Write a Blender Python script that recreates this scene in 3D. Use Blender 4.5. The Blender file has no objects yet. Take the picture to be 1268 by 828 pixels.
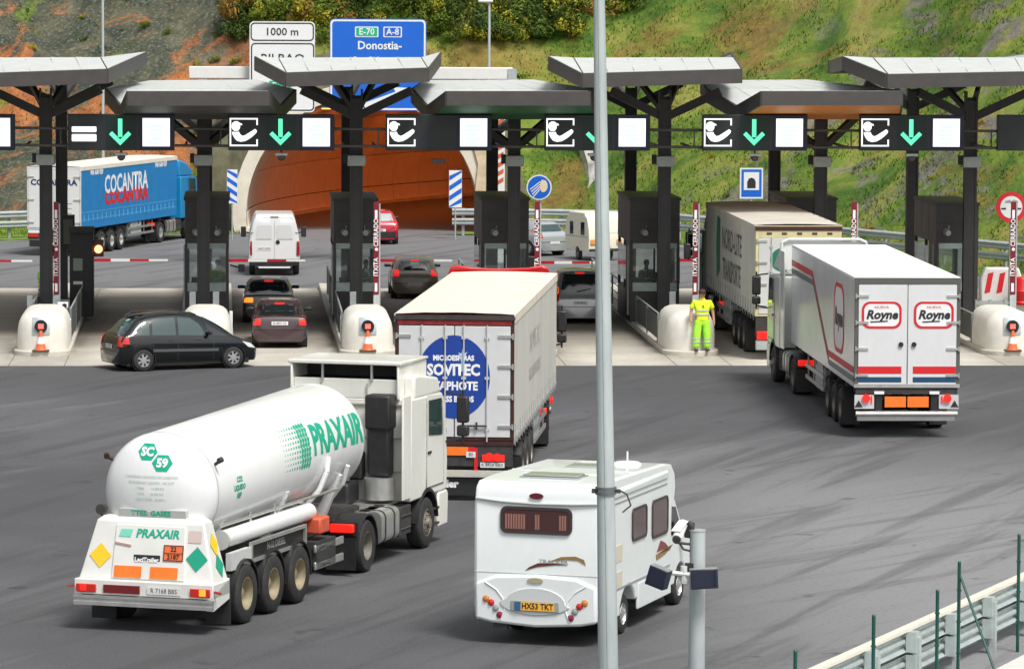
import bpy, bmesh, math, random
import numpy as np
from mathutils import Vector, Matrix
from mathutils.bvhtree import BVHTree
from mathutils import noise as mnoise
random.seed(7)
PI = math.pi
SC = bpy.context.scene
COL = SC.collection

# ------------------------------------------------------------------ camera, world, sun, exposure
FPX, PITCH, ROLL, CAMH, YAW = 5345.0, math.radians(4.571), math.radians(.29), 10.903, .063
fw = Vector((math.sin(YAW)*math.cos(PITCH), math.cos(YAW)*math.cos(PITCH), -math.sin(PITCH)))
rt0 = Vector((math.cos(YAW), -math.sin(YAW), 0)); up0 = rt0.cross(fw)
rt = rt0*math.cos(ROLL) + up0*math.sin(ROLL); up = -rt0*math.sin(ROLL) + up0*math.cos(ROLL)
CP = Vector((0, 0, CAMH))
cd = bpy.data.cameras.new('camera'); cam = bpy.data.objects.new('camera', cd); COL.objects.link(cam)
M = Matrix.Identity(4)
for i in range(3):
    M[i][0], M[i][1], M[i][2], M[i][3] = rt[i], up[i], -fw[i], CP[i]
cam.matrix_world = M
cd.sensor_width = 36; cd.lens = FPX/1268*36; cd.clip_start = 1; cd.clip_end = 3000
SC.camera = cam

def ray(px, py): return fw + rt*((px-634)/FPX) + up*((414-py)/FPX)
def G(px, py, z=0.0):
    d = ray(px, py); return CP + d*((z-CAMH)/d.z)          # point at height z seen there
def Pb(px, py, b):
    d = ray(px, py); return CP + d*(b/d.y)                 # point at distance b down the road

wd = bpy.data.worlds.new('World'); SC.world = wd; wd.use_nodes = True
nt = wd.node_tree; sky = nt.nodes.new('ShaderNodeTexSky'); sky.sky_type = 'NISHITA'; sky.sun_disc = False
SUN_EL, SUN_AZ = math.radians(58), math.radians(150)      # azimuth measured clockwise from +Y
sky.sun_elevation = SUN_EL; sky.sun_rotation = SUN_AZ; sky.air_density = 1.0; sky.dust_density = 3.0; sky.ozone_density = .6
hs = nt.nodes.new('ShaderNodeHueSaturation'); hs.inputs['Saturation'].default_value = .25
nt.links.new(sky.outputs[0], hs.inputs['Color']); nt.links.new(hs.outputs[0], nt.nodes['Background'].inputs[0])
nt.nodes['Background'].inputs[1].default_value = .1
sl = bpy.data.lights.new('sun', 'SUN'); sl.energy = 2.0; sl.angle = math.radians(16); sl.color = (1, .975, .94)
so = bpy.data.objects.new('sun', sl); COL.objects.link(so)
sd = Vector((math.sin(SUN_AZ)*math.cos(SUN_EL), math.cos(SUN_AZ)*math.cos(SUN_EL), math.sin(SUN_EL)))
so.rotation_euler = sd.to_track_quat('Z', 'Y').to_euler(); so.location = (0, 0, 60)
vs = SC.view_settings; vs.view_transform = 'Standard'; vs.look = 'None'; vs.exposure = .75; vs.gamma = 1

# ------------------------------------------------------------------ helpers
def new_mesh(name, verts, faces, mats=None, idx=None):
    me = bpy.data.meshes.new(name); me.from_pydata([tuple(v) for v in verts], [], faces)
    for m in (mats or []): me.materials.append(m)
    if idx: me.polygons.foreach_set('material_index', idx)
    me.update(); return me

def sharpen(me, deg=32, fix=True):
    bm = bmesh.new(); bm.from_mesh(me)
    if fix: bmesh.ops.recalc_face_normals(bm, faces=bm.faces)
    lim = math.radians(deg)
    for f in bm.faces: f.smooth = True
    for e in bm.edges:
        e.smooth = len(e.link_faces) == 2 and e.calc_face_angle(0) < lim
    bm.to_mesh(me); bm.free()

class MB:
    def __init__(s): s.v, s.f = [], []
    def add(s, vs, fs):
        n = len(s.v); s.v += [Vector(v) for v in vs]; s.f += [tuple(i+n for i in f) for f in fs]; return s
    def box(s, x0, x1, y0, y1, z0, z1):
        return s.add([(x0,y0,z0),(x1,y0,z0),(x1,y1,z0),(x0,y1,z0),(x0,y0,z1),(x1,y0,z1),(x1,y1,z1),(x0,y1,z1)],
                     [(3,2,1,0),(4,5,6,7),(0,1,5,4),(1,2,6,5),(2,3,7,6),(3,0,4,7)])
    def bar(s, p0, p1, w, h=None, upv=(0,0,1)):
        p0, p1 = Vector(p0), Vector(p1); d = (p1-p0).normalized(); h = h or w
        u = Vector(upv)
        if abs(d.dot(u)) > .98: u = Vector((0,1,0))
        r = d.cross(u).normalized(); u = r.cross(d)
        c = [r*(a*w/2)+u*(b*h/2) for a, b in ((-1,-1),(1,-1),(1,1),(-1,1))]
        return s.add([p0+k for k in c]+[p1+k for k in c], [(0,1,2,3),(7,6,5,4),(4,5,1,0),(5,6,2,1),(6,7,3,2),(7,4,0,3)])
    def cyl(s, p0, p1, r0, r1=None, n=14, cap=True):
        p0, p1 = Vector(p0), Vector(p1); r1 = r0 if r1 is None else r1; d = (p1-p0).normalized()
        u = Vector((0,0,1)) if abs(d.z) < .9 else Vector((1,0,0)); a = d.cross(u).normalized(); b = d.cross(a)
        vs = [p+(a*math.cos(2*PI*i/n)+b*math.sin(2*PI*i/n))*r for p, r in ((p0,r0),(p1,r1)) for i in range(n)]
        fs = [(i,(i+1)%n,n+(i+1)%n,n+i) for i in range(n)]
        if cap: fs += [tuple(range(n-1,-1,-1)), tuple(range(n,2*n))]
        return s.add(vs, fs)
    def tube(s, pts, r, n=8):
        for a, b in zip(pts[:-1], pts[1:]): s.cyl(a, b, r, n=n)
        return s
    def prism(s, poly, ax, a0, a1):
        # poly: 2D points in the other two axes (x: (y,z), y: (x,z), z: (x,y))
        def mk(p, a): return {'x': (a,p[0],p[1]), 'y': (p[0],a,p[1]), 'z': (p[0],p[1],a)}[ax]
        n = len(poly); return s.add([mk(p,a0) for p in poly]+[mk(p,a1) for p in poly],
            [tuple(range(n)), tuple(range(2*n-1,n-1,-1))]+[(i,n+i,n+(i+1)%n,(i+1)%n) for i in range(n)])
    def loft(s, rings, cap=True, closed=True):
        n = len(rings[0]); vs = [p for r in rings for p in r]; fs = []
        for k in range(len(rings)-1):
            for i in range(n if closed else n-1):
                j = (i+1)%n; fs.append((k*n+i,k*n+j,(k+1)*n+j,(k+1)*n+i))
        if cap: fs += [tuple(range(n-1,-1,-1)), tuple(range((len(rings)-1)*n, len(rings)*n))]
        return s.add(vs, fs)
    def lathe(s, prof, org, ax, n=24):
        # prof: (radius, distance along ax)
        o, d = Vector(org), Vector(ax).normalized(); u = Vector((0,0,1)) if abs(d.z) < .9 else Vector((1,0,0))
        a = d.cross(u).normalized(); b = d.cross(a)
        return s.loft([[o+d*h+(a*math.cos(2*PI*i/n)+b*math.sin(2*PI*i/n))*max(r,.0005) for i in range(n)] for r, h in prof], cap=False)
    def mesh(s, name): return new_mesh(name, s.v, s.f)
    def xf(s, mat): s.v = [mat @ v for v in s.v]; return s

def obj(name, me, m=None, parent=None, label=None, bevel=0, smooth=32, seg=2):
    if isinstance(me, MB): me = me.mesh(name)
    if m is not None: me.materials.clear(); me.materials.append(m)
    if smooth: sharpen(me, smooth)
    o = bpy.data.objects.new(name, me); COL.objects.link(o)
    if parent: o.parent = parent
    if label: o['label'] = label
    if bevel:
        b = o.modifiers.new('bevel', 'BEVEL'); b.width = bevel; b.segments = seg; b.limit_method = 'ANGLE'; b.angle_limit = math.radians(40)
        b.harden_normals = False
    return o
def thing(name, label, cat, loc=(0,0,0), rz=0, group=None):
    o = bpy.data.objects.new(name, None); COL.objects.link(o); o.location = loc; o.rotation_euler = (0,0,rz)
    o.empty_display_size = .3; return tag(o, label, cat, group)
def tag(o, label, cat=None, group=None):
    o['label'] = label
    if cat: o['category'] = cat
    if group: o['group'] = group
    return o
def struct(o, label=None):
    o['kind'] = 'structure'
    if label: o['label'] = label
    return o
def stuff(o, label=None, cat=None):
    o['kind'] = 'stuff'
    if label: o['label'] = label
    if cat: o['category'] = cat
    return o
KIDS = {}
def copy_tree(o, loc=None, rz=None, label=None, group=None):
    kids = {}
    for q in bpy.data.objects:
        if q.parent: kids.setdefault(q.parent.name, []).append(q)
    def rec(a, p):
        c = a.copy(); COL.objects.link(c); c.parent = p
        for ch in kids.get(a.name, []): rec(ch, c)
        return c
    r = rec(o, None)
    if loc is not None: r.location = loc
    if rz is not None: r.rotation_euler = (0,0,rz)
    if label: r['label'] = label
    if group: r['group'] = group
    return r

# text as a flat mesh in its own XY plane, origin at its centre
TXT = {}
def text_mesh(body, size=1.0, bold=0.0, sx=1.0, shear=0.0, align='CENTER', maxseg=None):
    cu = bpy.data.curves.new('t', 'FONT'); cu.body = body; cu.size = size; cu.offset = bold; cu.shear = shear
    cu.align_x = align; cu.align_y = 'CENTER'; cu.resolution_u = 2; cu.space_character = 1.0
    to = bpy.data.objects.new('t', cu); COL.objects.link(to)
    dg = bpy.context.evaluated_depsgraph_get(); dg.update()
    me = bpy.data.meshes.new_from_object(to.evaluated_get(dg)); bpy.data.objects.remove(to); bpy.data.curves.remove(cu)
    for v in me.vertices: v.co.x *= sx
    return me
def frame(org, xdir, ydir):
    x = Vector(xdir).normalized(); y = Vector(ydir).normalized(); z = x.cross(y).normalized(); y = z.cross(x)
    m = Matrix.Identity(4)
    for i in range(3): m[i][0], m[i][1], m[i][2], m[i][3] = x[i], y[i], z[i], org[i]
    return m
def lettering(body, m, parent, org, xdir, ydir, size, bold=.0, sx=1, shear=0, name='lettering', label=None, depth=.004):
    """flat print: thin letters standing just proud of the surface they are printed on"""
    me = text_mesh(body, size, bold, sx, shear); F = frame(org, xdir, ydir); me.transform(F)
    return obj(name, me, m, parent, label, smooth=0)

def rrect(w, h, r=.05, n=4, cx=0, cy=0):
    pts = []
    for sx, sy, a0 in ((1,1,0),(-1,1,90),(-1,-1,180),(1,-1,270)):
        for i in range(n+1):
            a = math.radians(a0+90*i/n); pts.append((cx+sx*(w/2-r)+r*math.cos(a), cy+sy*(h/2-r)+r*math.sin(a)))
    return pts
def flat(poly, org, xdir, ydir, t=.006):
    """a thin plate with the given outline, its back face on the plane through org"""
    F = frame(org, xdir, ydir); mb = MB().prism(poly, 'z', 0, t); mb.xf(F); return mb
def ring_plate(outer, inner, org, xdir, ydir, t=.006):
    F = frame(org, xdir, ydir); n = len(outer)
    vs = [(p[0],p[1],z) for z in (0,t) for pl in (outer,inner) for p in pl]
    fs = []
    for i in range(n):
        j = (i+1)%n; fs += [(i,j,n+j,n+i),(2*n+i,3*n+i,3*n+j,2*n+j),(i,2*n+i,2*n+j,j),(n+i,n+j,3*n+j,3*n+i)]
    mb = MB().add(vs, fs); return mb.xf(F)

def bvh_of(me): return BVHTree.FromPolygons([v.co.copy() for v in me.vertices], [tuple(p.vertices) for p in me.polygons])
def project(me, bvh, d, off):
    """lay a flat mesh onto the surface in bvh along direction d, off metres proud"""
    d = Vector(d).normalized(); c = sum((v.co for v in me.vertices), Vector())/max(1,len(me.vertices)); last = 0
    for v in me.vertices:
        for k in range(0, 12):
            h = bvh.ray_cast(v.co.lerp(c, k/12) - d*6, d)
            if h[0] is not None: break
        if h[0] is not None: last = (h[0]-v.co).dot(d); v.co = h[0] - d*off
        else: v.co = v.co + d*last - d*off
    return me
def gridcut(me, step, axes=(0,1)):
    bm = bmesh.new(); bm.from_mesh(me)
    for ax in axes:
        lo = min(v.co[ax] for v in bm.verts); hi = max(v.co[ax] for v in bm.verts); k = lo+step*.5
        while k < hi:
            no = [0,0,0]; no[ax] = 1; co = [0,0,0]; co[ax] = k
            bmesh.ops.bisect_plane(bm, geom=bm.verts[:]+bm.edges[:]+bm.faces[:], plane_co=co, plane_no=no); k += step
    bm.to_mesh(me); bm.free(); return me
def decal(poly, bvh, org, xdir, ydir, d, m, parent, name, step=.12, off=.006, label=None, thick=.0):
    """a plate cut to poly, bent to follow the body surface it is fixed on"""
    me = new_mesh(name, [(p[0],p[1],0) for p in poly], [tuple(range(len(poly)))])
    gridcut(me, step); me.transform(frame(org, xdir, ydir)); project(me, bvh, d, off+thick)
    o = obj(name, me, m, parent, label, smooth=60)
    dd = Vector(d)
    bad = sum((p.normal.dot(dd) > 0) for p in o.data.polygons) > len(o.data.polygons)/2
    if bad: o.data.flip_normals()
    if thick:
        s = o.modifiers.new('thickness', 'SOLIDIFY'); s.thickness = thick; s.offset = -1
    return o
def decal_text(body, bvh, org, xdir, ydir, d, m, parent, size, bold=0, sx=1, shear=0, off=.006, step=.12, name='lettering', label=None):
    me = text_mesh(body, size, bold, sx, shear); gridcut(me, step); me.transform(frame(org, xdir, ydir)); project(me, bvh, d, off)
    return obj(name, me, m, parent, label, smooth=0)
def cut(me, cutters):
    """boolean difference, evaluated at once"""
    a = bpy.data.objects.new('a', me); COL.objects.link(a); cs = []
    for c in cutters:
        o = bpy.data.objects.new('c', c.mesh('c')); COL.objects.link(o); cs.append(o); sharpen(o.data)
        b = a.modifiers.new('b', 'BOOLEAN'); b.operation = 'DIFFERENCE'; b.solver = 'EXACT'; b.object = o
    dg = bpy.context.evaluated_depsgraph_get(); dg.update()
    out = bpy.data.meshes.new_from_object(a.evaluated_get(dg))
    for o in [a]+cs: bpy.data.objects.remove(o)
    return out

# ------------------------------------------------------------------ materials
MATS = {}
def mat(name, col, rough=.5, metal=0, var=.0, vscale=3, bump=0, bscale=30, emit=None, estr=1, coat=0, spec=.5, streak=None, trans=0, dirt=0, dcol=(.06,.055,.05)):
    if name in MATS: return MATS[name]
    m = bpy.data.materials.new(name); m.use_nodes = True; n = m.node_tree.nodes; L = m.node_tree.links; b = n['Principled BSDF']
    b.inputs['Roughness'].default_value = rough; b.inputs['Metallic'].default_value = metal; b.inputs['Specular IOR Level'].default_value = spec
    b.inputs['Coat Weight'].default_value = coat; b.inputs['Base Color'].default_value = (*col, 1)
    b.inputs['Transmission Weight'].default_value = trans
    tc = n.new('ShaderNodeTexCoord')
    if var or dirt or bump:
        mp = n.new('ShaderNodeMapping'); L.new(tc.outputs['Object'], mp.inputs[0])
        if streak: mp.inputs['Scale'].default_value = streak
    src = None
    if var:
        no = n.new('ShaderNodeTexNoise'); no.inputs['Scale'].default_value = vscale; no.inputs['Detail'].default_value = 7; no.inputs['Roughness'].default_value = .62
        L.new(mp.outputs[0], no.inputs[0])
        r = n.new('ShaderNodeValToRGB'); e = r.color_ramp.elements
        e[0].position, e[1].position = .3, .7
        e[0].color = (*[c*(1-var) for c in col], 1); e[1].color = (*[min(1,c*(1+var)) for c in col], 1)
        L.new(no.outputs[0], r.inputs[0]); src = r.outputs[0]
    if dirt:
        nd = n.new('ShaderNodeTexNoise'); nd.inputs['Scale'].default_value = 1.3; nd.inputs['Detail'].default_value = 9; nd.inputs['Roughness'].default_value = .7
        L.new(mp.outputs[0], nd.inputs[0]); rr = n.new('ShaderNodeMapRange'); rr.inputs[1].default_value = .48; rr.inputs[2].default_value = .78; rr.inputs[4].default_value = dirt
        L.new(nd.outputs[0], rr.inputs[0]); mx = n.new('ShaderNodeMixRGB'); mx.inputs[2].default_value = (*dcol, 1)
        if src: L.new(src, mx.inputs[1])
        else: mx.inputs[1].default_value = (*col, 1)
        L.new(rr.outputs[0], mx.inputs[0]); src = mx.outputs[0]
    if src: L.new(src, b.inputs['Base Color'])
    if bump:
        nb = n.new('ShaderNodeTexNoise'); nb.inputs['Scale'].default_value = bscale; nb.inputs['Detail'].default_value = 5; L.new(mp.outputs[0], nb.inputs[0])
        bp = n.new('ShaderNodeBump'); bp.inputs['Strength'].default_value = bump; bp.inputs['Distance'].default_value = .02
        L.new(nb.outputs[0], bp.inputs['Height']); L.new(bp.outputs[0], b.inputs['Normal'])
    if emit:
        b.inputs['Emission Color'].default_value = (*emit, 1); b.inputs['Emission Strength'].default_value = estr
    MATS[name] = m; return m
W_TRK = mat('white_trailer_paint', (.66,.67,.67), .38, var=.05, vscale=1.2, dirt=.22, dcol=(.36,.34,.3), streak=(1,1,.35))
W_CAB = mat('cream_cab_paint', (.76,.755,.69), .3, var=.04, coat=.3, dirt=.25, dcol=(.34,.31,.25), streak=(1,1,.4))
W_TANK = mat('white_tank_paint', (.76,.77,.76), .3, var=.03, coat=.3, dirt=.18, dcol=(.45,.44,.4), streak=(1,1,.3))
W_MOTOR = mat('white_gelcoat', (.74,.78,.77), .28, var=.03, coat=.4, dirt=.1, dcol=(.5,.49,.46))
W_VAN = mat('white_van_paint', (.74,.74,.73), .3, coat=.4, dirt=.12, dcol=(.4,.38,.34))
CREAM = mat('cream_tarpaulin', (.72,.66,.55), .62, var=.08, vscale=1.5, bump=.35, bscale=1.6, dirt=.3, dcol=(.45,.4,.32))
CURT = mat('grey_white_curtain', (.6,.59,.54), .5, var=.07, vscale=.8, bump=.5, bscale=1.4, dirt=.3, dcol=(.36,.34,.3), streak=(1,1,.3))
TARP_G = mat('grey_green_curtain', (.56,.56,.51), .5, var=.08, vscale=.8, bump=.5, bscale=1.4, dirt=.35, dcol=(.18,.17,.15), streak=(1,1,.3))
TARP_B = mat('blue_curtain', (.006,.2,.5), .42, var=.1, vscale=1.5, bump=.5, bscale=1.5)
BLUECAB = mat('blue_cab_paint', (.01,.24,.5), .3, coat=.4, var=.05)
BLACK = mat('black_plastic', (.018,.018,.019), .5, var=.3, vscale=6, bump=.1)
CHAS = mat('grimy_chassis', (.035,.034,.033), .7, var=.35, vscale=5, bump=.3, dirt=.4, dcol=(.1,.085,.07))
RUBBER = mat('tyre_rubber', (.022,.022,.022), .8, var=.35, vscale=9, bump=.3, bscale=60, dirt=.35, dcol=(.09,.08,.07))
RIM = mat('dusty_steel_rim', (.26,.235,.19), .5, .35, var=.2, vscale=8, dirt=.6, dcol=(.14,.12,.09))
ALU = mat('brushed_aluminium', (.62,.62,.6), .35, .8, var=.12, vscale=4, dirt=.25, dcol=(.25,.24,.22))
GALV = mat('galvanised_steel', (.42,.46,.45), .55, .35, var=.14, vscale=7, bump=.1)
GALVP = mat('galvanised_lamp_pole', (.43,.48,.48), .6, .2, var=.12, vscale=5, streak=(1,1,.15), dirt=.25, dcol=(.26,.29,.28))
GLASS = mat('dark_glass', (.012,.016,.017), .08, spec=.8, coat=.3)
GLASSG = mat('greenish_glass', (.03,.06,.055), .06, spec=.9, coat=.5)
RED_L = mat('red_tail_lens', (.55,.02,.012), .2, coat=.5)
RED_LIT = mat('lit_brake_lens', (.45,.02,.015), .25, emit=(1,.02,.01), estr=.45)
ORA_LIT = mat('lit_indicator_lens', (.9,.25,.02), .25, emit=(1,.2,.02), estr=1.1)
ORANGE = mat('orange_reflective', (.9,.19,.02), .45, var=.1, vscale=5)
BROWN_H = mat('oxide_red_frame', (.05,.014,.012), .5, var=.25, vscale=5)
RED_CAB = mat('red_cab_paint', (.55,.012,.014), .3, coat=.4)
NAVY = mat('navy_print', (.012,.03,.12), .4)
BLUE_P = mat('blue_print', (.01,.05,.3), .45, var=.1)
GREEN_P = mat('green_print', (.0,.36,.22), .4)
DGREEN = mat('dark_green_print', (.01,.17,.1), .5)
RED_P = mat('red_print', (.62,.015,.02), .45)
WHITE_P = mat('white_print', (.8,.8,.8), .45)
BLACK_P = mat('black_print', (.02,.022,.024), .5)
GREY_P = mat('faded_grey_print', (.3,.31,.3), .5)
YELL = mat('hazard_yellow', (.85,.56,.02), .45)
PLATE = mat('plate_white', (.7,.7,.68), .4, var=.05)
CONC = mat('island_concrete', (.52,.49,.42), .8, var=.12, vscale=3, bump=.3, bscale=18, dirt=.35, dcol=(.28,.25,.2))
CONCN = mat('painted_crash_block', (.7,.68,.61), .6, var=.07, vscale=3, bump=.15, bscale=14, dirt=.3, dcol=(.42,.38,.31))
DSTEEL = mat('dark_grey_steel', (.042,.04,.041), .5, .1, var=.18, vscale=3, bump=.05)
FASCIA = mat('grey_fascia_metal', (.068,.062,.06), .5, .15, var=.12, vscale=2.5, dirt=.2, dcol=(.09,.085,.08))
ROOFM = mat('pale_roof_sheet', (.56,.58,.56), .5, .05, var=.08, vscale=2, dirt=.3, dcol=(.36,.36,.33))
SIGNBK = mat('sign_housing', (.02,.022,.025), .4, var=.2, vscale=4)
SIGNBL = mat('sign_bezel', (.008,.009,.04), .35)
LED_W = mat('lit_white_screen', (.35,.35,.35), .4, emit=(.95,.97,1), estr=.78)
LED_M = mat('lit_pale_mint_screen', (.2,.35,.3), .4, emit=(.74,1,.92), estr=.64)
LED_G = mat('lit_green_arrow', (.05,.4,.2), .4, emit=(.12,.95,.48), estr=.75)
HIVIS = mat('hi_vis_yellow', (.75,.95,.02), .6, var=.1, vscale=6)
HIVISG = mat('hi_vis_yellow_green', (.42,.95,.05), .6, var=.12, vscale=6)
REFL = mat('silver_reflective_tape', (.62,.66,.64), .35, .3)
SKIN = mat('skin', (.5,.25,.16), .55)
HAIR = mat('dark_hair', (.025,.015,.012), .7)
GREENPOST = mat('green_fence_post', (.0,.06,.045), .4, var=.15)
# ------------------------------------------------------------------ the setting: terrain, asphalt, apron
def tex_mat(name, build, rough=.9, bump=.4, bs=20, bd=.03):
    m = bpy.data.materials.new(name); m.use_nodes = True; n = m.node_tree.nodes; L = m.node_tree.links; b = n['Principled BSDF']
    b.inputs['Roughness'].default_value = rough; b.inputs['Specular IOR Level'].default_value = .3
    geo = n.new('ShaderNodeNewGeometry')
    def N(scale, detail=6, rgh=.6, st=(1,1,1), rot=(0,0,0), dist=0, off=(0,0,0)):
        mp = n.new('ShaderNodeMapping'); mp.inputs['Scale'].default_value = st; mp.inputs['Rotation'].default_value = rot; mp.inputs['Location'].default_value = off
        mp.vector_type = 'POINT'; L.new(geo.outputs['Position'], mp.inputs[0])
        # rotate first, then stretch
        if any(rot):
            m2 = n.new('ShaderNodeMapping'); m2.inputs['Rotation'].default_value = rot; L.new(geo.outputs['Position'], m2.inputs[0])
            mp.inputs['Rotation'].default_value = (0,0,0); L.new(m2.outputs[0], mp.inputs[0])
        t = n.new('ShaderNodeTexNoise'); t.inputs['Scale'].default_value = scale; t.inputs['Detail'].default_value = detail
        t.inputs['Roughness'].default_value = rgh; t.inputs['Distortion'].default_value = dist; L.new(mp.outputs[0], t.inputs[0]); return t.outputs[0]
    def MR(s, a, c, lo=0, hi=1):
        r = n.new('ShaderNodeMapRange'); r.interpolation_type = 'SMOOTHSTEP'; r.inputs[1].default_value = a; r.inputs[2].default_value = c; r.inputs[3].default_value = lo; r.inputs[4].default_value = hi
        L.new(s, r.inputs[0]); return r.outputs[0]
    def RAMP(s, *st):
        r = n.new('ShaderNodeValToRGB'); e = r.color_ramp.elements
        while len(e) < len(st): e.new(.5)
        for q, (p, c) in zip(e, st): q.position = p; q.color = (*c, 1)
        L.new(s, r.inputs[0]); return r.outputs[0]
    def MIX(f, a, c):
        x = n.new('ShaderNodeMixRGB')
        for i, v in ((0, f), (1, a), (2, c)):
            if isinstance(v, tuple): x.inputs[i].default_value = (*v, 1)
            elif isinstance(v, (int, float)): x.inputs[i].default_value = v
            else: L.new(v, x.inputs[i])
        return x.outputs[0]
    def MATH(op, a, c=0):
        x = n.new('ShaderNodeMath'); x.operation = op; x.use_clamp = False
        for i, v in ((0, a), (1, c)):
            if isinstance(v, (int, float)): x.inputs[i].default_value = v
            else: L.new(v, x.inputs[i])
        return x.outputs[0]
    sep = n.new('ShaderNodeSeparateXYZ'); L.new(geo.outputs['Position'], sep.inputs[0])
    col = build(N, MR, RAMP, MIX, MATH, sep.outputs, n, L)
    rsock = None
    if isinstance(col, tuple): col, rsock = col
    L.new(col, b.inputs['Base Color'])
    if rsock is not None: L.new(rsock, b.inputs['Roughness'])
    if bump:
        bp = n.new('ShaderNodeBump'); bp.inputs['Strength'].default_value = bump; bp.inputs['Distance'].default_value = bd
        L.new(N(bs, 8), bp.inputs['Height']); L.new(bp.outputs[0], b.inputs['Normal'])
    return m

def asphalt(N, MR, RAMP, MIX, MATH, xyz, n, L):
    big = N(.06, 5); fine = N(26, 4, .8)
    base = MIX(MR(big, .35, .65), (.06,.061,.065), (.1,.101,.106))
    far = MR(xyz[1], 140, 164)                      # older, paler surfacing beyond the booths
    base = MIX(far, base, (.3,.303,.31))
    patch = MR(xyz[1], 104, 122, 0, .6); base = MIX(patch, base, (.055,.055,.058))
    near = MATH('MULTIPLY', MR(xyz[0], 5, 13), MR(xyz[1], 108, 84)); base = MIX(MATH('MULTIPLY', near, .85), base, (.24,.24,.243))
    tracks = N(1.1, 6, .62, (1,.06,1), (0,0,.42), .35); tracks2 = N(1.0, 6, .65, (1,.05,1), (0,0,.78), .5)
    tr = MR(tracks, .5, .64); base = MIX(MATH('MULTIPLY', tr, .45), base, (.036,.036,.038))
    tr2 = MATH('MULTIPLY', MR(tracks2, .53, .64), MR(xyz[0], 2, 8)); base = MIX(MATH('MULTIPLY', tr2, .42), base, (.06,.06,.062))
    pale = MR(N(.5, 5, .6, (1,.12,1), (0,0,.55), .6, (9,4,0)), .54, .7); base = MIX(MATH('MULTIPLY', pale, .3), base, (.22,.22,.22))
    base = MIX(MR(fine, .4, .75, 0, .34), base, (.22,.22,.22)); base = MIX(MR(N(9, 3, .6, off=(5,1,0)), .56, .72, 0, .4), base, (.035,.035,.035))
    spot = MR(N(1.1, 3, .5, off=(3,3,3)), .66, .74, 0, .5); base = MIX(spot, base, (.03,.03,.03))
    return base
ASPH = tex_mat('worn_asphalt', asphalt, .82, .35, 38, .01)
def apron(N, MR, RAMP, MIX, MATH, xyz, n, L):
    base = RAMP(N(.5, 7, .65), (.3,(.42,.39,.33)), (.7,(.56,.53,.46)))
    # oil and rubber down the middle of every lane, under the roofs
    ph = MATH('ADD', MATH('MULTIPLY', xyz[0], 2*PI/4.86), 2*PI*1.27/4.86+PI-.25); lane = MATH('ADD', MATH('MULTIPLY', MATH('SINE', MATH('ADD', ph, -PI/2)), .5), .5)
    lane = MR(lane, .15, .85); st = MR(N(.55, 7, .7, (1,.22,1)), .25, .6)
    dep = MR(xyz[1], 125.5, 132, .3, .95)
    d = MATH('MULTIPLY', MATH('MULTIPLY', lane, st), dep)
    stain_shade = MATH('MULTIPLY', MR(xyz[1], 127.5, 136), MR(xyz[1], 157.2, 154)); 
    base = MIX(MATH('MULTIPLY', stain_shade, .7), base, (.13,.11,.086))  # even brown-grey under the roofs: staining and canopy shade in one colour
    base = MIX(d, base, (.075,.062,.05))
    base = MIX(MR(N(7, 6, .7), .45, .8, 0, .4), base, (.2,.17,.13))
    return base
APRON = tex_mat('stained_shaded_concrete', apron, .8, .25, 25, .008)

def polysd(x, y, pl):
    best = 1e9; sg = 1
    for (ax, ay), (bx, by) in zip(pl[:-1], pl[1:]):
        dx, dy = bx-ax, by-ay; t = max(0, min(1, ((x-ax)*dx+(y-ay)*dy)/(dx*dx+dy*dy))); qx, qy = ax+t*dx, ay+t*dy
        d = math.hypot(x-qx, y-qy)
        if d < best-1e-9: best = d; sg = 1 if dx*(y-ay)-dy*(x-ax) > 0 else -1
    return best*sg
HB = [(-120,150),(-60,186),(-13,202),(-2,205),(12.5,201),(15.2,198.5),(30.5,165),(42,146),(60,122),(90,60)]
TXC, TYC = 5.45, 193.0                             # tunnel mouth centre
def tun_x(y): return TXC + max(0, y-TYC)**2/95.0
def hill(x, y):
    d = polysd(x, y, HB)
    if d <= 0: return -.06
    k = max(0, min(1, (x-1)/12)); slope = (1-k)*1.12+k*.86
    amp = min(1, d/5)
    z = d*slope + amp*(1.5*mnoise.noise(Vector((x*.09,y*.09,3)))+.55*mnoise.noise(Vector((x*.3,y*.3,7)))+.22*mnoise.noise(Vector((x*.9,y*.9,1))))
    if x < 6:   # folded rock and draped netting on the left cutting
        kk = max(0, min(1, (6-x)/6)); u = (x*.75+z*.62)
        z += kk*amp*(.5*mnoise.noise(Vector((u*.55,(x-z)*.06,2)))+.3*abs(mnoise.noise(Vector((u*1.6,(x-z)*.12,9)))))
    if d > 26: z = min(z, 26*slope+ (d-26)*.45+2*mnoise.noise(Vector((x*.05,y*.05,0))))
    if y > TYC+1 and abs(x-tun_x(y)) < 6.2: z = max(z, 6.7+.12*mnoise.noise(Vector((x*.8,y*.8,5))))
    return z
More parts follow.
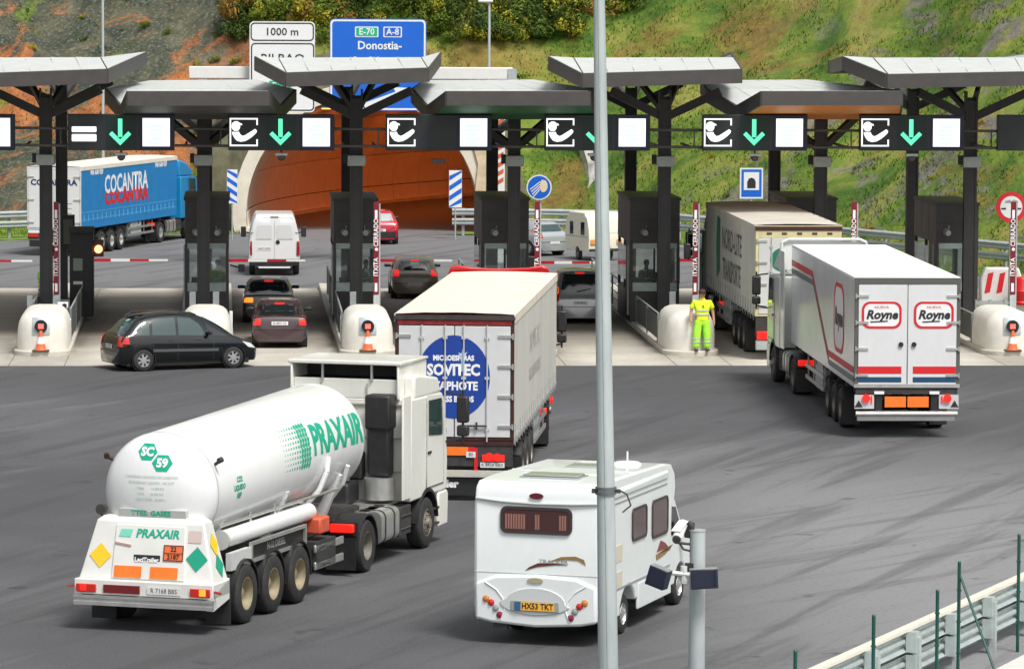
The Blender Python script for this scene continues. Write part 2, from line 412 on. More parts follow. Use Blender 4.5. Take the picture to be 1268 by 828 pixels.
def hillmat(N, MR, RAMP, MIX, MATH, xyz, n, L):
    X, Y, Z = xyz[0], xyz[1], xyz[2]
    # ---- left: grey-green netted rock with orange seams running down to the right
    rot = (0, math.radians(38), 0)
    st = N(.55, 8, .7, (.28,1,1.25), rot, .6)
    rock = RAMP(st, (.3,(.016,.02,.014)), (.45,(.04,.048,.034)), (.58,(.085,.082,.05)), (.75,(.17,.165,.115)))
    seam = N(.2, 7, .7, (.3,1,1.5), rot, .5, (5.3,0,2.1)); rock = MIX(MR(seam, .5, .59), rock, RAMP(N(1.2, 6, .7), (.35,(.2,.055,.012)), (.65,(.42,.15,.045))))
    gs = N(.24, 7, .7, (.35,1,1.2), rot, .4, (1.3,7,9)); rock = MIX(MR(gs, .56, .66), rock, RAMP(N(1.6,6,.7), (.35,(.035,.075,.006)), (.7,(.17,.23,.015))))
    rock = MIX(MR(N(2.6,7,.75,(.7,1,1.2),rot), .55, .72, 0, .8), rock, (.035,.04,.028))
    rock = MIX(MR(N(7,5,.75,(.6,1,1.1),rot), .48, .7, 0, .6), rock, (.24,.25,.2)); rock = MIX(MR(N(13,4,.8), .5, .7, 0, .6), rock, (.012,.014,.01))
    # ---- right: grass slope in diagonal bands
    rot2 = (0, math.radians(-36), 0)
    gb = N(.22, 8, .66, (.4,1,1.35), rot2, .5, (2,2,4))
    grass = RAMP(gb, (.3,(.022,.06,.008)), (.42,(.05,.115,.014)), (.52,(.14,.2,.026)), (.62,(.26,.24,.06)), (.74,(.21,.135,.05)))
    grass = MIX(MR(N(.16,6,.6,(.5,1,1.2),rot2,.5,(8,0,3)), .52, .64, 0, .8), grass, RAMP(N(1.8,6,.7), (.3,(.1,.055,.018)), (.7,(.3,.19,.05))))
    bare = MATH('MULTIPLY', MR(N(.28,7,.7,(.5,1,1.2),rot2,.4,(4,9,1)), .5, .6), MR(MATH('ADD', X, MATH('MULTIPLY', Z, -1.0)), 15, 22))
    grass = MIX(bare, grass, RAMP(N(1.3,7,.75), (.3,(.07,.062,.052)), (.7,(.24,.22,.19))))
    grass = MIX(MR(N(2.4,7,.75), .5, .75, 0, .4), grass, (.022,.045,.006))
    grass = MIX(MR(N(11,5,.8), .5, .68, 0, .25), grass, (.3,.32,.07)); grass = MIX(MR(N(17,4,.8,off=(4,4,4)), .52, .68, 0, .25), grass, (.015,.03,.005))
    base = MIX(MR(MATH('ADD', X, MATH('MULTIPLY', N(.3,5), 5.0)), 2.6, 5.6), rock, grass)
    return base
HILLM = tex_mat('hillside_cutting', hillmat, .95, .6, 3.0, .2)

# ground sheet to the horizon
gm = MB(); gm.add([(-900,-300,-.5),(900,-300,-.5),(900,1500,-.5),(-900,1500,-.5)], [(0,1,2,3)])
VERGE = tex_mat('verge_grass', lambda N,MR,RAMP,MIX,MATH,xyz,n,L: RAMP(N(1.2,8,.7), (.3,(.05,.1,.012)), (.5,(.13,.22,.03)), (.72,(.3,.3,.08))), .95, .6, 12, .05)
struct(obj('ground', gm, VERGE, smooth=0))
# fine terrain where the slopes show, coarse beyond
def terrain():
    xs = list(np.arange(-160,-34,6.0))+list(np.arange(-34,52,.55))+list(np.arange(52,160,6.0))
    ys = list(np.arange(60,150,6.0))+list(np.arange(150,190,1.1))+list(np.arange(190,222,.5))+list(np.arange(222,260,2.0))+list(np.arange(260,420,10.0))
    nx, ny = len(xs), len(ys); vs = []; fs = []
    for y in ys:
        for x in xs: vs.append((x, y, hill(x, y)))
    for j in range(ny-1):
        for i in range(nx-1):
            a = j*nx+i; q = (a,a+1,a+nx+1,a+nx); zz = [vs[k][2] for k in q]
            if max(zz) < 0: continue
            cx = sum(vs[k][0] for k in q)/4; cy = sum(vs[k][1] for k in q)/4
            if TYC-4 < cy < TYC+2.4 and abs(cx-TXC) < 7.2: continue
            if abs(cx-tun_x(cy)) < 5.9 and min(zz) < 6.0 and cy < 215: continue
            fs.append(q)
    me = new_mesh('hillside', vs, fs); return me
hm = terrain(); ho = struct(obj('hillside', hm, HILLM, smooth=0)); 
for p in hm.polygons: p.use_smooth = True
HBV = bvh_of(hm)

# asphalt, cut to leave the verges
road = [(-60,20),(60,20),(60,118),(42,141.5),(30.4,160.5),(16.4,190.5),(13.2,192.6),(11.2,193.6),(11.2,196),(-.2,196),(-.2,193),(-2.2,192.2),(-13,184.5),(-60,166)]
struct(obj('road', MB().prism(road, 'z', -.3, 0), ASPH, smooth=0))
# verge grass strips left and right
struct(obj('verge', MB().prism([(-.2,193),(-2.2,192.2),(-13,184.5),(-60,166),(-60,186.5),(-13,203),(-2,206),(-.2,206)], 'z', -.3, .04).prism([(60,118),(42,141.5),(30.4,160.5),(16.4,190.5),(12.6,190.9),(9.5,191.3),(9.9,193.4),(11.4,193.6),(11.4,202),(12.5,201.4),(15.2,199),(30.8,165.5),(42,146.3),(60,122.5)], 'z', -.3, .04), VERGE, smooth=0))
# edge line painted round the right-hand verge
lp = [(60,117),(41.2,141),(29.6,160),(15.7,189.6),(12.8,191.8)]
lm = MB()
for a, b in zip(lp[:-1], lp[1:]): lm.bar((*a,.001),(*b,.001),.14,.006)
LINEW = mat('worn_road_paint', (.5,.5,.48), .7, var=.3, vscale=4)
struct(obj('edge_line', lm, LINEW, smooth=0))

# concrete apron poured in bays, lane by lane
COLX = [-6.16,-1.18,3.68,8.71,13.53,18.56,23.4]; NOSX = [-5.88+4.84*i for i in range(7)]
ap = bpy.data.objects.new('apron', MB().box(-40,60,124.66,157,-.2,.003).mesh('apron')); ap.data.materials.append(mat('joint_filler', (.1,.09,.08), .9)); COL.objects.link(ap); struct(ap)
xsb = [-40,-30,-22,-16]+[x for k in range(8) for x in (NOSX[0]-4.84+4.84*k-.8+.0, NOSX[0]-4.84+4.84*k+.8)]+[32,40,50,60]
ysb = [124.66,129.2,134.2,139.3,144.4,149.5,154.6,157]
k = 0
for i in range(len(xsb)-1):
    for j in range(len(ysb)-1):
        o = bpy.data.objects.new('slab', MB().box(xsb[i]+.012,xsb[i+1]-.012,ysb[j]+.012,ysb[j+1]-.012,.0035,.012+.003*((i*3+j)%3)).mesh('slab')); o.data.materials.append(APRON); COL.objects.link(o); o.parent = ap
# ------------------------------------------------------------------ toll islands
ORD = ['leftmost','second','third','fourth','fifth','sixth','rightmost']
def island(i):
    x = NOSX[i]; xc = COLX[i]
    # kerb: rounded nose, long parallel sides
    def outline(hw, y0, y1, n=12):
        pts = []
        for k in range(n+1):
            a = PI+PI*k/n; pts.append((x+hw*math.cos(a), y0+hw+hw*.9*math.sin(a)))
        return [(x-hw+(xc-x), y1)] + pts + [(x+hw+(xc-x), y1)]
    k = struct(obj('traffic_island', MB().prism(outline(.84, 127.75, 157.6), 'z', -.1, .16), CONC, bevel=.03))
    k['label'] = f'raised concrete kerb of the {ORD[i]} toll island'
    # crash block at the nose: rounded plan and domed top
    t = thing('crash_block', ['cream crash block with orange cone and round signal, at the far left', 'cream crash block half hidden behind the black car', 'cream crash block with cone left of the white lorry with blue disc', 'cream crash block hidden behind the white lorry with blue disc', 'cream crash block beside the man in yellow', 'cream crash block hidden behind the striped reefer lorry', 'cream crash block cut by the right edge of the photo'][i], 'crash barrier', (x, 128.0, .16), 0, 'crash blocks at the island noses')
    rings = []; hw = .75
    for z, s in ((0,1.0),(.35,1.0),(.62,.985),(.82,.93),(.98,.83),(1.08,.68),(1.13,.5),(1.15,.3)):
        pts = []
        for q in range(17):
            a = PI+PI*q/16; pts.append((hw*s*math.cos(a), .8+.75*s*math.sin(a)+ (1-s)*.1, z))
        pts += [(hw*s, 3.3, z), (-hw*s, 3.3, z)]; rings.append(pts)
    b = MB().loft(rings); obj('block', b, CONCN, t, smooth=50)
    bv = bvh_of(new_mesh('tmp', b.v, b.f))
    if i != 4:
        for q in (0,):
            fr = decal(rrect(.52,.5,.02,2), bv, (-.02,-1,.73), (1,0,0), (0,0,1), (0,1,0), GALV, t, 'signal_plate', .1, .01, thick=.02)
            obj('signal_lamp', MB().cyl((-.02,.0,.73),(-.02,.12,.73),.19,n=20), mat('navy_lamp_lens',(.02,.02,.028),.2,coat=.5), t)
            obj('signal_cross', MB().box(-.1,.06,-.008,.0,.66,.8), mat('lit_red_signal',(.7,.05,.04),.3,emit=(1,.12,.08),estr=1.2), t)
    if i in (0, 2, 3, 5, 6):
        c = thing('traffic_cone', f'orange traffic cone standing before the {ORD[i]} crash block', 'cone', (x-.02, 127.98, .16), 0, 'traffic cones on the island noses')
        obj('cone', MB().lathe([(.17,.03),(.155,.05),(.12,.22),(.112,.222),(.07,.418),(.075,.42),(.04,.6),(.0,.605)], (0,-.0,0), (0,0,1), 20), mat('cone_orange',(.85,.14,.04),.5,var=.1), c)
        obj('reflective_band', MB().lathe([(.12,.22),(.075,.42)], (0,0,0), (0,0,1), 20), mat('cone_white',(.8,.8,.8),.5), c)
        obj('base', MB().box(-.25,.25,-.22,.22,0,.035), mat('cone_base',(.1,.05,.03),.8), c, bevel=.01)
    return t
for i in range(7): island(i)

# ------------------------------------------------------------------ portal columns with canopies
def column(i):
    x = COLX[i]; odd = i % 2 == 0
    t = thing('canopy_column', f'dark steel column with splayed struts at the {ORD[i]} toll island', 'column', (x, 137.5, .16), 0, 'columns carrying the toll canopies')
    top = 7.55 if odd else 6.9
    for nm, y in (('front_post', 0), ('rear_post', 12.0)):
        m = MB(); m.box(-.2,.2,y-.03,y+.03,0,top-.2); m.box(-.2,-.14,y-.16,y+.16,0,top); m.box(.14,.2,y-.16,y+.16,0,top); m.box(-.14,.14,y-.13,y-.031,0,top-.3)
        obj(nm, m, DSTEEL, t)
        obj('base_plate', MB().box(-.32,.32,y-.3,y+.3,0,.03), DSTEEL, t)
    if odd:
        for y in (0, 12.0):
            for s in (-1, 1):
                obj('strut', MB().bar((s*.1,y,6.72),(s*1.75,y-.3,7.52),.2,.27), DSTEEL, t)
                obj('strut', MB().bar((s*.1,y+.3,6.95),(s*.6,y+2.0,7.75),.14,.18), DSTEEL, t)
    else:
        for y in (0, 12.0):
            for s in (-1, 1): obj('strut', MB().bar((s*.12,y+.1,5.75),(s*1.6,y+1.6,6.9),.17,.24), DSTEEL, t)
    obj('cap_box', MB().box(-.29,.29,-.42,.1,5.28-.16,5.62-.16), GALV, t, bevel=.02)
    obj('lamp_bracket', MB().box(-.42,-.29,-.3,-.1,5.2,5.5), CHAS, t)
    return t
for i in range(7): column(i)

def canopy(name, label, pts, th, folds, soffit, rim=None):
    """pts: upper corners (anticlockwise) of the folded roof, folds: index lists of the roof facets"""
    t = thing('toll_canopy', label, 'canopy', tuple(pts[0]), 0, 'folded canopies over the toll lanes'); o = Vector(pts[0])
    P = [Vector(p)-o for p in pts]; n = rim or len(P)
    roof = MB(); 
    for f in folds:
        c = sum((P[k] for k in f), Vector())/len(f)
        vs = [c+(P[k]-c)*.985+Vector((0,0,.012)) for k in f]; vb = [v-Vector((0,0,.03)) for v in vs]; q = len(f)
        roof.add(vs+vb, [tuple(range(q)), tuple(range(2*q-1,q-1,-1))]+[(a,q+a,q+(a+1)%q,(a+1)%q) for a in range(q)])
    obj('roof_sheet', roof, ROOFM, t, smooth=10)
    # standing seams running up the sheets
    se = MB()
    for f in folds:
        if len(f) != 4: continue
        a, b, c, d = [P[k] for k in f]
        for k in range(1, 6):
            u = k/6; p, q = a.lerp(b, u), d.lerp(c, u); se.bar(p.lerp(q,.02)+Vector((0,0,.014)), p.lerp(q,.98)+Vector((0,0,.014)), .03, .018)
    obj('roof_seam', se, ROOFM, t)
    loop = [p for p in range(n)]
    fa = MB()
    for k in range(n):
        a, b = P[k], P[(k+1)%n]
        out = (b-a).cross(Vector((0,0,1))).normalized()*.035
        for s_, e_ in (((a), (b)),):
            fa.add([a-out, b-out, b+out, a+out, a-out-Vector((0,0,th)), b-out-Vector((0,0,th)), b+out-Vector((0,0,th)), a+out-Vector((0,0,th))],
                   [(0,1,2,3),(7,6,5,4),(0,4,5,1),(1,5,6,2),(2,6,7,3),(3,7,4,0)])
    obj('fascia', fa, FASCIA, t, smooth=10)
    a, b = P[0], P[-1] if False else P[1]
    for u in (.0,.36,.72):
        pass
    so_ = MB()
    for f in folds:
        vs = [P[k]-Vector((0,0,th-.04)) for k in f]; vb = [v-Vector((0,0,.03)) for v in vs]; q = len(f)
        so_.add(vs+vb, [tuple(range(q)), tuple(range(2*q-1,q-1,-1))]+[(a_,q+a_,q+(a_+1)%q,(a_+1)%q) for a_ in range(q)])
    obj('soffit', so_, soffit, t, smooth=10)
    return t
SOFD = mat('dark_soffit', (.07,.068,.066), .6, var=.1); SOFG_LIT = mat('green_lit_soffit', (.03,.12,.05), .6, var=.15); SOFO_LIT = mat('orange_lit_soffit', (.6,.22,.05), .6, var=.15)  # green and orange undersides: lane-light spill painted into the soffit colour
def odd_canopy(k, FLp, MLp, FRp, MRp, blx, brx, lab):
    FL, FR = Pb(*FLp, 132), Pb(*FRp, 132); ML, MR = Pb(*MLp, 135.3), Pb(*MRp, 143)
    BL, BR = Pb(blx, 76, 149.3), Pb(brx, 72, 149.3)
    RL = ML.lerp(MR, .0)+Vector((.55,0,.0)); 
    # facets: front slope rising to the ridge ML-MR, back slope falling a little
    IL, IR = Pb(FLp[0]-10+(MLp[0]-FLp[0]+38)*.5, 72, 138), Pb(FRp[0]-8, 71.5, 140)
    canopy('odd', lab, [FL, FR, MR, BR, BL, ML, IL, IR], .44, [(0,1,7,6),(1,2,7),(0,6,5),(6,7,3,4),(7,2,3),(5,6,4)], SOFD, 6)
odd_canopy(0, (-57,92), (-88,70), (133,85.5), (180.5,64.5), -30, 168, 'flat grey canopy cut by the left edge, above the leftmost island')
odd_canopy(2, (354,90), (316,70), (530,84), (545,65), 345, 520, 'grey canopy in front of the blue motorway sign')
odd_canopy(4, (721,91), (680,70), (918,85.5), (906,64.5), 690, 890, 'grey canopy crossed by the tall lamp post')
odd_canopy(6, (1098.7,92), (1044,70), (1300,88), (1278,66), 1026, 1230, 'large grey canopy at the right edge of the photo')
def even_canopy(FLx, FRx, Vl, Tl, Bl, Br, Tr, Vr, soff, lab):
    FL, FR = Pb(FLx, 113, 132), Pb(FRx, 113, 132); VL, VR = Pb(Vl, 131, 135.4), Pb(Vr, 131, 135.4)
    TL, TR = Pb(Tl, 110, 138.8), Pb(Tr, 111, 138.8); BL, BR = Pb(Bl, 100, 149), Pb(Br, 99, 149)
    canopy('even', lab, [FL, FR, VR, TR, BR, BL, TL, VL], .44, [(0,1,2,7),(7,2,3,6),(6,3,4,5)], soff)
even_canopy(158, 333, 150, 131, 185, 316, 366, 347, SOFD, 'lower grey canopy with notched ends above the equals-bar sign')
even_canopy(553, 730, 529, 510, 525, 662, 738, 738, SOFG_LIT, 'lower grey canopy with green lane light painted on its soffit, left of the tall lamp post')
even_canopy(943, 1117, 912, 875, 868, 1000, 1108, 1114, SOFO_LIT, 'lower grey canopy with orange lane light painted on its soffit')

# ------------------------------------------------------------------ lane signs hung on tubes
def lane_sign(k, cx, y0, y1, kind, lab):
    c = Pb(cx, (y0+y1)/2, 134); W, Hh = 3.29, 1.12
    t = thing('lane_sign', lab, 'lane sign', (c.x, 134, c.z), 0, 'illuminated lane signs under the canopies')
    obj('housing', MB().box(-W/2,W/2,0,.28,-Hh/2,Hh/2), SIGNBK, t, bevel=.02)
    def pl(x0, x1, z0, z1, m, name, t0=.008, par=t):
        return obj(name, MB().box(x0,x1,-t0,.0,z0,z1), m, par)
    sx = .025                                        # metres per pixel
    if kind == 'off': return t
    pl(W*.63, W*.49, -Hh/2+.03, Hh/2-.03, SIGNBL, 'screen_bezel', .004) if False else pl(.55, 1.61, -Hh/2+.03, Hh/2-.03, SIGNBL, 'screen_bezel', .004)
    s = pl(.66, 1.5, -.43, .44, LED_W, 'screen', .012)
    rnd = random.Random(k)
    q = MB()
    for r in range(5): q.box(.84+rnd.uniform(-.06,.1), 1.26+rnd.uniform(-.1,.1), -.0145, -.0122, .2-.13*r-.06, .2-.13*r+.045)
    obj('screen_text', q, LED_M, t)
    if kind == 'dash':
        for z in (.09, -.17): obj('sign_bar', flat(rrect(.76,.17 if z>0 else .22,.03,3,0,0), (-1.14,-.001,z), (1,0,0), (0,0,1), .01), LED_W, t)
    else:
        # bracket frame open on its right side
        fr = MB()
        x0, x1, z0, z1, w = -1.6, -.73, -.43, .44, .045
        fr.box(x0,x0+w,-.012,0,z0,z1); fr.box(x0+w,x1,-.012,0,z1-w,z1); fr.box(x0+w,x1,-.012,0,z0,z0+w)
        fr.box(x1-w,x1,-.012,0,z1-w-.17,z1-w); fr.box(x1-w,x1,-.012,0,z0+w,z0+w+.17); obj('symbol_frame', fr, LED_W, t)
        ox, oz = -1.6, .44; u = .87/120.
        def P2(pts): return [(ox+a*u, oz-b*u) for a, b in pts]
        # collector's head with peaked cap, body and outstretched arm (drawn on a 120-unit grid)
        head = P2([(8,30),(12,20),(22,14),(34,14),(42,20),(52,24),(54,30),(44,31),(44,42),(38,52),(30,56),(20,55),(12,48),(8,40)])
        body = P2([(10,58),(26,60),(40,58),(44,68),(54,76),(64,74),(80,64),(96,54),(108,46),(116,53),(114,62),(100,76),(84,88),(66,98),(46,101),(30,96),(20,85),(12,70)])
        for nm, p in (('symbol_head', head), ('symbol_body', body)): obj(nm, flat(p, (0,-.001,0), (1,0,0), (0,0,1), .012), LED_W, t)
    if kind in ('dash', 'open'):
        h = .43; a = MB()
        a.add(*(lambda m: (m.v, m.f))(flat([(-.065,.42),(.065,.42),(.065,-.14),(-.065,-.14)], (0,0,0), (1,0,0), (0,0,1), .012)))
        obj('arrow', a, LED_G, t).location = (-.03, -.001, 0)
        obj('arrow', flat([(-.34,-.06),(-.25,.03),(0,-.22),(.25,.03),(.34,-.06),(0,-.4)], (-.03,-.001,0), (1,0,0), (0,0,1), .012), LED_G, t)
        obj('arrow_panel', MB().box(-.48,.46,-.0035,0,-.52,.52), mat('green_led_panel',(.004,.02,.016),.4), t)
    for s_ in (-1,1): obj('hanger', MB().box(s_*1.3-.04,s_*1.3+.04,.28,.5,-.4,.4), DSTEEL, t)
    return t
labs = ['lane sign cut by the left edge of the photo', 'lane sign with two white bars and a green arrow', 'lane sign with attendant symbol and green arrow, second from the left', 'lane sign with attendant symbol and no arrow', 'lane sign whose arrow is half hidden by the tall lamp post', 'lane sign with green arrow in front of the orange-lit soffit', 'lane sign with green arrow nearest the right edge', 'blank black lane sign at the right edge']
cx = [-48,150,348.5,543.5,740,935,1129.5,1300]
for k, kd in enumerate(['open','dash','open','dark','open','open','open','off']): lane_sign(k, cx[k], 141.7+.06*k, 186+.2*k, kd, labs[k])
for i in range(-1, 7):      # tubes between the signs
    a = Pb(cx[i+1], 164, 134) if i >= 0 else Pb(cx[0], 164, 134)
for i in range(7):
    a, b = Pb(cx[i], 164, 134), Pb(cx[i+1], 164, 134)
    t = thing('gantry_tube', ['pair of grey tubes joining the cut-off sign to the two-bar sign', 'pair of grey tubes left of the second attendant sign', 'pair of grey tubes before the third column', 'pair of grey tubes before the fourth column', 'pair of grey tubes right of the tall lamp post', 'pair of grey tubes under the orange-lit soffit', 'pair of grey tubes at the right edge column'][i], 'tube frame', (a.x+1.65, 134.14, 6.38), 0, 'tube frames between lane signs')
    w = b.x-a.x-3.3
    for z in (-.17+.34, -.36): obj('tube', MB().cyl((0,.1,z),(w,.1,z-.01),.045,n=10), FASCIA, t)
    for x in (w*.2, w*.8):
        obj('tie', MB().box(x-.03,x+.03,.14,3.2,-.39,-.33), FASCIA, t)
    obj('tie', MB().box(w*.86-.02,w*.86+.02,.1,.14,-.36,.2), FASCIA, t)
# dome cameras below four signs
for k, lab in ((1,'dome camera under the two-bar lane sign'),(2,'dome camera under the second attendant sign'),(3,'flat camera box under the arrowless lane sign'),(4,'dome camera partly behind the tall lamp post'),(5,'dome camera above the blue tunnel sign'),(6,'dome camera above the rightmost rear column')):
    c = Pb(cx[k], 186+.2*k, 134); t = thing('lane_camera', lab, 'camera', (c.x+(.0 if k != 4 else -.1), 134.1, c.z), 0, 'cameras under the lane signs')
    if k == 3: obj('housing', MB().box(-.02-.2,.2,-.1,.1,-.4,-.26), FASCIA, t, bevel=.02)
    else:
        obj('hood', MB().box(-.2,.2,-.12,.12,-.17,-.08), GALV, t, bevel=.03); obj('dome', MB().lathe([(.13,-.17),(.12,-.25),(.07,-.31),(0,-.33)], (0,0,0), (0,0,1), 18), FASCIA, t); obj('stem', MB().cyl((0,0,-.1),(0,0,.05),.03), CHAS, t)

# ------------------------------------------------------------------ booths
def booth(i, px0, px1, pyt, lab, person=True, red=False):
    b = 139.2; A, Bp = Pb(px0, pyt, b), Pb(px1, pyt, b); x0, x1, zt = A.x, Bp.x, A.z; w = x1-x0; xc = (x0+x1)/2; z0 = .16
    t = thing('toll_booth', lab, 'toll booth', (xc, b, z0), 0, 'toll booths on the islands'); h = zt-z0; D = 4.6; hw = w/2
    zs, zw = Pb(px0, 350, b).z-z0, Pb(px0, 308, b).z-z0      # sill and head of the windows
    m = MB()
    m.box(-hw,hw,0,D,0,zs-.28); m.box(-hw,hw,0,D,zw+.18,h)
    for sx in (-hw, hw-.09): 
        for sy in (0, D/2, D-.12): m.box(sx,sx+.09,sy,sy+.12,zs-.28,zw+.18)
    obj('wall', m, mat('booth_cladding',(.05,.046,.046),.45,.2,var=.2,vscale=2), t)
    obj('parapet', MB().box(-hw-.04,hw+.04,-.05,D+.05,h-.06,h+.03), DSTEEL, t)
    if i > 2: obj('side_cladding', MB().box(-hw-.014,-hw-.004,.03,1.48,.2,h-.1).box(-hw-.014,-hw-.004,1.54,2.98,zw+.2,h-.1).box(-hw-.014,-hw-.004,3.04,D-.03,zw+.2,h-.1), mat('brown_grey_cladding',(.12,.1,.095),.5,var=.2,vscale=1.5), t)
    for y in (1.5, 3.0): obj('panel_joint', MB().box(-hw-.008,-hw,y,y+.03,zw+.2,h-.08).box(hw,hw+.008,y,y+.03,zw+.2,h-.08), CHAS, t)
    obj('panel_joint', MB().box(-hw+.02,hw-.02,-.006,0,(zw+h)/2+.1,(zw+h)/2+.13), CHAS, t)
    sil = mat('pale_green_frame',(.36,.43,.4),.5,var=.2)
    for z0_, z1_ in ((zs-.28, zs), (zw, zw+.18)): obj('window_rail', MB().box(-hw+.08,hw-.08,-.03,.05,z0_,z1_), sil, t, bevel=.01)
    for x in (-.02,): obj('mullion', MB().box(x-.03,x+.03,-.02,.04,zs,zw), BLACK, t)
    for s in (-1, 1): obj('window', MB().box(min(0,s*(hw-.09)),max(0,s*(hw-.09)),.0,.012,zs,zw), mat('booth_glass',(.6,.68,.66),.03,trans=.9,spec=.6), t)
    for s in (-1, 1): obj('window', MB().box(s*hw-.006,s*hw+.006,.14,D-.14,zs,zw), mat('booth_glass',(.6,.68,.66),.03,trans=.9,spec=.6), t)
    obj('counter', MB().box(-hw+.1,hw-.1,.3,.8,zs-.3,zs-.24), BLACK, t)
    obj('monitor', MB().box(-hw+.2,-hw+.5,.5,.56,zs-.2,zs+.15), BLACK, t)
    obj('chair_back', MB().box(.05,.4,2.3,2.4,zs-.4,zs+.2), BLACK, t, bevel=.04)
    for s in (-1, 1): obj('spotlight', MB().cyl((s*.33,-.22,zw+.52),(s*.36,.0,zw+.55),.09,.12,n=14).bar((s*.3,0,zw+.6),(s*.3,-.16,zw+.75),.03), GALV, t)
    obj('door_post', MB().box(-hw-.05,-hw+.0,.4,.52,.2,zw+.1), GALV, t)
    return t, xc, b, zs+z0
BO = {}
BO[1] = booth(1, 229, 283, 246, 'dark toll booth with attendant in green, behind the black car')
BO[2] = booth(2, 413, 467, 247, 'dark toll booth in front of the tunnel mouth')
BO[3] = booth(3, 597, 655, 246, 'dark toll booth above the red cab roof')
BO[4] = booth(4, 781, 842, 246, 'dark toll booth with open side rail left of the man in yellow')
BO[5] = booth(5, 975, 1036, 246, 'dark toll booth mostly hidden behind the green-disc lorry')
BO[6] = booth(6, 1160, 1212, 252, 'brown toll booth behind the rightmost column')

# leftmost island: black payment machine instead of a booth
t = thing('payment_machine', 'black payment machine with lit amber signal beside the leftmost column', 'payment machine', (COLX[0]+1.0, 141.5, .16), 0)
obj('cabinet', MB().box(-.42,.35,0,1.0,0,2.9), BLACK, t, bevel=.03); obj('visor', MB().box(-.42,.4,-.25,0,2.75,2.95), BLACK, t)
obj('screen', MB().box(-.3,0,-.02,0,1.5,1.9), mat('dim_screen',(.25,.3,.22),.3), t); obj('ticket_slot', MB().box(-.3,.0,-.02,0,1.05,1.15), ALU, t)
obj('signal_lamp', MB().cyl((.52,-.02,2.2),(.52,.1,2.2),.13,n=16), mat('lit_amber',(.9,.3,.1),.3,emit=(1,.28,.1),estr=3), t)
obj('signal_housing', MB().box(.35,.68,.1,.4,1.95,2.5), BLACK, t); obj('keypad', MB().box(.1,.3,-.02,0,1.2,1.6), CHAS, t)
t = thing('column_box', 'green-framed control box on the rear post of the leftmost column', 'control box', (COLX[0]+.25, 149.0, 2.0), 0)
obj('cabinet', MB().box(-.22,.22,-.3,-.05,0,1.1), BLACK, t); obj('panel', MB().box(-.16,.16,-.32,-.3,.1,.95), mat('olive_panel',(.1,.12,.07),.5), t)

# railings, glass-like screens and posts along the islands
RAILM = mat('rail_grey', (.2,.23,.22), .5, .4, var=.15); MESHP = mat('perforated_panel', (.14,.15,.145), .5, .4, var=.3, vscale=30)
def railing(x, s, y0, y1, lab, solid=True, h=1.0, npan=4):
    t = thing('safety_railing', lab, 'railing', (x, y0, .16), 0, 'grey safety railings on the toll islands'); L = y1-y0
    for k in range(npan+1):
        y = L*k/npan; obj('post', MB().box(-.03,.03,y-.03,y+.03,0,h), RAILM, t)
    for k in range(npan):
        a, b = L*k/npan+.05, L*(k+1)/npan-.05
        if solid: obj('panel', MB().box(-.012,.012,a,b,.12,h-.1), MESHP, t)
        else:
            q = MB()
            for z in (.25,.5,.75): q.box(-.012,.012,a,b,z-.015,z+.015)
            obj('rail_bar', q, RAILM, t)
    obj('handrail', MB().cyl((0,0,h),(0,L,h),.028,n=8), GALV, t)
    return t
railing(NOSX[0]+.72, 1, 131.5, 147, 'long slatted railing on the right side of the leftmost island')
railing(NOSX[0]-.55, -1, 134.5, 142, 'railing left of the leftmost column')
railing(NOSX[2]-.74, -1, 130.5, 152, 'railing along the left side of the third island', npan=5)
railing(NOSX[4]-.74, -1, 131, 138.2, 'slanting white-ended railing left of the man in yellow', npan=2, h=.9)
railing(NOSX[4]-.74, -1, 144.5, 156, 'open bar railing behind the booth left of the man in yellow', solid=False)
railing(NOSX[6]-.74, -1, 131, 139, 'short railing right of the striped reefer lorry', npan=2, h=.9)
railing(NOSX[3]-.74, -1, 146, 156, 'bar railing beside the booth above the red cab', solid=False)
WPOST = mat('white_end_post', (.72,.74,.74), .4, .1)
def endpost(px, py0, py1, b, w, lab, m=WPOST, lean=0):
    a = Pb(px, py1, b); z1 = Pb(px, py0, b).z
    o = obj('guard_post', MB().box(-w/2,w/2,-.05,.05,0,z1-.16), m, bevel=.015); o.location = (a.x, b, .16); o.rotation_euler = (0, lean, 0)
    tag(o, lab, 'post', 'short posts on the toll islands')
endpost(85.5, 394, 416, 131.2, .12, 'white post at the right of the leftmost crash block')
endpost(69, 368, 392, 136, .18, 'grey flat post right of the leftmost column', GALV)
endpost(37, 366, 385, 136, .18, 'grey flat post left of the leftmost column', GALV)
endpost(238.5, 361, 387, 136, .2, 'grey flat post left of the second column', GALV)
endpost(267.5, 361, 388, 136, .2, 'grey flat post right of the second column', GALV)
endpost(437, 361, 386, 136, .2, 'grey flat post before the third booth', GALV)
endpost(832.5, 361, 389, 136, .2, 'grey flat post right of the fifth column', GALV)
endpost(423.5, 390, 418, 131, .12, 'white end post left of the third crash block')
endpost(819.5, 396, 418, 130.8, .12, 'white end post of the slanting railing')
endpost(1213, 394, 418, 130.8, .14, 'white end post by the rightmost island')
endpost(286, 385, 410, 131.5, .1, 'white end post right of the second crash block')

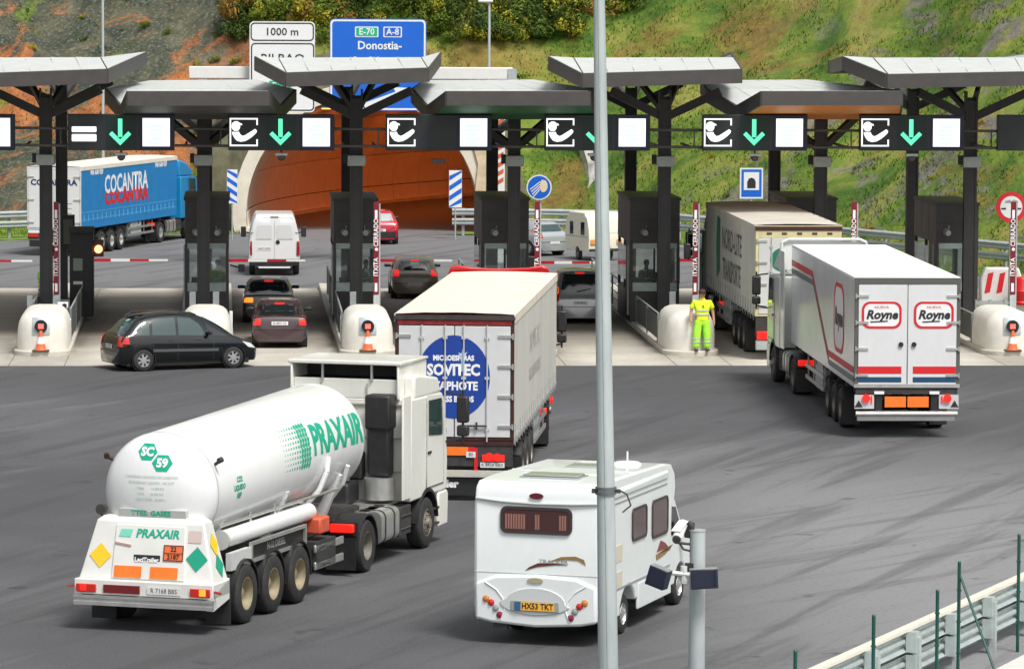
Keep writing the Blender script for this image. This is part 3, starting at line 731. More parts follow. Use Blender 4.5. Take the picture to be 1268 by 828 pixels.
# vertical closed-lane boards: raised boom ends with white lettering
def board(k, px, lab, y0=250, y1=365, b=131.3):
    c = Pb(px, y1, b); z1 = Pb(px, y0, b).z; h = z1-c.z; t = thing('closure_board', lab, 'barrier board', (c.x, b, c.z), 0, 'upright red boards lettered for a closed lane')
    obj('board', MB().box(-.085,.075,0,.06,0,h), mat('dark_red_board',(.17,.006,.016),.45,var=.15), t)
    for z in (.06, h-.55): obj('white_segment', MB().box(-.05,.03,-.008,0,z+.04,z+.3), WHITE_P, t)
    lettering('ITXITA', WHITE_P, t, (-.01,-.012,h*.30), (0,0,1), (-1,0,0), .2, .003, .92)
    lettering('CERRADO', WHITE_P, t, (-.01,-.012,h*.67), (0,0,1), (-1,0,0), .2, .003, .92)
    obj('dot', MB().cyl((0,-.012,h*.49),(0,-.002,h*.49),.05,n=12), WHITE_P, t)
    obj('support', MB().box(.06,.12,.03,.1,-(c.z-1.0),h*.98) if k != 0 else MB().box(.06,.12,.03,.1,-(c.z-.2),h*.98), GALV, t)
    obj('pedestal', MB().box(-.09,.1,0,.16,-(c.z-.2),0), GALV, t, bevel=.02)
    return t
board(0, 70, 'red closed-lane board between the two leftmost columns', b=136)
board(2, 466, 'red closed-lane board beside the third booth')
board(3, 665, 'red closed-lane board below the round blue sign', b=133)
board(4, 861, 'red closed-lane board behind the man in yellow')
board(5, 1057, 'red closed-lane board above the striped reefer lorry')
board(6, 1254, 'red closed-lane board in front of the round red sign')

# lowered booms at the far end of the lanes
def boom(px0, px1, py, lab, b=157.5):
    a, c = Pb(px0, py, b), Pb(px1, py, b); L = c.x-a.x
    t = thing('barrier_boom', lab, 'barrier', (a.x, b, 0), 0, 'lowered red and white booms behind the lanes'); z = a.z
    obj('drive_box', MB().box(-.45,-.1,-.15,.2,.16,1.15), BLACK, t, bevel=.03)
    n = max(3, int(L/.62)); RB = mat('boom_red',(.42,.01,.02),.45); WB = mat('boom_white',(.72,.72,.7),.45)
    for k in range(n):
        x0, x1 = -.1+(L+.1)*k/n, -.1+(L+.1)*(k+1)/n; hh = .055-.028*k/n
        obj('boom_segment', MB().box(x0,x1-.002,-.025,.025,z-hh,z+hh), RB if k % 2 == 0 else WB, t)
    return t
boom(-60, 40, 323, 'boom cut by the left edge behind the leftmost column')
boom(117, 208, 322, 'boom under the blue curtain-sided lorry')
boom(287, 378, 322.5, 'boom crossing behind the white van')
boom(472, 560, 322.5, 'boom behind the brown hatchback')
boom(668, 752, 325, 'boom in front of the cream caravan')
boom(845, 905, 322, 'boom beside the green-disc lorry')
# ------------------------------------------------------------------ tunnel mouth, bending to the right
PORT = mat('portal_concrete', (.62,.57,.46), .8, var=.12, vscale=1.2, bump=.2, bscale=10, dirt=.4, dcol=(.4,.35,.27))
LINING = mat('tunnel_lining_panel', (.7,.62,.52), .5, var=.06, vscale=2, dirt=.25, dcol=(.35,.3,.24))
t = thing('tunnel_portal', 'concrete tunnel mouth glowing orange inside, behind the toll booths', 'tunnel', (TXC, TYC, 0), 0)
R0, ZC = 5.2, .85
def arc(r, n=36, ext=-10):
    return [(r*math.cos(math.radians(a)), ZC+r*math.sin(math.radians(a))) for a in np.linspace(ext, 180-ext, n+1)]
ri, ro = arc(R0), arc(R0+.6)
m = MB(); n = len(ri)
# bell-mouth collar: leans back at the top
def lean(z): return .0+.10*max(0, z)
vs = [(p[0], yy+lean(p[1]), p[1]) for yy in (0, 1.6) for pl in (ro, ri) for p in pl]; fs = []
for k in range(n-1): fs += [(k,k+1,n+k+1,n+k),(2*n+k,3*n+k,3*n+k+1,2*n+k+1),(k,2*n+k,2*n+k+1,k+1),(n+k,n+k+1,3*n+k+1,3*n+k)]
obj('collar', MB().add(vs, fs), PORT, t, smooth=40)
# headwall behind the collar closing the cutting
hw = MB(); ro2 = arc(R0+.35); outer = [(p[0]*1.35, max(-.3, ZC+(p[1]-ZC)*1.32)) for p in ro2]
vs = [(p[0], 1.7, p[1]) for pl in (outer, ro2) for p in pl]; fs = [(k,k+1,n+k+1,n+k) for k in range(n-1)]
vs += [(p[0], 2.3, p[1]) for pl in (outer, ro2) for p in pl]; fs += [(2*n+k+1,2*n+k,3*n+k,3*n+k+1) for k in range(n-1)]+[(k,2*n+k,2*n+k+1,k+1) for k in range(n-1)]
obj('headwall', MB().add(vs, fs), mat('mossy_headwall',(.16,.15,.09),.9,var=.4,vscale=1.3,bump=.5,bscale=6), t, smooth=20)
# lining: curved panels in rows, left wall and vault, following the bend
def tp(y, a, r=R0):
    x = tun_x(TYC+y)-TXC; sl = 2*y/95.0; nx, ny = 1/math.hypot(1,sl), -sl/math.hypot(1,sl); c = r*math.cos(a); return Vector((x+c*nx, y+c*ny, ZC+r*math.sin(a)))
ys = [1.55+2.4*k for k in range(17)]; bands = [math.radians(v) for v in (-9.5, .5, 18.5, 45, 72, 108, 135, 161.5, 179.5, 189.5)]
cnt = 0
for j in range(len(ys)-1):
    for k in range(len(bands)-1):
        a0, a1 = bands[k]+.004, bands[k+1]-.004; y0, y1 = ys[j]+.02, ys[j+1]-.02; q = MB(); sub = 4; vs = []
        rr = R0-.07*(k == 0 or k == len(bands)-2)
        for yy in (y0, y1):
            for s_ in range(sub+1):
                a = a0+(a1-a0)*s_/sub; vs.append(tp(yy,a,rr)); vs.append(tp(yy,a,rr+.08))
        o_ = 2*(sub+1); fs = []
        for s_ in range(sub):
            b = 2*s_; fs += [(b,b+2,b+2+o_,b+o_),(b+1,b+1+o_,b+3+o_,b+3),(b,b+1,b+3,b+2),(b+o_,b+2+o_,b+3+o_,b+1+o_)]
        fs += [(0,o_,o_+1,1),(2*sub,2*sub+1,o_+2*sub+1,o_+2*sub)]
        o = obj('lining_panel', q.add(vs, fs), LINING, t, smooth=40)
# dark shell just outside the panels (joints) and the far end
sh = MB(); rings = []
for y in list(np.arange(1.2, 46, 2.4)): rings.append([tp(y, math.radians(a), R0+.14) for a in np.linspace(-12, 192, 30)])
sh.loft(rings, cap=False, closed=False); obj('shell', sh, mat('joint_dark',(.03,.028,.026),.9), t, smooth=60)
fl = MB(); rings = [[tp(y, 0, 5.3)*1.0 + Vector((0,0,-ZC+.004)), tp(y, PI, 5.3)+Vector((0,0,-ZC+.004))] for y in np.arange(-.2+3.2, 46, 1.5)]
fl.loft(rings, cap=False, closed=False); obj('road_surface', fl, mat('tunnel_asphalt',(.08,.08,.082),.7,var=.15), t, smooth=0)
kb = MB(); rings = []
for y in np.arange(.2, 46, 1.5):
    a = tp(y, PI, 4.9); b_ = tp(y, PI, 5.35); rings.append([Vector((a.x,a.y,0)),Vector((a.x,a.y,.18)),Vector((b_.x,b_.y,.18)),Vector((b_.x,b_.y,0))])
kb.loft(rings); obj('kerb', kb, PORT, t)
obj('end_wall', MB().box(tp(45,0,0).x-7,tp(45,0,0).x+7,45.2,45.5,-.3,8), LINING, t)
# sodium lamps in the vault
LAMPE = mat('lit_sodium_lamp', (.9,.4,.1), .3, emit=(1,.36,.05), estr=4)
for k in range(7):
    y = 5.5+4.2*k; p = tp(y, math.radians(112), R0-.25)
    lt = thing('tunnel_lamp', 'orange sodium lamp fixed to the tunnel vault', 'lamp', (TXC+p.x, TYC+p.y, p.z), 0, 'sodium lamps in the tunnel vault')
    obj('lens', MB().box(-.2,.2,-.6,.6,-.06,-.02), LAMPE, lt); obj('casing', MB().box(-.24,.24,-.64,.64,-.02,.08), GALV, lt)
    ld = bpy.data.lights.new('sodium', 'AREA'); ld.shape = 'RECTANGLE'; ld.size = .5; ld.size_y = 1.6; ld.energy = 46 if k else 12; ld.color = (1,.17,.03)
    lo = bpy.data.objects.new('light', ld); COL.objects.link(lo); lo.parent = lt; lo.location = (0,0,-.1)
# rock and concrete buttress right of the mouth
mb = MB(); rings = []
for k in range(9):
    z = k*.8-.1; wv = .75+.28*math.sin(k*1.7); x = 10.95-.02*k+.12*math.sin(k*2.1); rings.append([(x-.45,192.8+.12*z,z),(x+wv*.5,192.7+.13*z,z),(x+wv,193.6+.2*z,z),(x-.3,195.6+.1*z,z)])
bt = obj('rock_buttress', MB().loft(rings), mat('sandy_rock',(.5,.4,.26),.9,var=.3,vscale=1.2,bump=.7,bscale=4), smooth=0); bt.location=(.1,0,0)
tag(bt, 'pale sandy rock buttress at the right side of the tunnel mouth', 'rock')
rb = obj('rock_outcrop', MB().loft([[(16.0+.25*math.sin(k),199.6+.9*k,.8*k+1.2),(16.7+.35*math.sin(k*1.9+1)+.06*k,199.3+.9*k,.8*k+1.2),(17.0+.2*math.sin(k*2.3)+.05*k,200.5+.9*k,.8*k+1.2),(15.9,200.8+.9*k,.8*k+1.2)] for k in range(6)]), mat('pale_rock',(.4,.39,.36),.9,var=.35,vscale=1.5,bump=.7,bscale=4), smooth=0)
tag(rb, 'pale rock outcrop in the grass behind the caravan', 'rock')

# ------------------------------------------------------------------ overhead sign gantry and road signs
D = 172.0
a, b_ = Pb(237, 90, D), Pb(632, 92, D); zb_, zt_ = Pb(400, 98, D).z, Pb(400, 83, D).z
t = thing('sign_gantry', 'white box-beam gantry carrying the motorway signs over the road', 'gantry', (a.x, D, 0), 0); L = b_.x-a.x
GANW = mat('gantry_white', (.7,.69,.66), .5, var=.05)
obj('beam', MB().box(-.1,L+.1,0,.4,zb_,zt_), GANW, t, bevel=.03)
for x in (.45, L-.35):
    p = obj('leg', MB().box(x-.15,x+.15,.05,.35,0,zb_), GANW, t)
    q = MB()
    for k in range(9): q.add([(x-.14,.046,3.1+.34*k),(x+.1,.046,3.24+.34*k),(x+.1,.046,3.42+.34*k),(x-.14,.046,3.28+.34*k)], [(0,1,2,3)])
    obj('hazard_stripe', q, mat('rust_orange_stripe',(.55,.12,.05),.5), p, smooth=0)
obj('junction_box', MB().box(L-.1,L+.25,-.05,.45,zb_-.05,zt_-.05), GALV, t)
SBLUE = mat('sign_blue', (.005,.12,.58), .45, var=.04, vscale=1); SWH = mat('sign_white', (.74,.75,.75), .45, var=.03); SGR = mat('sign_green', (.0,.42,.22), .45)
def road_panel(px0, px1, py0, py1, d, base, lab, name, border=None, r=.18, pole=True, cat='road sign'):
    A, B_ = Pb(px0, py1, d), Pb(px1, py0, d); w, h = B_.x-A.x, B_.z-A.z; t = thing(name, lab, cat, ((A.x+B_.x)/2, d, A.z), 0)
    obj('panel', flat(rrect(w,h,r,5,0,h/2), (0,0,0), (1,0,0), (0,0,1), .05), base, t)
    if border: obj('border', ring_plate(rrect(w-.06,h-.06,r*.9,5,0,h/2), rrect(w-.2,h-.2,r*.7,5,0,h/2), (0,-.052,0), (1,0,0), (0,0,1), .006), border, t, smooth=0)
    obj('bracket', MB().box(-w*.35,-w*.35+.1,.0,.25,h*.1,h*.9).box(w*.35-.1,w*.35,.0,.25,h*.1,h*.9), GALV, t)
    return t, w, h, 5345/d
def on(t, px, py, sgn, h):     # local x, z from the panel's own pixel offsets
    return (sgn, -.06, h)
dS = 171.6; K = dS/5345
t, w, h, s = road_panel(408, 528, 24, 137, dS, SBLUE, 'blue motorway direction sign with E-70 and A-8 shields', 'direction_sign', SWH)
cx0, zt0 = (408+528)/2, h
def L_(txt, px, py, size, m_, par=t, bold=.006, sx=.95): return lettering(txt, m_, par, ((px-cx0)*K, -.062, zt0-(py-24)*K), (1,0,0), (0,0,1), size, bold, sx)
for px, txt, m_ in ((454,'E-70',SGR),(486,'A-8',SBLUE)):
    obj('shield', flat(rrect((29 if txt=='E-70' else 23)*K,13*K,.04,3), ((px-cx0)*K,-.052,zt0-(40-24)*K), (1,0,0), (0,0,1), .004), SWH, t, smooth=0)
    obj('shield_face', flat(rrect((26 if txt=='E-70' else 20)*K,10.5*K,.03,3), ((px-cx0)*K,-.057,zt0-(40-24)*K), (1,0,0), (0,0,1), .004), m_, t, smooth=0)
    L_(txt, px, 40, .36, SWH)
L_('Donostia-', 470, 57, .46, SWH, bold=.01); L_('San Sebastián', 468, 76, .44, SWH, bold=.01, sx=.85)
obj('arrow', flat([(-1.2,-.35),(.1,.12),(0,.3),(.6,.28),(.3,-.2),(.2,-.05),(-1.1,-.52)], (.6,-.056,h-3.0), (1,0,0), (0,0,1), .006), SWH, t)
t, w, h, s = road_panel(309, 390, 27, 139, dS, SWH, 'white direction sign reading 1000 m and Bilbao', 'direction_sign'); cx0, zt0 = 349.5, h
def R_(px0, px1, py0, py1): obj('border', ring_plate(rrect((px1-px0)*K,(py1-py0)*K,.16,5,((px0+px1)/2-cx0)*K,zt0-((py0+py1)/2-27)*K), rrect((px1-px0-3)*K,(py1-py0-3)*K,.12,5,((px0+px1)/2-cx0)*K,zt0-((py0+py1)/2-27)*K), (0,-.052,0), (1,0,0), (0,0,1), .006), BLACK_P, t, smooth=0)
R_(310.5, 388.5, 28.5, 51); R_(311, 389, 53.5, 137)
def L2(txt, px, py, size, m_, bold=.004): return lettering(txt, m_, t, ((px-cx0)*K, -.062, zt0-(py-27)*K), (1,0,0), (0,0,1), size, bold, 1.05)
L2('1000 m', 349, 40, .42, BLACK_P); L2('BILBAO', 350, 73, .5, BLACK_P)
obj('route_panel', flat(rrect(28*K,12*K,.05,3), ((347-cx0)*K,-.052,zt0-(106-27)*K), (1,0,0), (0,0,1), .006), SGR, t, smooth=0); L2('E-70', 347, 106, .34, SWH)


def pole(x, y, z1, r, name, lab, z0=0, m=GALV, cat='post'):
    o = obj(name, MB().cyl((0,0,0),(0,0,z1-z0),r,r*.8,n=12), m, smooth=40); o.location = (x,y,z0); return tag(o, lab, cat)
# blue and white chevron boards flanking the tunnel approach
for px0, px1, py0, py1, dirn, lab in ((281,294,210,252,-1,'blue and white striped board left of the tunnel mouth'),(556,572,211,257,1,'blue and white striped board right of the tunnel mouth')):
    d = 188.0; A, B_ = Pb(px0,py1,d), Pb(px1,py0,d); w, h = B_.x-A.x, B_.z-A.z
    t = thing('hazard_board', lab, 'road sign', ((A.x+B_.x)/2, d, A.z), 0, 'striped hazard boards at the tunnel'); obj('panel', MB().box(-w/2,w/2,0,.03,0,h), SWH, t)
    for k in range(4):
        z = h*(.02+.27*k); q = w*.32*dirn
        pts = [(-w/2+.01,max(0,z-q)),(w/2-.01,max(0,z+q)),(w/2-.01,min(h,z+q+h*.13)),(-w/2+.01,min(h,z-q+h*.13))]
        if pts[0][1] == pts[3][1] or pts[1][1] == pts[2][1]: continue
        obj('stripe', MB().add([(p[0],-.004,p[1]) for p in pts], [(0,1,2,3)]), SBLUE, t, smooth=0)
    obj('post', MB().cyl((0,.05,-A.z),(0,.05,h*.5),.035), GALV, t)
# round blue sign: use headlights
def disc(r, n=32): return [(r*math.cos(2*PI*k/n), r*math.sin(2*PI*k/n)) for k in range(n)]
d = 158.0; c = Pb(667.5, 232, d); r = 15.7*d/5345
t = thing('headlight_sign', 'round blue headlights sign above a red board', 'road sign', (c.x, d, c.z), 0)
obj('disc', flat(disc(r), (0,.0,0), (1,0,0), (0,0,1), .03), SWH, t); obj('blue_field', flat(disc(r*.9), (0,-.031,0), (1,0,0), (0,0,1), .005), SBLUE, t)
obj('lamp_symbol', flat([(.1,.3),(.24,.27),(.31,.15),(.31,.0),(.24,-.13),(.1,-.16),(.03,-.02),(.04,.2)], (0,-.037,-.02), (1,0,0), (0,0,1), .005), mat('sign_beige',(.75,.62,.4),.5), t)
for k in range(4):
    a0 = Vector((.03,-.04,.2-.09*k)); obj('beam_line', MB().bar(a0, a0+Vector((-.36+.04*k,0,-.28)), .035, .006, (0,-1,0)), SWH, t)
obj('post', MB().cyl((.03,.06,-c.z+.16),(.03,.06,0),.035), GALV, t)
# square blue tunnel sign
d = 162.0; A, B_ = Pb(916,246,d), Pb(945,208,d); w, h = B_.x-A.x, B_.z-A.z
t = thing('tunnel_sign', 'square blue sign with a black tunnel arch, above the green-disc lorry', 'road sign', ((A.x+B_.x)/2, d, A.z), 0)
obj('panel', MB().box(-w/2,w/2,0,.03,0,h), SBLUE, t); obj('white_field', MB().box(-w*.33,w*.33,-.006,0,h*.28,h*.86), SWH, t)
obj('arch_symbol', flat([(-.16,0),(-.16,.24),(-.11,.35),(0,.4),(.11,.35),(.16,.24),(.16,0)], (0,-.007,h*.34), (1,0,0), (0,0,1), .005), BLACK_P, t)
obj('edge', ring_plate([(-w/2,0),(w/2,0),(w/2,h),(-w/2,h)], [(-w*.44,h*.05),(w*.44,h*.05),(w*.44,h*.95),(-w*.44,h*.95)], (0,-.002,0), (1,0,0), (0,0,1), .006), SWH, t, smooth=0)
obj('post', MB().cyl((0,.06,-A.z),(0,.06,h*.6),.04), GALV, t)
# round red-ringed sign
d = 139.0; c = Pb(1252, 256.5, d); r = 19.3*d/5345
t = thing('prohibition_sign', 'round white sign with red ring above the rightmost island', 'road sign', (c.x, d, c.z), 0)
obj('disc', flat(disc(r), (0,0,0), (1,0,0), (0,0,1), .03), mat('sign_red',(.6,.02,.03),.45), t); obj('white_field', flat(disc(r*.72), (0,-.031,0), (1,0,0), (0,0,1), .005), SWH, t)
for s_ in (-1,1): obj('arrow_symbol', flat([(s_*.16,-.0),(s_*.22,.05),(s_*.22,.025),(s_*.33,.025),(s_*.33,-.025),(s_*.22,-.025),(s_*.22,-.05)], (0,-.037,-.05), (1,0,0), (0,0,1), .005), BLACK_P, t)
obj('vehicle_symbol', flat([(-.2,0),(-.2,.06),(-.05,.1),(.0,.05),(.08,.11),(.22,.06),(.22,0)], (0,-.037,.14), (1,0,0), (0,0,1), .005), GREY_P, t)
obj('post', MB().cyl((0,.06,-c.z+.16),(0,.06,0),.045), GALV, t)

# lamp masts behind the plaza
def mast(px, d, pytop, lab, head=True, r=.09):
    c = Pb(px, pytop, d); t = thing('lamp_mast', lab, 'lamp post', (c.x, d, 0), 0, 'slim lamp masts behind the toll plaza')
    obj('pole', MB().cyl((0,0,0),(0,0,c.z),r,r*.6,n=12), mat('mast_steel',(.5,.54,.56),.5,.3), t)
    if head: obj('lamp_head', MB().box(-.5,.15,-.15,.15,c.z-.02,c.z+.12), mat('lamp_head_pale',(.7,.7,.68),.4), t, bevel=.05)
mast(127, 196, -70, 'slim lamp mast in front of the netted rock slope', r=.085)
mast(606, 189, 3, 'slim lamp mast with pale head above the tunnel')

# guardrails: double W-beams on posts
def wprof(h=.31, d=.08): return [(0,-h/2),(d*.3,-h/2+.02),(d,-h*.3),(d,-h*.18),(d*.2,-h*.06),(d*.2,h*.06),(d,h*.18),(d,h*.3),(d*.3,h/2-.02),(0,h/2)]
def guardrail(pts, lab, side=1, heights=(.55,.98), step=2.0, z0=0, ph=1.12, gm=GALV, wmul=1.0, flip=1):
    t = thing('guardrail', lab, 'guardrail', (pts[0][0], pts[0][1], z0), 0); o = Vector((*pts[0],0))
    P = [Vector((*p,0))-o for p in pts]
    for z in heights:
        rings = []
        for k, p in enumerate(P):
            d_ = (P[min(k+1,len(P)-1)]-P[max(k-1,0)]).normalized(); nrm = Vector((d_.y,-d_.x,0))*side
            pr = wprof(.31*wmul); rings.append([p+nrm*a+Vector((0,0,z+b)) for a, b in pr]+[p+nrm*(a-.012)+Vector((0,0,z+b)) for a, b in pr[::-1]])
        obj('rail', MB().loft(rings), gm, t, smooth=50)
    for a, b in zip(P[:-1], P[1:]):
        n_ = max(1, int((b-a).length/step))
        for k in range(n_):
            p = a.lerp(b, (k+.25)/n_); d_ = (b-a).normalized(); nrm = Vector((d_.y,-d_.x,0))*side
            q = p-nrm*.16; m_ = MB().box(-.06,.06,-.05,.05,-.1,ph); m_.xf(Matrix.Translation(q) @ Matrix.Rotation(math.atan2(d_.y,d_.x),4,'Z'))
            po = obj('post', m_, gm, t)
            for z in heights:
                m_ = MB().box(-.1,.1,-.08,.08,z-.16,z+.16); m_.xf(Matrix.Translation(p-nrm*.085) @ Matrix.Rotation(math.atan2(d_.y,d_.x),4,'Z')); obj('spacer', m_, gm, po)
    return t
def Gp(px, py, z=0): g = G(px, py, z); return (g.x, g.y)
guardrail([(-60,167.5),(-14,185.4),(-3.2,192.2),(-.6,192.4)], 'double guardrail in front of the left rock slope', 1, (.62,1.05))
guardrail([(9.35,190.9),(11.4,191.0),(13.6,190.6),(17.6,189.2),(24,178),(31.2,163.2),(43,143),(61,119.5)], 'double guardrail curving round the right verge', 1, (.62,1.05))
# ------------------------------------------------------------------ vehicle components
# vehicles are built with their rear at y=0, forward +y, right +x, ground z=0
def wheel(parent, x, y, r, w, side, rimm=RIM, kind='truck', name='wheel', rr=.56):
    """tyre with a dished rim facing `side` (+1 right, -1 left)"""
    key = ('wheel', r, w, side, kind, rimm.name)
    if key not in TXT:
        t = MB().lathe([(r*rr, -w/2), (r*.9, -w/2), (r*.975, -w*.42), (r, -w*.3), (r, w*.3), (r*.975, w*.42), (r*.9, w/2), (r*rr, w/2), (r*rr*.97, w*.3), (r*rr*.97, -w*.3)], (0,0,0), (side,0,0), 28)
        me = t.mesh('wheel'); me.materials.append(RUBBER); sharpen(me, 40)
        q = r*rr; m = MB()
        if kind == 'truck':
            m.lathe([(q, w/2-.01), (q*.93, w/2-.005), (q*.87, w*.12), (q*.82, -w*.1), (q*.6, -w*.16), (q*.42, -w*.1), (q*.4, w*.2), (q*.3, w*.26), (0, w*.27)], (0,0,0), (side,0,0), 28)
            for k in range(10):
                a = 2*PI*k/10; m.cyl((side*-w*.04, q*.53*math.cos(a), q*.53*math.sin(a)), (side*(w*.03), q*.53*math.cos(a), q*.53*math.sin(a)), q*.045, n=6)
        elif kind == 'steer':
            m.lathe([(q, w/2-.01), (q*.93, w/2+.0), (q*.9, w*.3), (q*.72, w*.42), (q*.5, w*.5), (q*.36, w*.52), (q*.34, w*.7), (0, w*.72)], (0,0,0), (side,0,0), 28)
            for k in range(10):
                a = 2*PI*k/10; m.cyl((side*w*.44, q*.6*math.cos(a), q*.6*math.sin(a)), (side*(w*.58), q*.6*math.cos(a), q*.6*math.sin(a)), q*.05, n=6)
        else:
            m.lathe([(q, w/2-.01), (q*.95, w/2+.004), (q*.9, w*.36), (q*.86, w*.3)], (0,0,0), (side,0,0), 28)
            m.lathe([(q*.25, w*.3), (q*.22, w*.46), (0, w*.47)], (0,0,0), (side,0,0), 16)
            for k in range(7):
                a = 2*PI*k/7; c, s_ = math.cos(a), math.sin(a)
                m.bar((side*w*.42, 0, 0), (side*w*.38, q*.9*c, q*.9*s_), q*.3, q*.1, (1,0,0))
        rm = m.mesh('rim'); rm.materials.append(rimm); sharpen(rm, 40)
        bk = None
        if kind == 'car':
            bk = MB().cyl((side*w*.05,0,0), (side*w*.2,0,0), q*.97, n=24).mesh('brake_backing'); bk.materials.append(BLACK)
        TXT[key] = (me, rm, bk)
    me, rm, bk = TXT[key]
    o = bpy.data.objects.new(name, me); COL.objects.link(o); o.parent = parent; o.location = (x, y, r)
    q = bpy.data.objects.new('rim', rm); COL.objects.link(q); q.parent = o
    if bk: q2 = bpy.data.objects.new('brake_backing', bk); COL.objects.link(q2); q2.parent = o
    return o

def arch(y, x0, x1, r, t=.05, z=.5, a0=-10, a1=190, n=12):
    """mudguard: an arc over a wheel centred at (y,z)"""
    rings = []
    for i in range(n+1):
        a = math.radians(a0+(a1-a0)*i/n); c, s = math.cos(a), math.sin(a)
        rings.append([(x0, y+r*c, z+r*s), (x1, y+r*c, z+r*s), (x1, y+(r+t)*c, z+(r+t)*s), (x0, y+(r+t)*c, z+(r+t)*s)])
    return MB().loft(rings)

def semitrailer(T, L=13.6, W=2.55, zb=1.25, zt=3.98, side=W_TRK, roof=CREAM, rear=W_TRK, frame_m=ALU, axles=(2.9,4.21,5.52), wm=RIM, skirt=False, slack=False):
    w = W/2
    obj('cargo_body', MB().box(-w, w, .03, L, zb, zt-.03), side, T, bevel=.02)
    if slack:      # tarpaulin roof: slightly saggy between the bows
        vs, fs = [], []; nx, ny = 8, 40
        for j in range(ny+1):
            for i in range(nx+1):
                u = i/nx*2-1; y = .0+L*j/ny
                z = zt+.02+.035*(1-u*u)-.02*abs(math.sin(j*PI/4))+random.uniform(-.006,.006); vs.append((u*(w+.02), y, z))
        for j in range(ny):
            for i in range(nx): a = j*(nx+1)+i; fs.append((a,a+1,a+nx+2,a+nx+1))
        top = MB().add(vs, fs); top.box(-w-.022, -w+.01, 0, L, zt-.16, zt+.015); top.box(w-.01, w+.022, 0, L, zt-.16, zt+.015)
        obj('roof', top, roof, T, smooth=50)
    else:
        obj('roof', MB().box(-w, w, .0, L, zt-.03, zt+.01), roof, T, bevel=.015)
    # chassis and running gear
    c = MB(); c.box(-.55, -.43, .1, L-.5, zb-.32, zb-.003); c.box(.43, .55, .1, L-.5, zb-.32, zb-.003)
    for k in range(9): c.box(-w+.05, w-.05, .3+k*1.55, .4+k*1.55, zb-.14, zb-.004)
    for a in axles: c.cyl((-1.0,a,.5), (1.0,a,.5), .07); c.box(-.6,-.42,a-.5,a+.4,.42,.62); c.box(.42,.6,a-.5,a+.4,.42,.62)
    obj('chassis', c, CHAS, T)
    for a in axles:
        for s in (-1, 1): wheel(T, s*(w-.2), a, .5, .385, s, wm)
    g = MB()
    for s in (-1, 1):
        for a in axles: obj('mudguard', arch(a, s*(w-.4), s*(w-.02), .55, .02, .5, 25, 155, 8), BLACK, T)
    for s in (-1, 1):
        m = MB().box(s*.75-.04, s*.75+.04, L-3.05, L-2.95, .12, zb-.2); m.box(s*.75-.14, s*.75+.14, L-3.14, L-2.86, .08, .12); m.bar((s*.75,L-3,.55),(s*.75,L-2.3,zb-.25),.05)
        obj('landing_leg', m, CHAS, T)
        sg = MB()
        for z in (.62, .92): sg.box(s*(w-.03)-.02, s*(w-.03)+.02, axles[-1]+.9, L-3.4, z-.05, z+.05)
        for y in np.linspace(axles[-1]+1.0, L-3.5, 4): sg.box(s*(w-.08)-.02, s*(w-.08)+.02, y-.03, y+.03, .55, zb-.05)
        obj('side_guard', sg, ALU, T)
    # pallet box and spare carrier
    obj('pallet_box', MB().box(-w+.06, w-.06, axles[-1]+1.5, axles[-1]+3.0, .5, zb-.02), GALV, T, bevel=.02)
    return w

def mudflaps(T, w, y, txt=None):
    for s in (-1, 1):
        obj('mudflap', MB().box(s*(w-.2)-.22, s*(w-.2)+.22, y, y+.02, .12, .75), BLACK, T)

def rear_hardware(T, w, zb, zt, hinges=4, frame_m=BROWN_H, door_m=W_TRK, ribs=True, ft=.16, inset=.1, rods=(.28,.86)):
    """doors, frame, hinges and lock rods on the rear face (y = 0 looking at -y)"""
    f = MB(); f.box(-w, -w+inset, -.03, .04, zb, zt); f.box(w-inset, w, -.03, .04, zb, zt); f.box(-w+inset, w-inset, -.028, .04, zt-ft, zt); f.box(-w+inset, w-inset, -.028, .04, zb, zb+.07)
    obj('rear_frame', f, frame_m, T, bevel=.006)
    for s in (-1, 1):
        x0, x1 = sorted((s*.012, s*(w-inset-.006)))
        d = obj('rear_door', MB().box(x0, x1, -.045, .02, zb+.075, zt-ft-.006), door_m, T, bevel=.008)
        for k in range(hinges):
            z = zb+.3+k*(zt-zb-.75)/(hinges-1)
            obj('hinge', MB().box(min(s*(w-.34),s*(w-.01)), max(s*(w-.34),s*(w-.01)), -.07, -.047, z-.03, z+.03).cyl((s*(w-.03),-.06,z-.06),(s*(w-.03),-.06,z+.06),.022,n=8), ALU, d)
        if ribs:
            for x in rods:
                r_ = MB().cyl((s*x,-.075,zb-.02),(s*x,-.075,zt-ft+.02),.016,n=8)
                for z in (zb+.25, (zb+zt)/2, zt-ft-.25): r_.box(s*x-.05, s*x+.05, -.08, -.046, z-.03, z+.03)
                obj('lock_rod', r_, mat('dusty_white_rod',(.5,.5,.49),.45), d)
            h = MB().bar((s*rods[0],-.1,zb+.32),(s*(rods[0]+.5),-.1,zb+.32),.035).box(s*(rods[0]+.28)-.02, s*(rods[0]+.28)+.02, -.12, -.08, zb+.24, zb+.4)
            obj('door_handle', h, CHAS, d)
    return f

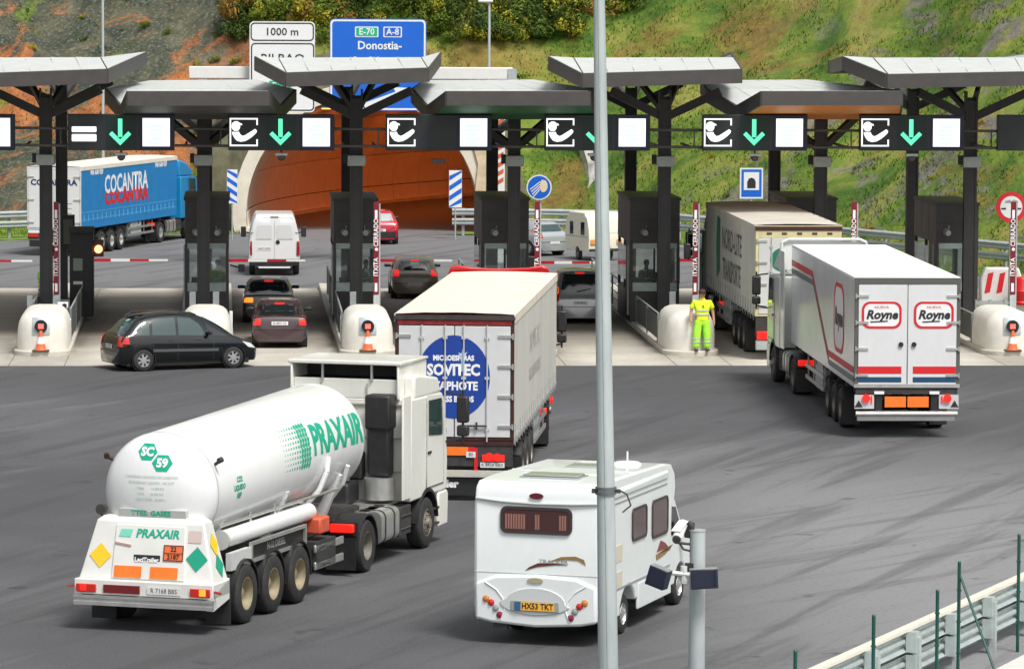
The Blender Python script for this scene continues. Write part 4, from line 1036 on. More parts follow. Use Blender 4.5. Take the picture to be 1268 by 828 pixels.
def tractor(T, paint, back=2.55, front=4.75, roof='fairing', zc=1.02, ztop=3.75, W=2.48, steer=3.7, wm=RIM, mat_low=None, mirror_m=BLACK, lit=True):
    """two-axle road tractor; y = 0 is the drive axle"""
    w = W/2; mat_low = mat_low or paint
    c = MB(); c.box(-.5,-.38,-1.0,back+1.6,.72,.98); c.box(.38,.5,-1.0,back+1.6,.72,.98); c.cyl((-1,0,.5),(1,0,.5),.09); c.box(-.3,.3,-.3,.3,.35,.7)
    c.cyl((-.9,steer,.5),(.9,steer,.5),.07); c.box(-.45,.45,-.9,-.8,.72,.98); c.box(-.9,.9,back,front-.2,.62,1.0)
    obj('chassis', c, CHAS, T)
    obj('fifth_wheel', MB().cyl((0,.55,1.05),(0,.55,1.13),.52,n=20).box(-.4,.4,.2,.9,.95,1.06), CHAS, T)
    for s in (-1, 1):
        wheel(T, s*(w-.29), 0, .5, .56, s, wm, 'truck'); wheel(T, s*(w-.16), steer, .5, .31, s, wm, 'steer')
        obj('mudguard', arch(0, s*(w-.6), s*(w-.0), .57, .03, .5, -5, 185).box(min(s*(w-.6),s*w), max(s*(w-.6),s*w), -.63, -.6, .75, 1.0), BLACK, T)
        obj('mudflap', MB().box(min(s*(w-.6),s*(w-.02)), max(s*(w-.6),s*(w-.02)), -.72, -.7, .12, .72), BLACK, T)
        obj('tail_light', MB().box(min(s*(w-.52),s*(w-.06)), max(s*(w-.52),s*(w-.06)), -.76, -.64, .82, .98), RED_LIT, T, bevel=.02)
    # fuel tanks with straps
    for s in (-1, 1):
        t = obj('fuel_tank', MB().prism(rrect(.62, .62, .14, 5, s*(w-.33), .72), 'y', .85, 1.95), ALU, T)
        obj('tank_strap', MB().prism(rrect(.64, .64, .15, 5, s*(w-.33), .72), 'y', 1.05, 1.12).prism(rrect(.64, .64, .15, 5, s*(w-.33), .72), 'y', 1.6, 1.67), CHAS, t)
        obj('battery_box', MB().box(min(s*(w-.62),s*(w-.04)), max(s*(w-.62),s*(w-.04)), 2.0, 2.75, .42, .98).bar((s*(w-.03),2.1,.55),(s*(w-.03),2.7,.55),.04).bar((s*(w-.03),2.1,.8),(s*(w-.03),2.7,.8),.04), CHAS, T, bevel=.02)
    obj('deck_plate', MB().box(-.62,.95,.75,back+.1,1.0,1.03), ALU, T)
    # cab shell
    fy = front; prof = [(back,zc),(fy-.02,zc),(fy+.03,1.6),(fy-.02,2.05),(fy-.16,2.8),(fy-.34,2.98),(back,3.02)]
    if roof == 'none': prof[-2:] = [(fy-.3,3.05),(back,3.08)]
    cabm = MB().prism(prof, 'x', -w, w).mesh('cab'); 
    cabm = cut(cabm, [MB().cyl((s*(w-.42),steer,.5),(s*(w+.2),steer,.5),.66,n=28) for s in (-1,1)])
    cab = obj('cab', cabm, paint, T, bevel=.05)
    bv = bvh_of(cabm)
    low = MB().prism([(fy-.55,.32),(fy+.06,.32),(fy+.1,.95),(fy+.02,1.02),(fy-.55,1.02)], 'x', -w, w)
    obj('bumper', low, mat_low, T, bevel=.04)
    for s in (-1, 1):
        xs = s*w
        door = decal([(p[0]*s, p[1]) for p in [(.0,0),(1.12,0),(1.12,1.0),(1.0,1.75),(.0,1.8)]], bv, (xs,fy-1.4,1.2), (0,s,0), (0,0,1), (-s,0,0), paint, T, 'door', .5, .008, thick=.01)
        gl = [(.1,1.02),(1.0,.95),(1.0,1.1),(.92,1.68),(.1,1.7)]
        obj('door_window', flat([(s*p[0],p[1]) for p in gl], (xs+s*.02,fy-1.4,1.2), (0,s,0), (0,0,1), .012), GLASSG, T)
        obj('door_seam', ring_plate([(s*.0,-.02),(s*1.12,-.02),(s*1.12,.95),(s*1.02,1.62),(s*.0,1.66)],[(s*.02,.0),(s*1.1,.0),(s*1.1,.94),(s*1.0,1.6),(s*.02,1.64)], (xs+s*.012,fy-1.4,1.2), (0,s,0), (0,0,1), .006), CHAS, T, smooth=0)
        obj('door_handle', MB().box(min(xs,xs+s*.04),max(xs,xs+s*.04),fy-1.35,fy-1.15,1.85,1.9), BLACK, T)
        obj('step', MB().box(min(xs,xs-s*.25), max(xs,xs-s*.25), fy-1.1, fy-.5, .4, .44).box(min(xs,xs-s*.25), max(xs,xs-s*.25), fy-1.1, fy-.5, .7, .74), CHAS, T)
        mm = MB().bar((xs,fy-.1,2.95),(xs+s*.32,fy+.02,2.9),.04).bar((xs,fy-.1,1.98),(xs+s*.32,fy+.02,2.05),.04).cyl((xs+s*.32,fy+.02,1.95),(xs+s*.32,fy+.02,3.0),.025,n=8)
        mi = obj('mirror', mm, mirror_m, T); obj('mirror_housing', MB().box(xs+s*.32-.12, xs+s*.32+.12, fy-.06, fy+.1, 2.35, 2.88).box(xs+s*.32-.12, xs+s*.32+.12, fy-.05, fy+.1, 2.08, 2.3), BLACK, mi, bevel=.04)
        obj('wheel_arch', arch(steer, xs-s*.3, xs+s*.015, .62, .06, .5, 5, 175), BLACK, T)
    obj('windscreen', flat([(-w+.1,0),(w-.1,0),(w-.16,.85),(-w+.16,.85)], (0,fy+.015,2.1), (1,0,0), (0,-.13,1), .012), GLASS, T)
    return cab, bv

def text_plate(T, txt, x, y, z, w=.52, h=.11, col=PLATE, tc=BLACK_P, d=(0,-1,0)):
    p = obj('number_plate', MB().box(x-w/2, x+w/2, y-.012, y, z-h/2, z+h/2), col, T)
    lettering(txt, tc, p, (x, y-.015, z), (1,0,0), (0,0,1), h*.95, .0, .9)
    return p

# ------------------------------------------------------------------ cars
def car(T, st, paint, L, W, H, zb=.2, belt=.9, wb=None, ra=.75, wr=.31, glass=GLASS, tl=(.62,.72,.2,.3), lit=RED_L, plate='', bump_m=None, rimm=ALU, rw=None, sidew=True, plz=.45, rail=False, tr=1.42):
    """st: stations from the rear, (y, half width share, belt z, roof z, roof half-width share); roof z = belt z outside the cabin"""
    w = W/2; rings = []
    for (y, ws, bz, rz, rs) in st:
        a, r = w*ws, w*rs; k = [(0,zb),(a*.82,zb),(a*.95,zb+.1),(a,zb+.28),(a,(zb+.28+bz)/2+.04),(a*.965,bz-.03)]
        if rz > bz+.03: k += [(a*.93,bz+.02),((a*.93+r)/2+.015,(bz+rz)/2),(r,rz-.07),(r*.86,rz-.015),(r*.5,rz+.012),(0,rz+.018)]
        else: k += [(a*.92,bz),(a*.86,bz+.012),(a*.7,bz+.025),(a*.5,bz+.03),(a*.25,bz+.035),(0,bz+.037)]
        rings.append([(p[0],y,p[1]) for p in k]+[(-p[0],y,p[1]) for p in k[-2:0:-1]])
    # smooth interpolation along the length
    fine = []
    for i in range(len(rings)-1):
        for t in (0,.5):
            if t == 0: fine.append(rings[i]); continue
            p0, p1, p2, p3 = rings[max(i-1,0)], rings[i], rings[i+1], rings[min(i+2,len(rings)-1)]
            fine.append([tuple(.5*(b+c)+.0625*(b-a+c-d)*.9 for a, b, c, d in zip(*q)) for q in zip(p0,p1,p2,p3)])
    fine.append(rings[-1])
    me = MB().loft(fine).mesh('body'); sharpen(me)
    full = bvh_of(me); wb = wb or L*.6; ys = (ra, ra+wb)
    me = cut(me, [MB().cyl((s*(w-.3),y,wr),(s*(w+.3),y,wr),wr+.05,n=26) for s in (-1,1) for y in ys])
    body = obj('body', me, paint, T, smooth=38)
    for y in ys:
        for s in (-1, 1):
            wheel(T, s*(w-.115), y, wr, .2, s, rimm, 'car', rr=.62)
            obj('wheel_well', MB().lathe([(wr+.045,-.22),(wr+.045,-.01),(wr+.03,-.01),(wr+.03,-.2),(0,-.2),(0,-.22)], (s*(w-.0)-s*.0,y,wr), (s,0,0), 20), BLACK, T)
    obj('underbody', MB().box(-w+.12,w-.12,.25,L-.3,zb-.05,zb+.1), BLACK, T)
    # rear window, tail lights, plate
    rb = rw or (-.42, .42, belt+.1, H-.1)
    s0 = 1 if rb[0] < -1 else 1
    decal([(-w*.72,0),(w*.72,0),(w*.6,rb[3]-rb[2]),(-w*.6,rb[3]-rb[2])], full, (0,-1,rb[2]), (1,0,0), (0,0,1), (0,1,0), glass, T, 'rear_window', .1, .008)
    z0, z1, lw, _ = tl
    for s in (-1, 1):
        decal(rrect(lw, z1-z0, .03, 3), full, (s*(w*.97-lw/2),-1,(z0+z1)/2), (1,0,0), (0,0,1), (0,1,0), lit, T, 'tail_light', .06, .014)
    if bump_m: 
        decal(rrect(W*.96, .26, .05, 3), full, (0,-1,zb+.2), (1,0,0), (0,0,1), (0,1,0), bump_m, T, 'bumper', .1, .02)
    else:
        decal(rrect(W*.9, .02, .005, 2), full, (0,-1,zb+.36), (1,0,0), (0,0,1), (0,1,0), BLACK, T, 'bumper_seam', .1, .006)
    p = decal(rrect(.5, .11, .01, 2), full, (0,-1,plz), (1,0,0), (0,0,1), (0,1,0), PLATE, T, 'number_plate', .2, .02)
    if plate: decal_text(plate, full, (0,-1,plz), (1,0,0), (0,0,1), (0,1,0), BLACK_P, p, .1, 0, .85, off=.026)
    for s in (-1, 1):
        yy = L*.62; ms = MB().box(s*w*.9 if s>0 else s*(w+.16), s*(w+.16) if s>0 else s*w*.9, yy, yy+.1, belt+.02, belt+.13)
        obj('wing_mirror', ms, BLACK if paint not in (BLACK,) else paint, T, bevel=.03)
    return full, body
def side_poly(T, bv, pts, s, m, name, w=1.2, off=.008, step=.12, label=None, thick=0):
    """polygon in (y, z) pressed on a vehicle's flank"""
    me = new_mesh(name, [(p[0]*s,p[1],0) for p in pts], [tuple(range(len(pts)))]); gridcut(me, step)
    me.transform(frame((s*w,0,0), (0,s,0), (0,0,1))); project(me, bv, (-s,0,0), off)
    o = obj(name, me, m, T, label, smooth=60)
    if sum(p.normal.x*s < 0 for p in me.polygons) > len(me.polygons)/2: me.flip_normals()
    return o
def top_poly(T, bv, pts, m, name, off=.008, step=.15):
    me = new_mesh(name, [(p[0],p[1],0) for p in pts], [tuple(range(len(pts)))]); gridcut(me, step)
    me.transform(Matrix.Translation((0,0,5))); project(me, bv, (0,0,-1), off)
    o = obj(name, me, m, T, smooth=60)
    if sum(p.normal.z < 0 for p in me.polygons) > len(me.polygons)/2: me.flip_normals()
    return o
# ------------------------------------------------------------------ striped reefer lorry (right)
T = thing('reefer_lorry', 'white refrigerated lorry with red stripe and two red oval badges on its rear doors', 'lorry', (16.27,104.4,0), -.0129)
zt, zb = 3.93, 1.24
w = semitrailer(T, 13.5, 2.6, zb, zt, mat('aluminium_side',(.74,.76,.77),.22,.05,var=.06,vscale=.8,dirt=.15,dcol=(.35,.34,.32)), mat('white_reefer_roof',(.85,.86,.86),.5), axles=(3.46-.0-.75,4.77-.75,6.08-.75))
rear_hardware(T, w, zb, zt, 4, mat('dark_grey_frame',(.11,.11,.1),.5,.2), W_TRK, ribs=False, ft=.17, inset=.09)
bx = bvh_of(MB().box(-w,w,-.045,13.5,zb,zt).mesh('b'))
for s in (-1, 1):
    xc = s*.64
    b = obj('badge', flat(rrect(.98,.66,.2,6), (xc,-.047,3.02), (1,0,0), (0,0,1), .004), WHITE_P, T, smooth=0)
    obj('badge_ring', ring_plate(rrect(.98,.66,.2,6), rrect(.86,.55,.16,6), (xc,-.052,3.02), (1,0,0), (0,0,1), .004), RED_P, b, smooth=0)
    lettering('Royne', BLACK_P, b, (xc,-.058,3.02), (1,0,0), (0,0,1), .3, .012, 1.0, .25)
    lettering('NUEVA', RED_P, b, (xc,-.058,3.21), (1,0,0), (0,0,1), .09, 0, 1.2)
    obj('underline', MB().bar((xc-.28,-.056,2.85),(xc+.15,-.056,2.87),.004,.03), BLACK_P, b)
    x0, x1 = sorted((s*.14, s*(w-.1)))
    obj('red_band', MB().box(x0,x1,-.05,-.045,1.58,1.76), RED_P, T); obj('navy_band', MB().box(x0,x1,-.05,-.045,1.37,1.5), mat('petrol_band',(.012,.06,.13),.4), T)
    obj('lock_knob', MB().cyl((s*.16,-.09,2.3),(s*.16,-.045,2.3),.06,n=12), BLACK, T)
obj('lower_rail', MB().box(-w,w,-.055,-.045,1.24,1.33), ALU, T)
obj('crossbeam', MB().box(-w+.05,w-.05,-.02,.1,1.08,1.235), CHAS, T)
for s in (-1, 1):
    obj('lamp_panel', MB().box(min(s*.8,s*(w-.02)),max(s*.8,s*(w-.02)),-.03,.03,.72,1.06), mat('dusty_white_panel',(.55,.55,.56),.5), T)
    obj('tail_light', MB().cyl((s*(w-.3),-.09,.98),(s*(w-.3),-.03,.98),.1,n=18).box(min(s*.85,s*(w-.42)),max(s*.85,s*(w-.42)),-.06,-.03,.86,1.04), RED_LIT if s else RED_L, T)
    obj('warning_triangle', flat([(-.1,0),(.1,0),(0,.17)], (s*(w-.12),-.034,.76), (1,0,0), (0,0,1), .006), BLACK_P, T)
    obj('reflector_panel', MB().box(min(s*.02,s*.54),max(s*.02,s*.54),-.05,-.03,.76,1.02), ORANGE, T)
    obj('rear_bracket', MB().box(s*.68-.08,s*.68+.08,-.01,.12,.6,1.1), BLACK, T); obj('work_lamp', MB().box(s*.68-.12,s*.68+.12,-.06,0,1.08,1.15), WHITE_P, T)
obj('underride_bar', MB().cyl((-w+.05,-.04,.6),(w-.05,-.04,.6),.065,n=10).box(-w+.1,w-.1,.02,.12,.42,.54), ALU, T)
mudflaps(T, w, 2.1)
# side stripes (left flank): upper band, slanting band, lower band
def stripe(pts, m, name): 
    o = obj(name, MB().add([(-w-.004,p[0],p[1]) for p in pts], [(0,1,2,3)]), m, T, smooth=0)
def band(path, wd_, m, name, off=0):
    for (a, b) in zip(path[:-1], path[1:]):
        d_ = Vector((0,b[0]-a[0],b[1]-a[1])).normalized(); n_ = d_.cross(Vector((1,0,0)))
        A, B_ = Vector((-w-.006,a[0],a[1]))+n_*off, Vector((-w-.006,b[0],b[1]))+n_*off
        obj(name, MB().bar(A-d_*wd_*.4, B_+d_*wd_*.4, wd_, .006, (1,0,0)) if False else MB().add([A-d_*wd_*.3+n_*wd_/2, B_+d_*wd_*.3+n_*wd_/2, B_+d_*wd_*.3-n_*wd_/2, A-d_*wd_*.3-n_*wd_/2], [(0,1,2,3)]), m, T, smooth=0)
path = [(13.4,3.45),(8.7,3.45),(5.2,1.66),(.05,1.66)]
band(path, .16, RED_P, 'red_stripe'); band([(p[0]-(.0 if i in (0,3) else .25), p[1]-.22) for i, p in enumerate(path)], .14, mat('grey_teal_stripe',(.1,.14,.15),.4), 'teal_stripe')
g = obj('side_badge', MB().add([(-w-.006,p[0]+3.0,p[1]+2.72) for p in rrect(2.0,1.75,.55,6)], [tuple(range(28))]), WHITE_P, T, smooth=0)
rp = ring_plate(rrect(2.0,1.75,.55,6), rrect(1.75,1.53,.46,6), (-w-.008,3.0,2.72), (0,-1,0), (0,0,1), .004); obj('badge_ring', rp, RED_P, g, smooth=0)
lettering('Royne', BLACK_P, g, (-w-.014,3.0,2.72), (0,-1,0), (0,0,1), .62, .02, .95, .2)
# tractor, steered a little to the left
K = thing('tractor_tmp', 'x', 'x')
def attach(Tq, x, y, a):
    """move the parts built under K onto lorry Tq: (x, y) of the drive axle in trailer space, turned a clockwise"""
    Mx = Matrix.Translation((x,y,0)) @ Matrix.Rotation(-a,4,'Z')
    for o in [o for o in bpy.data.objects if o.parent is K]:
        o.parent = Tq; o.matrix_basis = Mx @ o.matrix_basis
tractor(K, mat('white_reefer_cab',(.68,.7,.66),.3,coat=.4,dirt=.15,dcol=(.4,.4,.36)), 2.55, 4.9, ztop=3.85)
# roof deflector with rounded rim standing above the cab
obj('roof_deflector', MB().tube([(-1.2,2.6,3.2),(-1.18,2.6,3.95),(-1.0,2.6,4.04),(1.0,2.6,4.04),(1.18,2.6,3.95),(1.2,2.6,3.2)],.045).prism([(2.6,3.2),(4.2,3.2),(2.65,3.98)],'x',-1.17,1.17), mat('white_reefer_cab',(.68,.7,.66)), K)
obj('side_collar', MB().box(-1.22,-1.18,1.85,2.6,1.05,3.75), mat('white_reefer_cab',(.68,.7,.66)), K, bevel=.015)
attach(T, -.25, 11.55, -.03)

# ------------------------------------------------------------------ lorry with blue disc on its doors (centre)
T = thing('curtainsider_lorry', 'white lorry with a large blue disc on its rear doors and a red cab', 'lorry', (4.558,91.633,0), -.1391)
zt, zb = 3.98, 1.3; w = semitrailer(T, 13.6, 2.55, zb, zt, CURT, CREAM, slack=True)
rear_hardware(T, w, zb, zt-.0, 4, BROWN_H, mat('ribbed_white_door',(.6,.61,.61),.4,var=.05,vscale=2,dirt=.2,dcol=(.4,.38,.35)), True, ft=.23, inset=.075, rods=(.2,.7))
obj('header_rail', MB().box(-w-.02,w+.02,-.08,.05,zt-.1,zt-.03), CHAS, T); obj('header_stripe', MB().box(-w+.05,w-.05,-.034,-.028,zt-.2,zt-.12), mat('worn_red_tape',(.4,.03,.03),.6,var=.5,vscale=5), T)
cz = 2.66; cxx = -.02
obj('blue_disc', flat([(p[0]*.79, p[1]*.9) for p in disc(.99, 48)], (cxx,-.047,cz), (1,0,0), (0,0,1), .005), BLUE_P, T, smooth=0)
for txt, z, sz, bo, sx in (('MICROESFERAS',.4,.15,.008,.86),('SOVITEC',.14,.33,.014,.87),('STAPHOTE',-.2,.25,.01,.85),('GLASS BEADS',-.48,.17,.008,.85)):
    lettering(txt, WHITE_P, T, (cxx,-.054,cz+z), (1,0,0), (0,0,1), sz, bo, sx)
obj('emblem', flat([(-.04,0),(.04,0),(.03,.3),(.1,.42),(.02,.38),(0,.52),(-.03,.38),(-.1,.4),(-.03,.28)], (cxx+.2,-.054,cz+.12), (1,0,0), (0,0,1), .004), mat('pale_emblem',(.45,.6,.72),.5), T, smooth=0)
for x0, x1, m_ in ((-1.05,.3,ORANGE),(.3,.43,RED_P)): obj('reflector_panel', MB().box(x0,x1,-.05,-.01,.98,1.16), m_, T)
obj('rear_beam', MB().box(-w+.03,w-.03,-.02,.12,.75,1.28), CHAS, T); obj('red_rail', MB().box(-w,w,-.04,-.02,1.2,1.29), BROWN_H, T)
for s in (-1, 1): obj('tail_light', MB().cyl((s*.75,-.08,.95),(s*.75,-.02,.95),.09,n=14).cyl((s*.92,-.08,.95),(s*.92,-.02,.95),.08,n=14).box(min(s*.6,s*1.08),max(s*.6,s*1.08),-.05,-.02,.86,1.0), RED_LIT, T)
obj('red_marker', MB().box(.43,.5,-.05,-.02,.66,1.14), RED_P, T)
text_plate(T, 'R 8458 BBX', .82, -.03, .78); text_plate(T, '80', .36, -.05, 1.0, .2, .12)
obj('underride_bar', MB().box(-w+.05,w-.05,-.08,.02,.52,.66), mat('dirty_white_bar',(.5,.48,.42),.6,var=.2), T)
fl_ = obj('spray_flap', MB().box(-w+.05,w-.05,.0,.02,.12,.5), BLACK, T); lettering('LeciTrailer', WHITE_P, fl_, (-.42,-.004,.36), (1,0,0), (0,0,1), .22, .012, 1.05)
# curtain straps with buckles along the lower edge of both flanks
for s in (-1, 1):
    for k in range(20):
        y = .35+k*.68; obj('strap', MB().box(min(s*w,s*(w+.012)),max(s*w,s*(w+.012)),y-.025,y+.025,zb-.14,zb+.34).box(min(s*w,s*(w+.03)),max(s*w,s*(w+.03)),y-.04,y+.04,zb-.02,zb+.1), ALU if k%2 else GREY_P, T)
    obj('curtain_hem', MB().box(min(s*(w-.02),s*(w+.008)),max(s*(w-.02),s*(w+.008)),.05,13.5,zb-.08,zb), GREY_P, T)
for txt, y, z in (('SOVITEC',6.2,3.0),('MICROESFERAS',6.2,2.3)): lettering(txt, mat('ghost_print',(.53,.52,.47),.6), T, (w+.006,y,z), (0,1,0), (0,0,1), .62 if txt=='SOVITEC' else .4, .01, 1.3, name='faded_lettering')
mudflaps(T, w, 2.0)
K = thing('tractor_tmp', 'x', 'x'); tractor(K, RED_CAB, 2.6, 4.9)
obj('roof_spoiler', MB().loft([[(x, 2.55+.1, 3.2),(x, 4.3, 3.2),(x, 2.75, zz),(x, 2.55, zz)] for x, zz in ((-1.26,3.9),(-1.2,4.1),(-1.05,4.16),(-.7,4.1),(0,4.07),(.7,4.1),(1.05,4.16),(1.2,4.1),(1.26,3.9))]), RED_CAB, K, bevel=.03)
obj('side_marker', MB().cyl((1.27,1.3,.98),(1.33,1.3,.98),.09,n=12), RED_LIT, K)
attach(T, .02, 11.3, -.07)

# ------------------------------------------------------------------ lorry with green disc in lane five
T = thing('curtainsider_lorry', 'grey-green curtain-sided lorry with a dark green disc, stopped between two booths', 'lorry', (9.62-1.275+1.3+.0, 126.6, 0), 0)
pc = Pb(989, 284, 126.6); T.location.x = pc.x
zt, zb = 3.98, 1.3; w = semitrailer(T, 13.6, 2.55, zb, zt, TARP_G, mat('beige_tarpaulin',(.56,.52,.45),.65,var=.1,vscale=1.2,bump=.3,bscale=1.5,dirt=.3,dcol=(.35,.3,.24)), slack=True)
rear_hardware(T, w, zb, zt, 4, mat('yellowed_frame',(.62,.55,.3),.5,var=.1), mat('dusty_white_door',(.58,.59,.56),.45,dirt=.25,dcol=(.4,.39,.35)), True, ft=.36, inset=.09, rods=(.3,.8))
obj('header_recess', MB().box(-w-.02,w+.02,-.05,.04,zt-.14,zt-.02), BROWN_H, T)
for k in range(5): obj('header_bolt', MB().box(-.95+.45*k,-.8+.45*k,-.04,-.028,zt-.26,zt-.2), CHAS, T)
obj('green_disc', flat([(p[0]*.42+.0,p[1]*.36) for p in disc(1,32)], (-.42,-.05,2.98), (1,0,0), (0,0,1), .005), DGREEN, T, smooth=0)
lettering('NORD LITE', GREY_P, T, (.25,-.054,2.95), (1,0,0), (0,0,1), .2, .01)
obj('side_emblem', flat([(0,-1.0),(.9,-.7),(.9,.95),(.0,1.0),(-.2,0)], (-w-.003,10.3,2.75), (0,-1,0), (0,0,1), .004), DGREEN, T, smooth=0)
for txt, z in (('NORD-LITE',3.1),('TRANSPORTE',2.15)): lettering(txt, mat('charcoal_print',(.12,.125,.12),.5), T, (-w-.006,6.2,z), (0,-1,0), (0,0,1), .95, .012, 1.1 if txt[0]=='N' else .85)
for k in range(20):
    y = .35+k*.68; obj('strap', MB().box(-w-.012,-w,y-.025,y+.025,zb-.14,zb+.4).box(-w-.03,-w,y-.04,y+.04,zb-.02,zb+.08), GREY_P, T)
obj('rear_beam', MB().box(-w+.03,w-.03,-.02,.12,.7,1.28), CHAS, T)
for s in (-1, 1): obj('tail_light', MB().box(min(s*.55,s*1.22),max(s*.55,s*1.22),-.12,.02,.62,.86), RED_LIT, T, bevel=.02); obj('light_guard', MB().box(min(s*.5,s*1.25),max(s*.5,s*1.25),-.08,.05,.3,.6), GALV, T, bevel=.03)
mudflaps(T, w, 2.1)
K = thing('tractor_tmp', 'x', 'x'); tractor(K, DGREEN, 2.6, 4.9); obj('roof_deflector', MB().prism([(2.6,3.0),(4.6,3.0),(3.6,3.6),(2.6,3.75)],'x',-1.15,1.15), DGREEN, K, bevel=.1); attach(T, 0, 11.3, 0)

# ------------------------------------------------------------------ blue lorry far left
T = thing('curtainsider_lorry', 'blue curtain-sided lorry with white and red lettering leaving the plaza', 'lorry', (0,0,0), 0)

hd = math.radians(17.5); sc_ = .905; c = Pb(100.5, 290, 175.5); T.scale = (sc_,)*3
T.location = (c.x-1.275*sc_*math.cos(hd), 175.5+1.275*sc_*math.sin(hd), 0); T.rotation_euler = (0,0,-hd)
zt, zb = 4.0, 1.2; w = semitrailer(T, 13.6, 2.55, zb, zt, TARP_B, mat('pale_tarpaulin',(.72,.69,.6),.6,var=.06,bump=.3,bscale=1.5), slack=True, wm=ALU)
rear_hardware(T, w, zb, zt, 3, mat('white_frame',(.62,.62,.6),.45), mat('white_rear_door',(.7,.7,.68),.4), False, ft=.12, inset=.08)
lettering('COCANTRA', NAVY, T, (0,-.055,3.3), (1,0,0), (0,0,1), .36, .012, 1.1); 
for k in range(4): obj('print_line', MB().box(.25-.0,.85,-.05,-.046,2.35-.22*k,2.39-.22*k), GREY_P, T)
lettering('COCANTRA', WHITE_P, T, (w+.008,6.2,3.05), (0,1,0), (0,0,1), 1.15, .03, .95); lettering('COCANTRA', RED_P, T, (w+.006,6.25,2.45), (0,1,0), (0,0,1), .8, .05, 1.36)
for y in (2.1, 11.2): lettering('943 638 929', WHITE_P, T, (w+.008,y,3.72), (0,1,0), (0,0,1), .34, .02, 1)
for z in (1.62, 1.95): obj('hem_line', MB().box(w,w+.006,.1,13.5,z-.012,z+.012), mat('pale_blue_line',(.12,.42,.66),.5), T)
for k in range(22): obj('strap', MB().box(w,w+.012,.4+k*.6-.03,.4+k*.6+.03,1.55,1.85), mat('pale_blue_line',(.12,.42,.66),.5), T)
obj('rear_beam', MB().box(-w+.03,w-.03,-.02,.12,.75,1.18), CHAS, T); obj('lower_panel', MB().box(-w+.1,w-.1,-.04,0,.42,.72), BLACK, T)
for s in (-1, 1): obj('tail_light', MB().box(min(s*.75,s*1.2),max(s*.75,s*1.2),-.06,.0,.85,1.02), RED_L, T); obj('chevron_plate', MB().box(min(s*.7,s*1.22),max(s*.7,s*1.22),-.05,0,1.03,1.17), WHITE_P, T)
text_plate(T, 'R 2351 BBS', -.1, -.05, .56)
K = thing('tractor_tmp', 'x', 'x'); tractor(K, BLUECAB, 2.6, 4.9, wm=ALU); obj('roof_deflector', MB().prism([(2.6,3.0),(4.6,3.0),(4.3,3.35),(3.6,3.7),(2.6,3.85)],'x',-1.15,1.15), BLUECAB, K, bevel=.12, seg=3); attach(T, 0, 11.4, .05)

# ------------------------------------------------------------------ gas tanker (front left)
AZ = .3686
T = thing('gas_tanker', 'white gas tanker lorry with green lettering and hazard diamonds, front left', 'tanker lorry', (-1.062+0, 74.3, 0), -AZ)
# y = 0 is the rearmost trailer axle; bumper at y = -1.6
TC, TR = 2.31, 1.03
prof = []
y0, y1 = -.75, 6.65
for k in range(9): a = PI/2*k/8; prof.append((TR*math.sin(a), y0-.0+.0-.5*math.cos(a)+.5-.0))
prof = [(TR*math.sin(PI/2*k/8), y0-.5*math.cos(PI/2*k/8)) for k in range(9)]+[(TR*math.sin(PI/2*k/8), y1+.5*math.cos(PI/2*k/8)) for k in range(8,-1,-1)]
TILT = Matrix.Translation((0,-.75,TC)) @ Matrix.Rotation(math.radians(1.5),4,'X') @ Matrix.Translation((0,.75,-TC)); tk = MB().lathe(prof, (0,0,TC), (0,1,0), 56).xf(TILT).mesh('tank'); tank = obj('tank', tk, W_TANK, T, smooth=50); tb = bvh_of(tk)
for y in (y0, y1): obj('weld_seam', MB().lathe([(TR,-.02),(TR+.006,-.015),(TR+.006,.015),(TR,.02)], (0,y,TC), (0,1,0), 56).xf(TILT), mat('weld_seam_grey',(.5,.5,.47),.5), tank)  # seam rings in plain grey, darker than the tank paint
# lettering along the right flank
uu = 52; du = math.radians(uu)
def flank(me, y, zc_, off=.006):
    return me
dd = Vector((-1,0,-.32)).normalized(); yd = Vector((-.32*1,0,1)).normalized()
og = Vector((TR*1.0,5.28,TC+.44))
decal_text('PRAXAIR', tb, og, (0,1,0), yd, dd, GREEN_P, T, .76, .03, .86, .18, step=.08)
# halftone flag: dots growing into bars
dm = []
for r in range(9):
    for k in range(11):
        u = -1.75+.125*k+.03*(r%2); v = .36-.09*r; q = .014+.034*(k/10)
        if k > 6: q = .056
        dm.append((u+v*.18, v, q))
vs, fs = [], []
for u, v, q in dm:
    n0 = len(vs); vs += [(u-q*1.2,v-q*.3,0),(u+q*.2,v-q,0),(u+q*1.3,v+q*.4,0),(u-q*.1,v+q,0)]; fs.append((n0,n0+1,n0+2,n0+3))
me = new_mesh('dots', vs, fs); me.transform(frame(og+Vector((0,-1.0,-.02)), (0,1,0), yd)); project(me, tb, dd, .006)
stuff(obj('logo_dots', me, GREEN_P, T, smooth=0))
for k, tx in enumerate(('CO2','LIQUIDO','REF')): decal_text(tx, tb, (TR,.25,TC+.15-.14*k), (0,1,0), (0,0,1), (-1,0,0), GREEN_P, T, .13, .006)
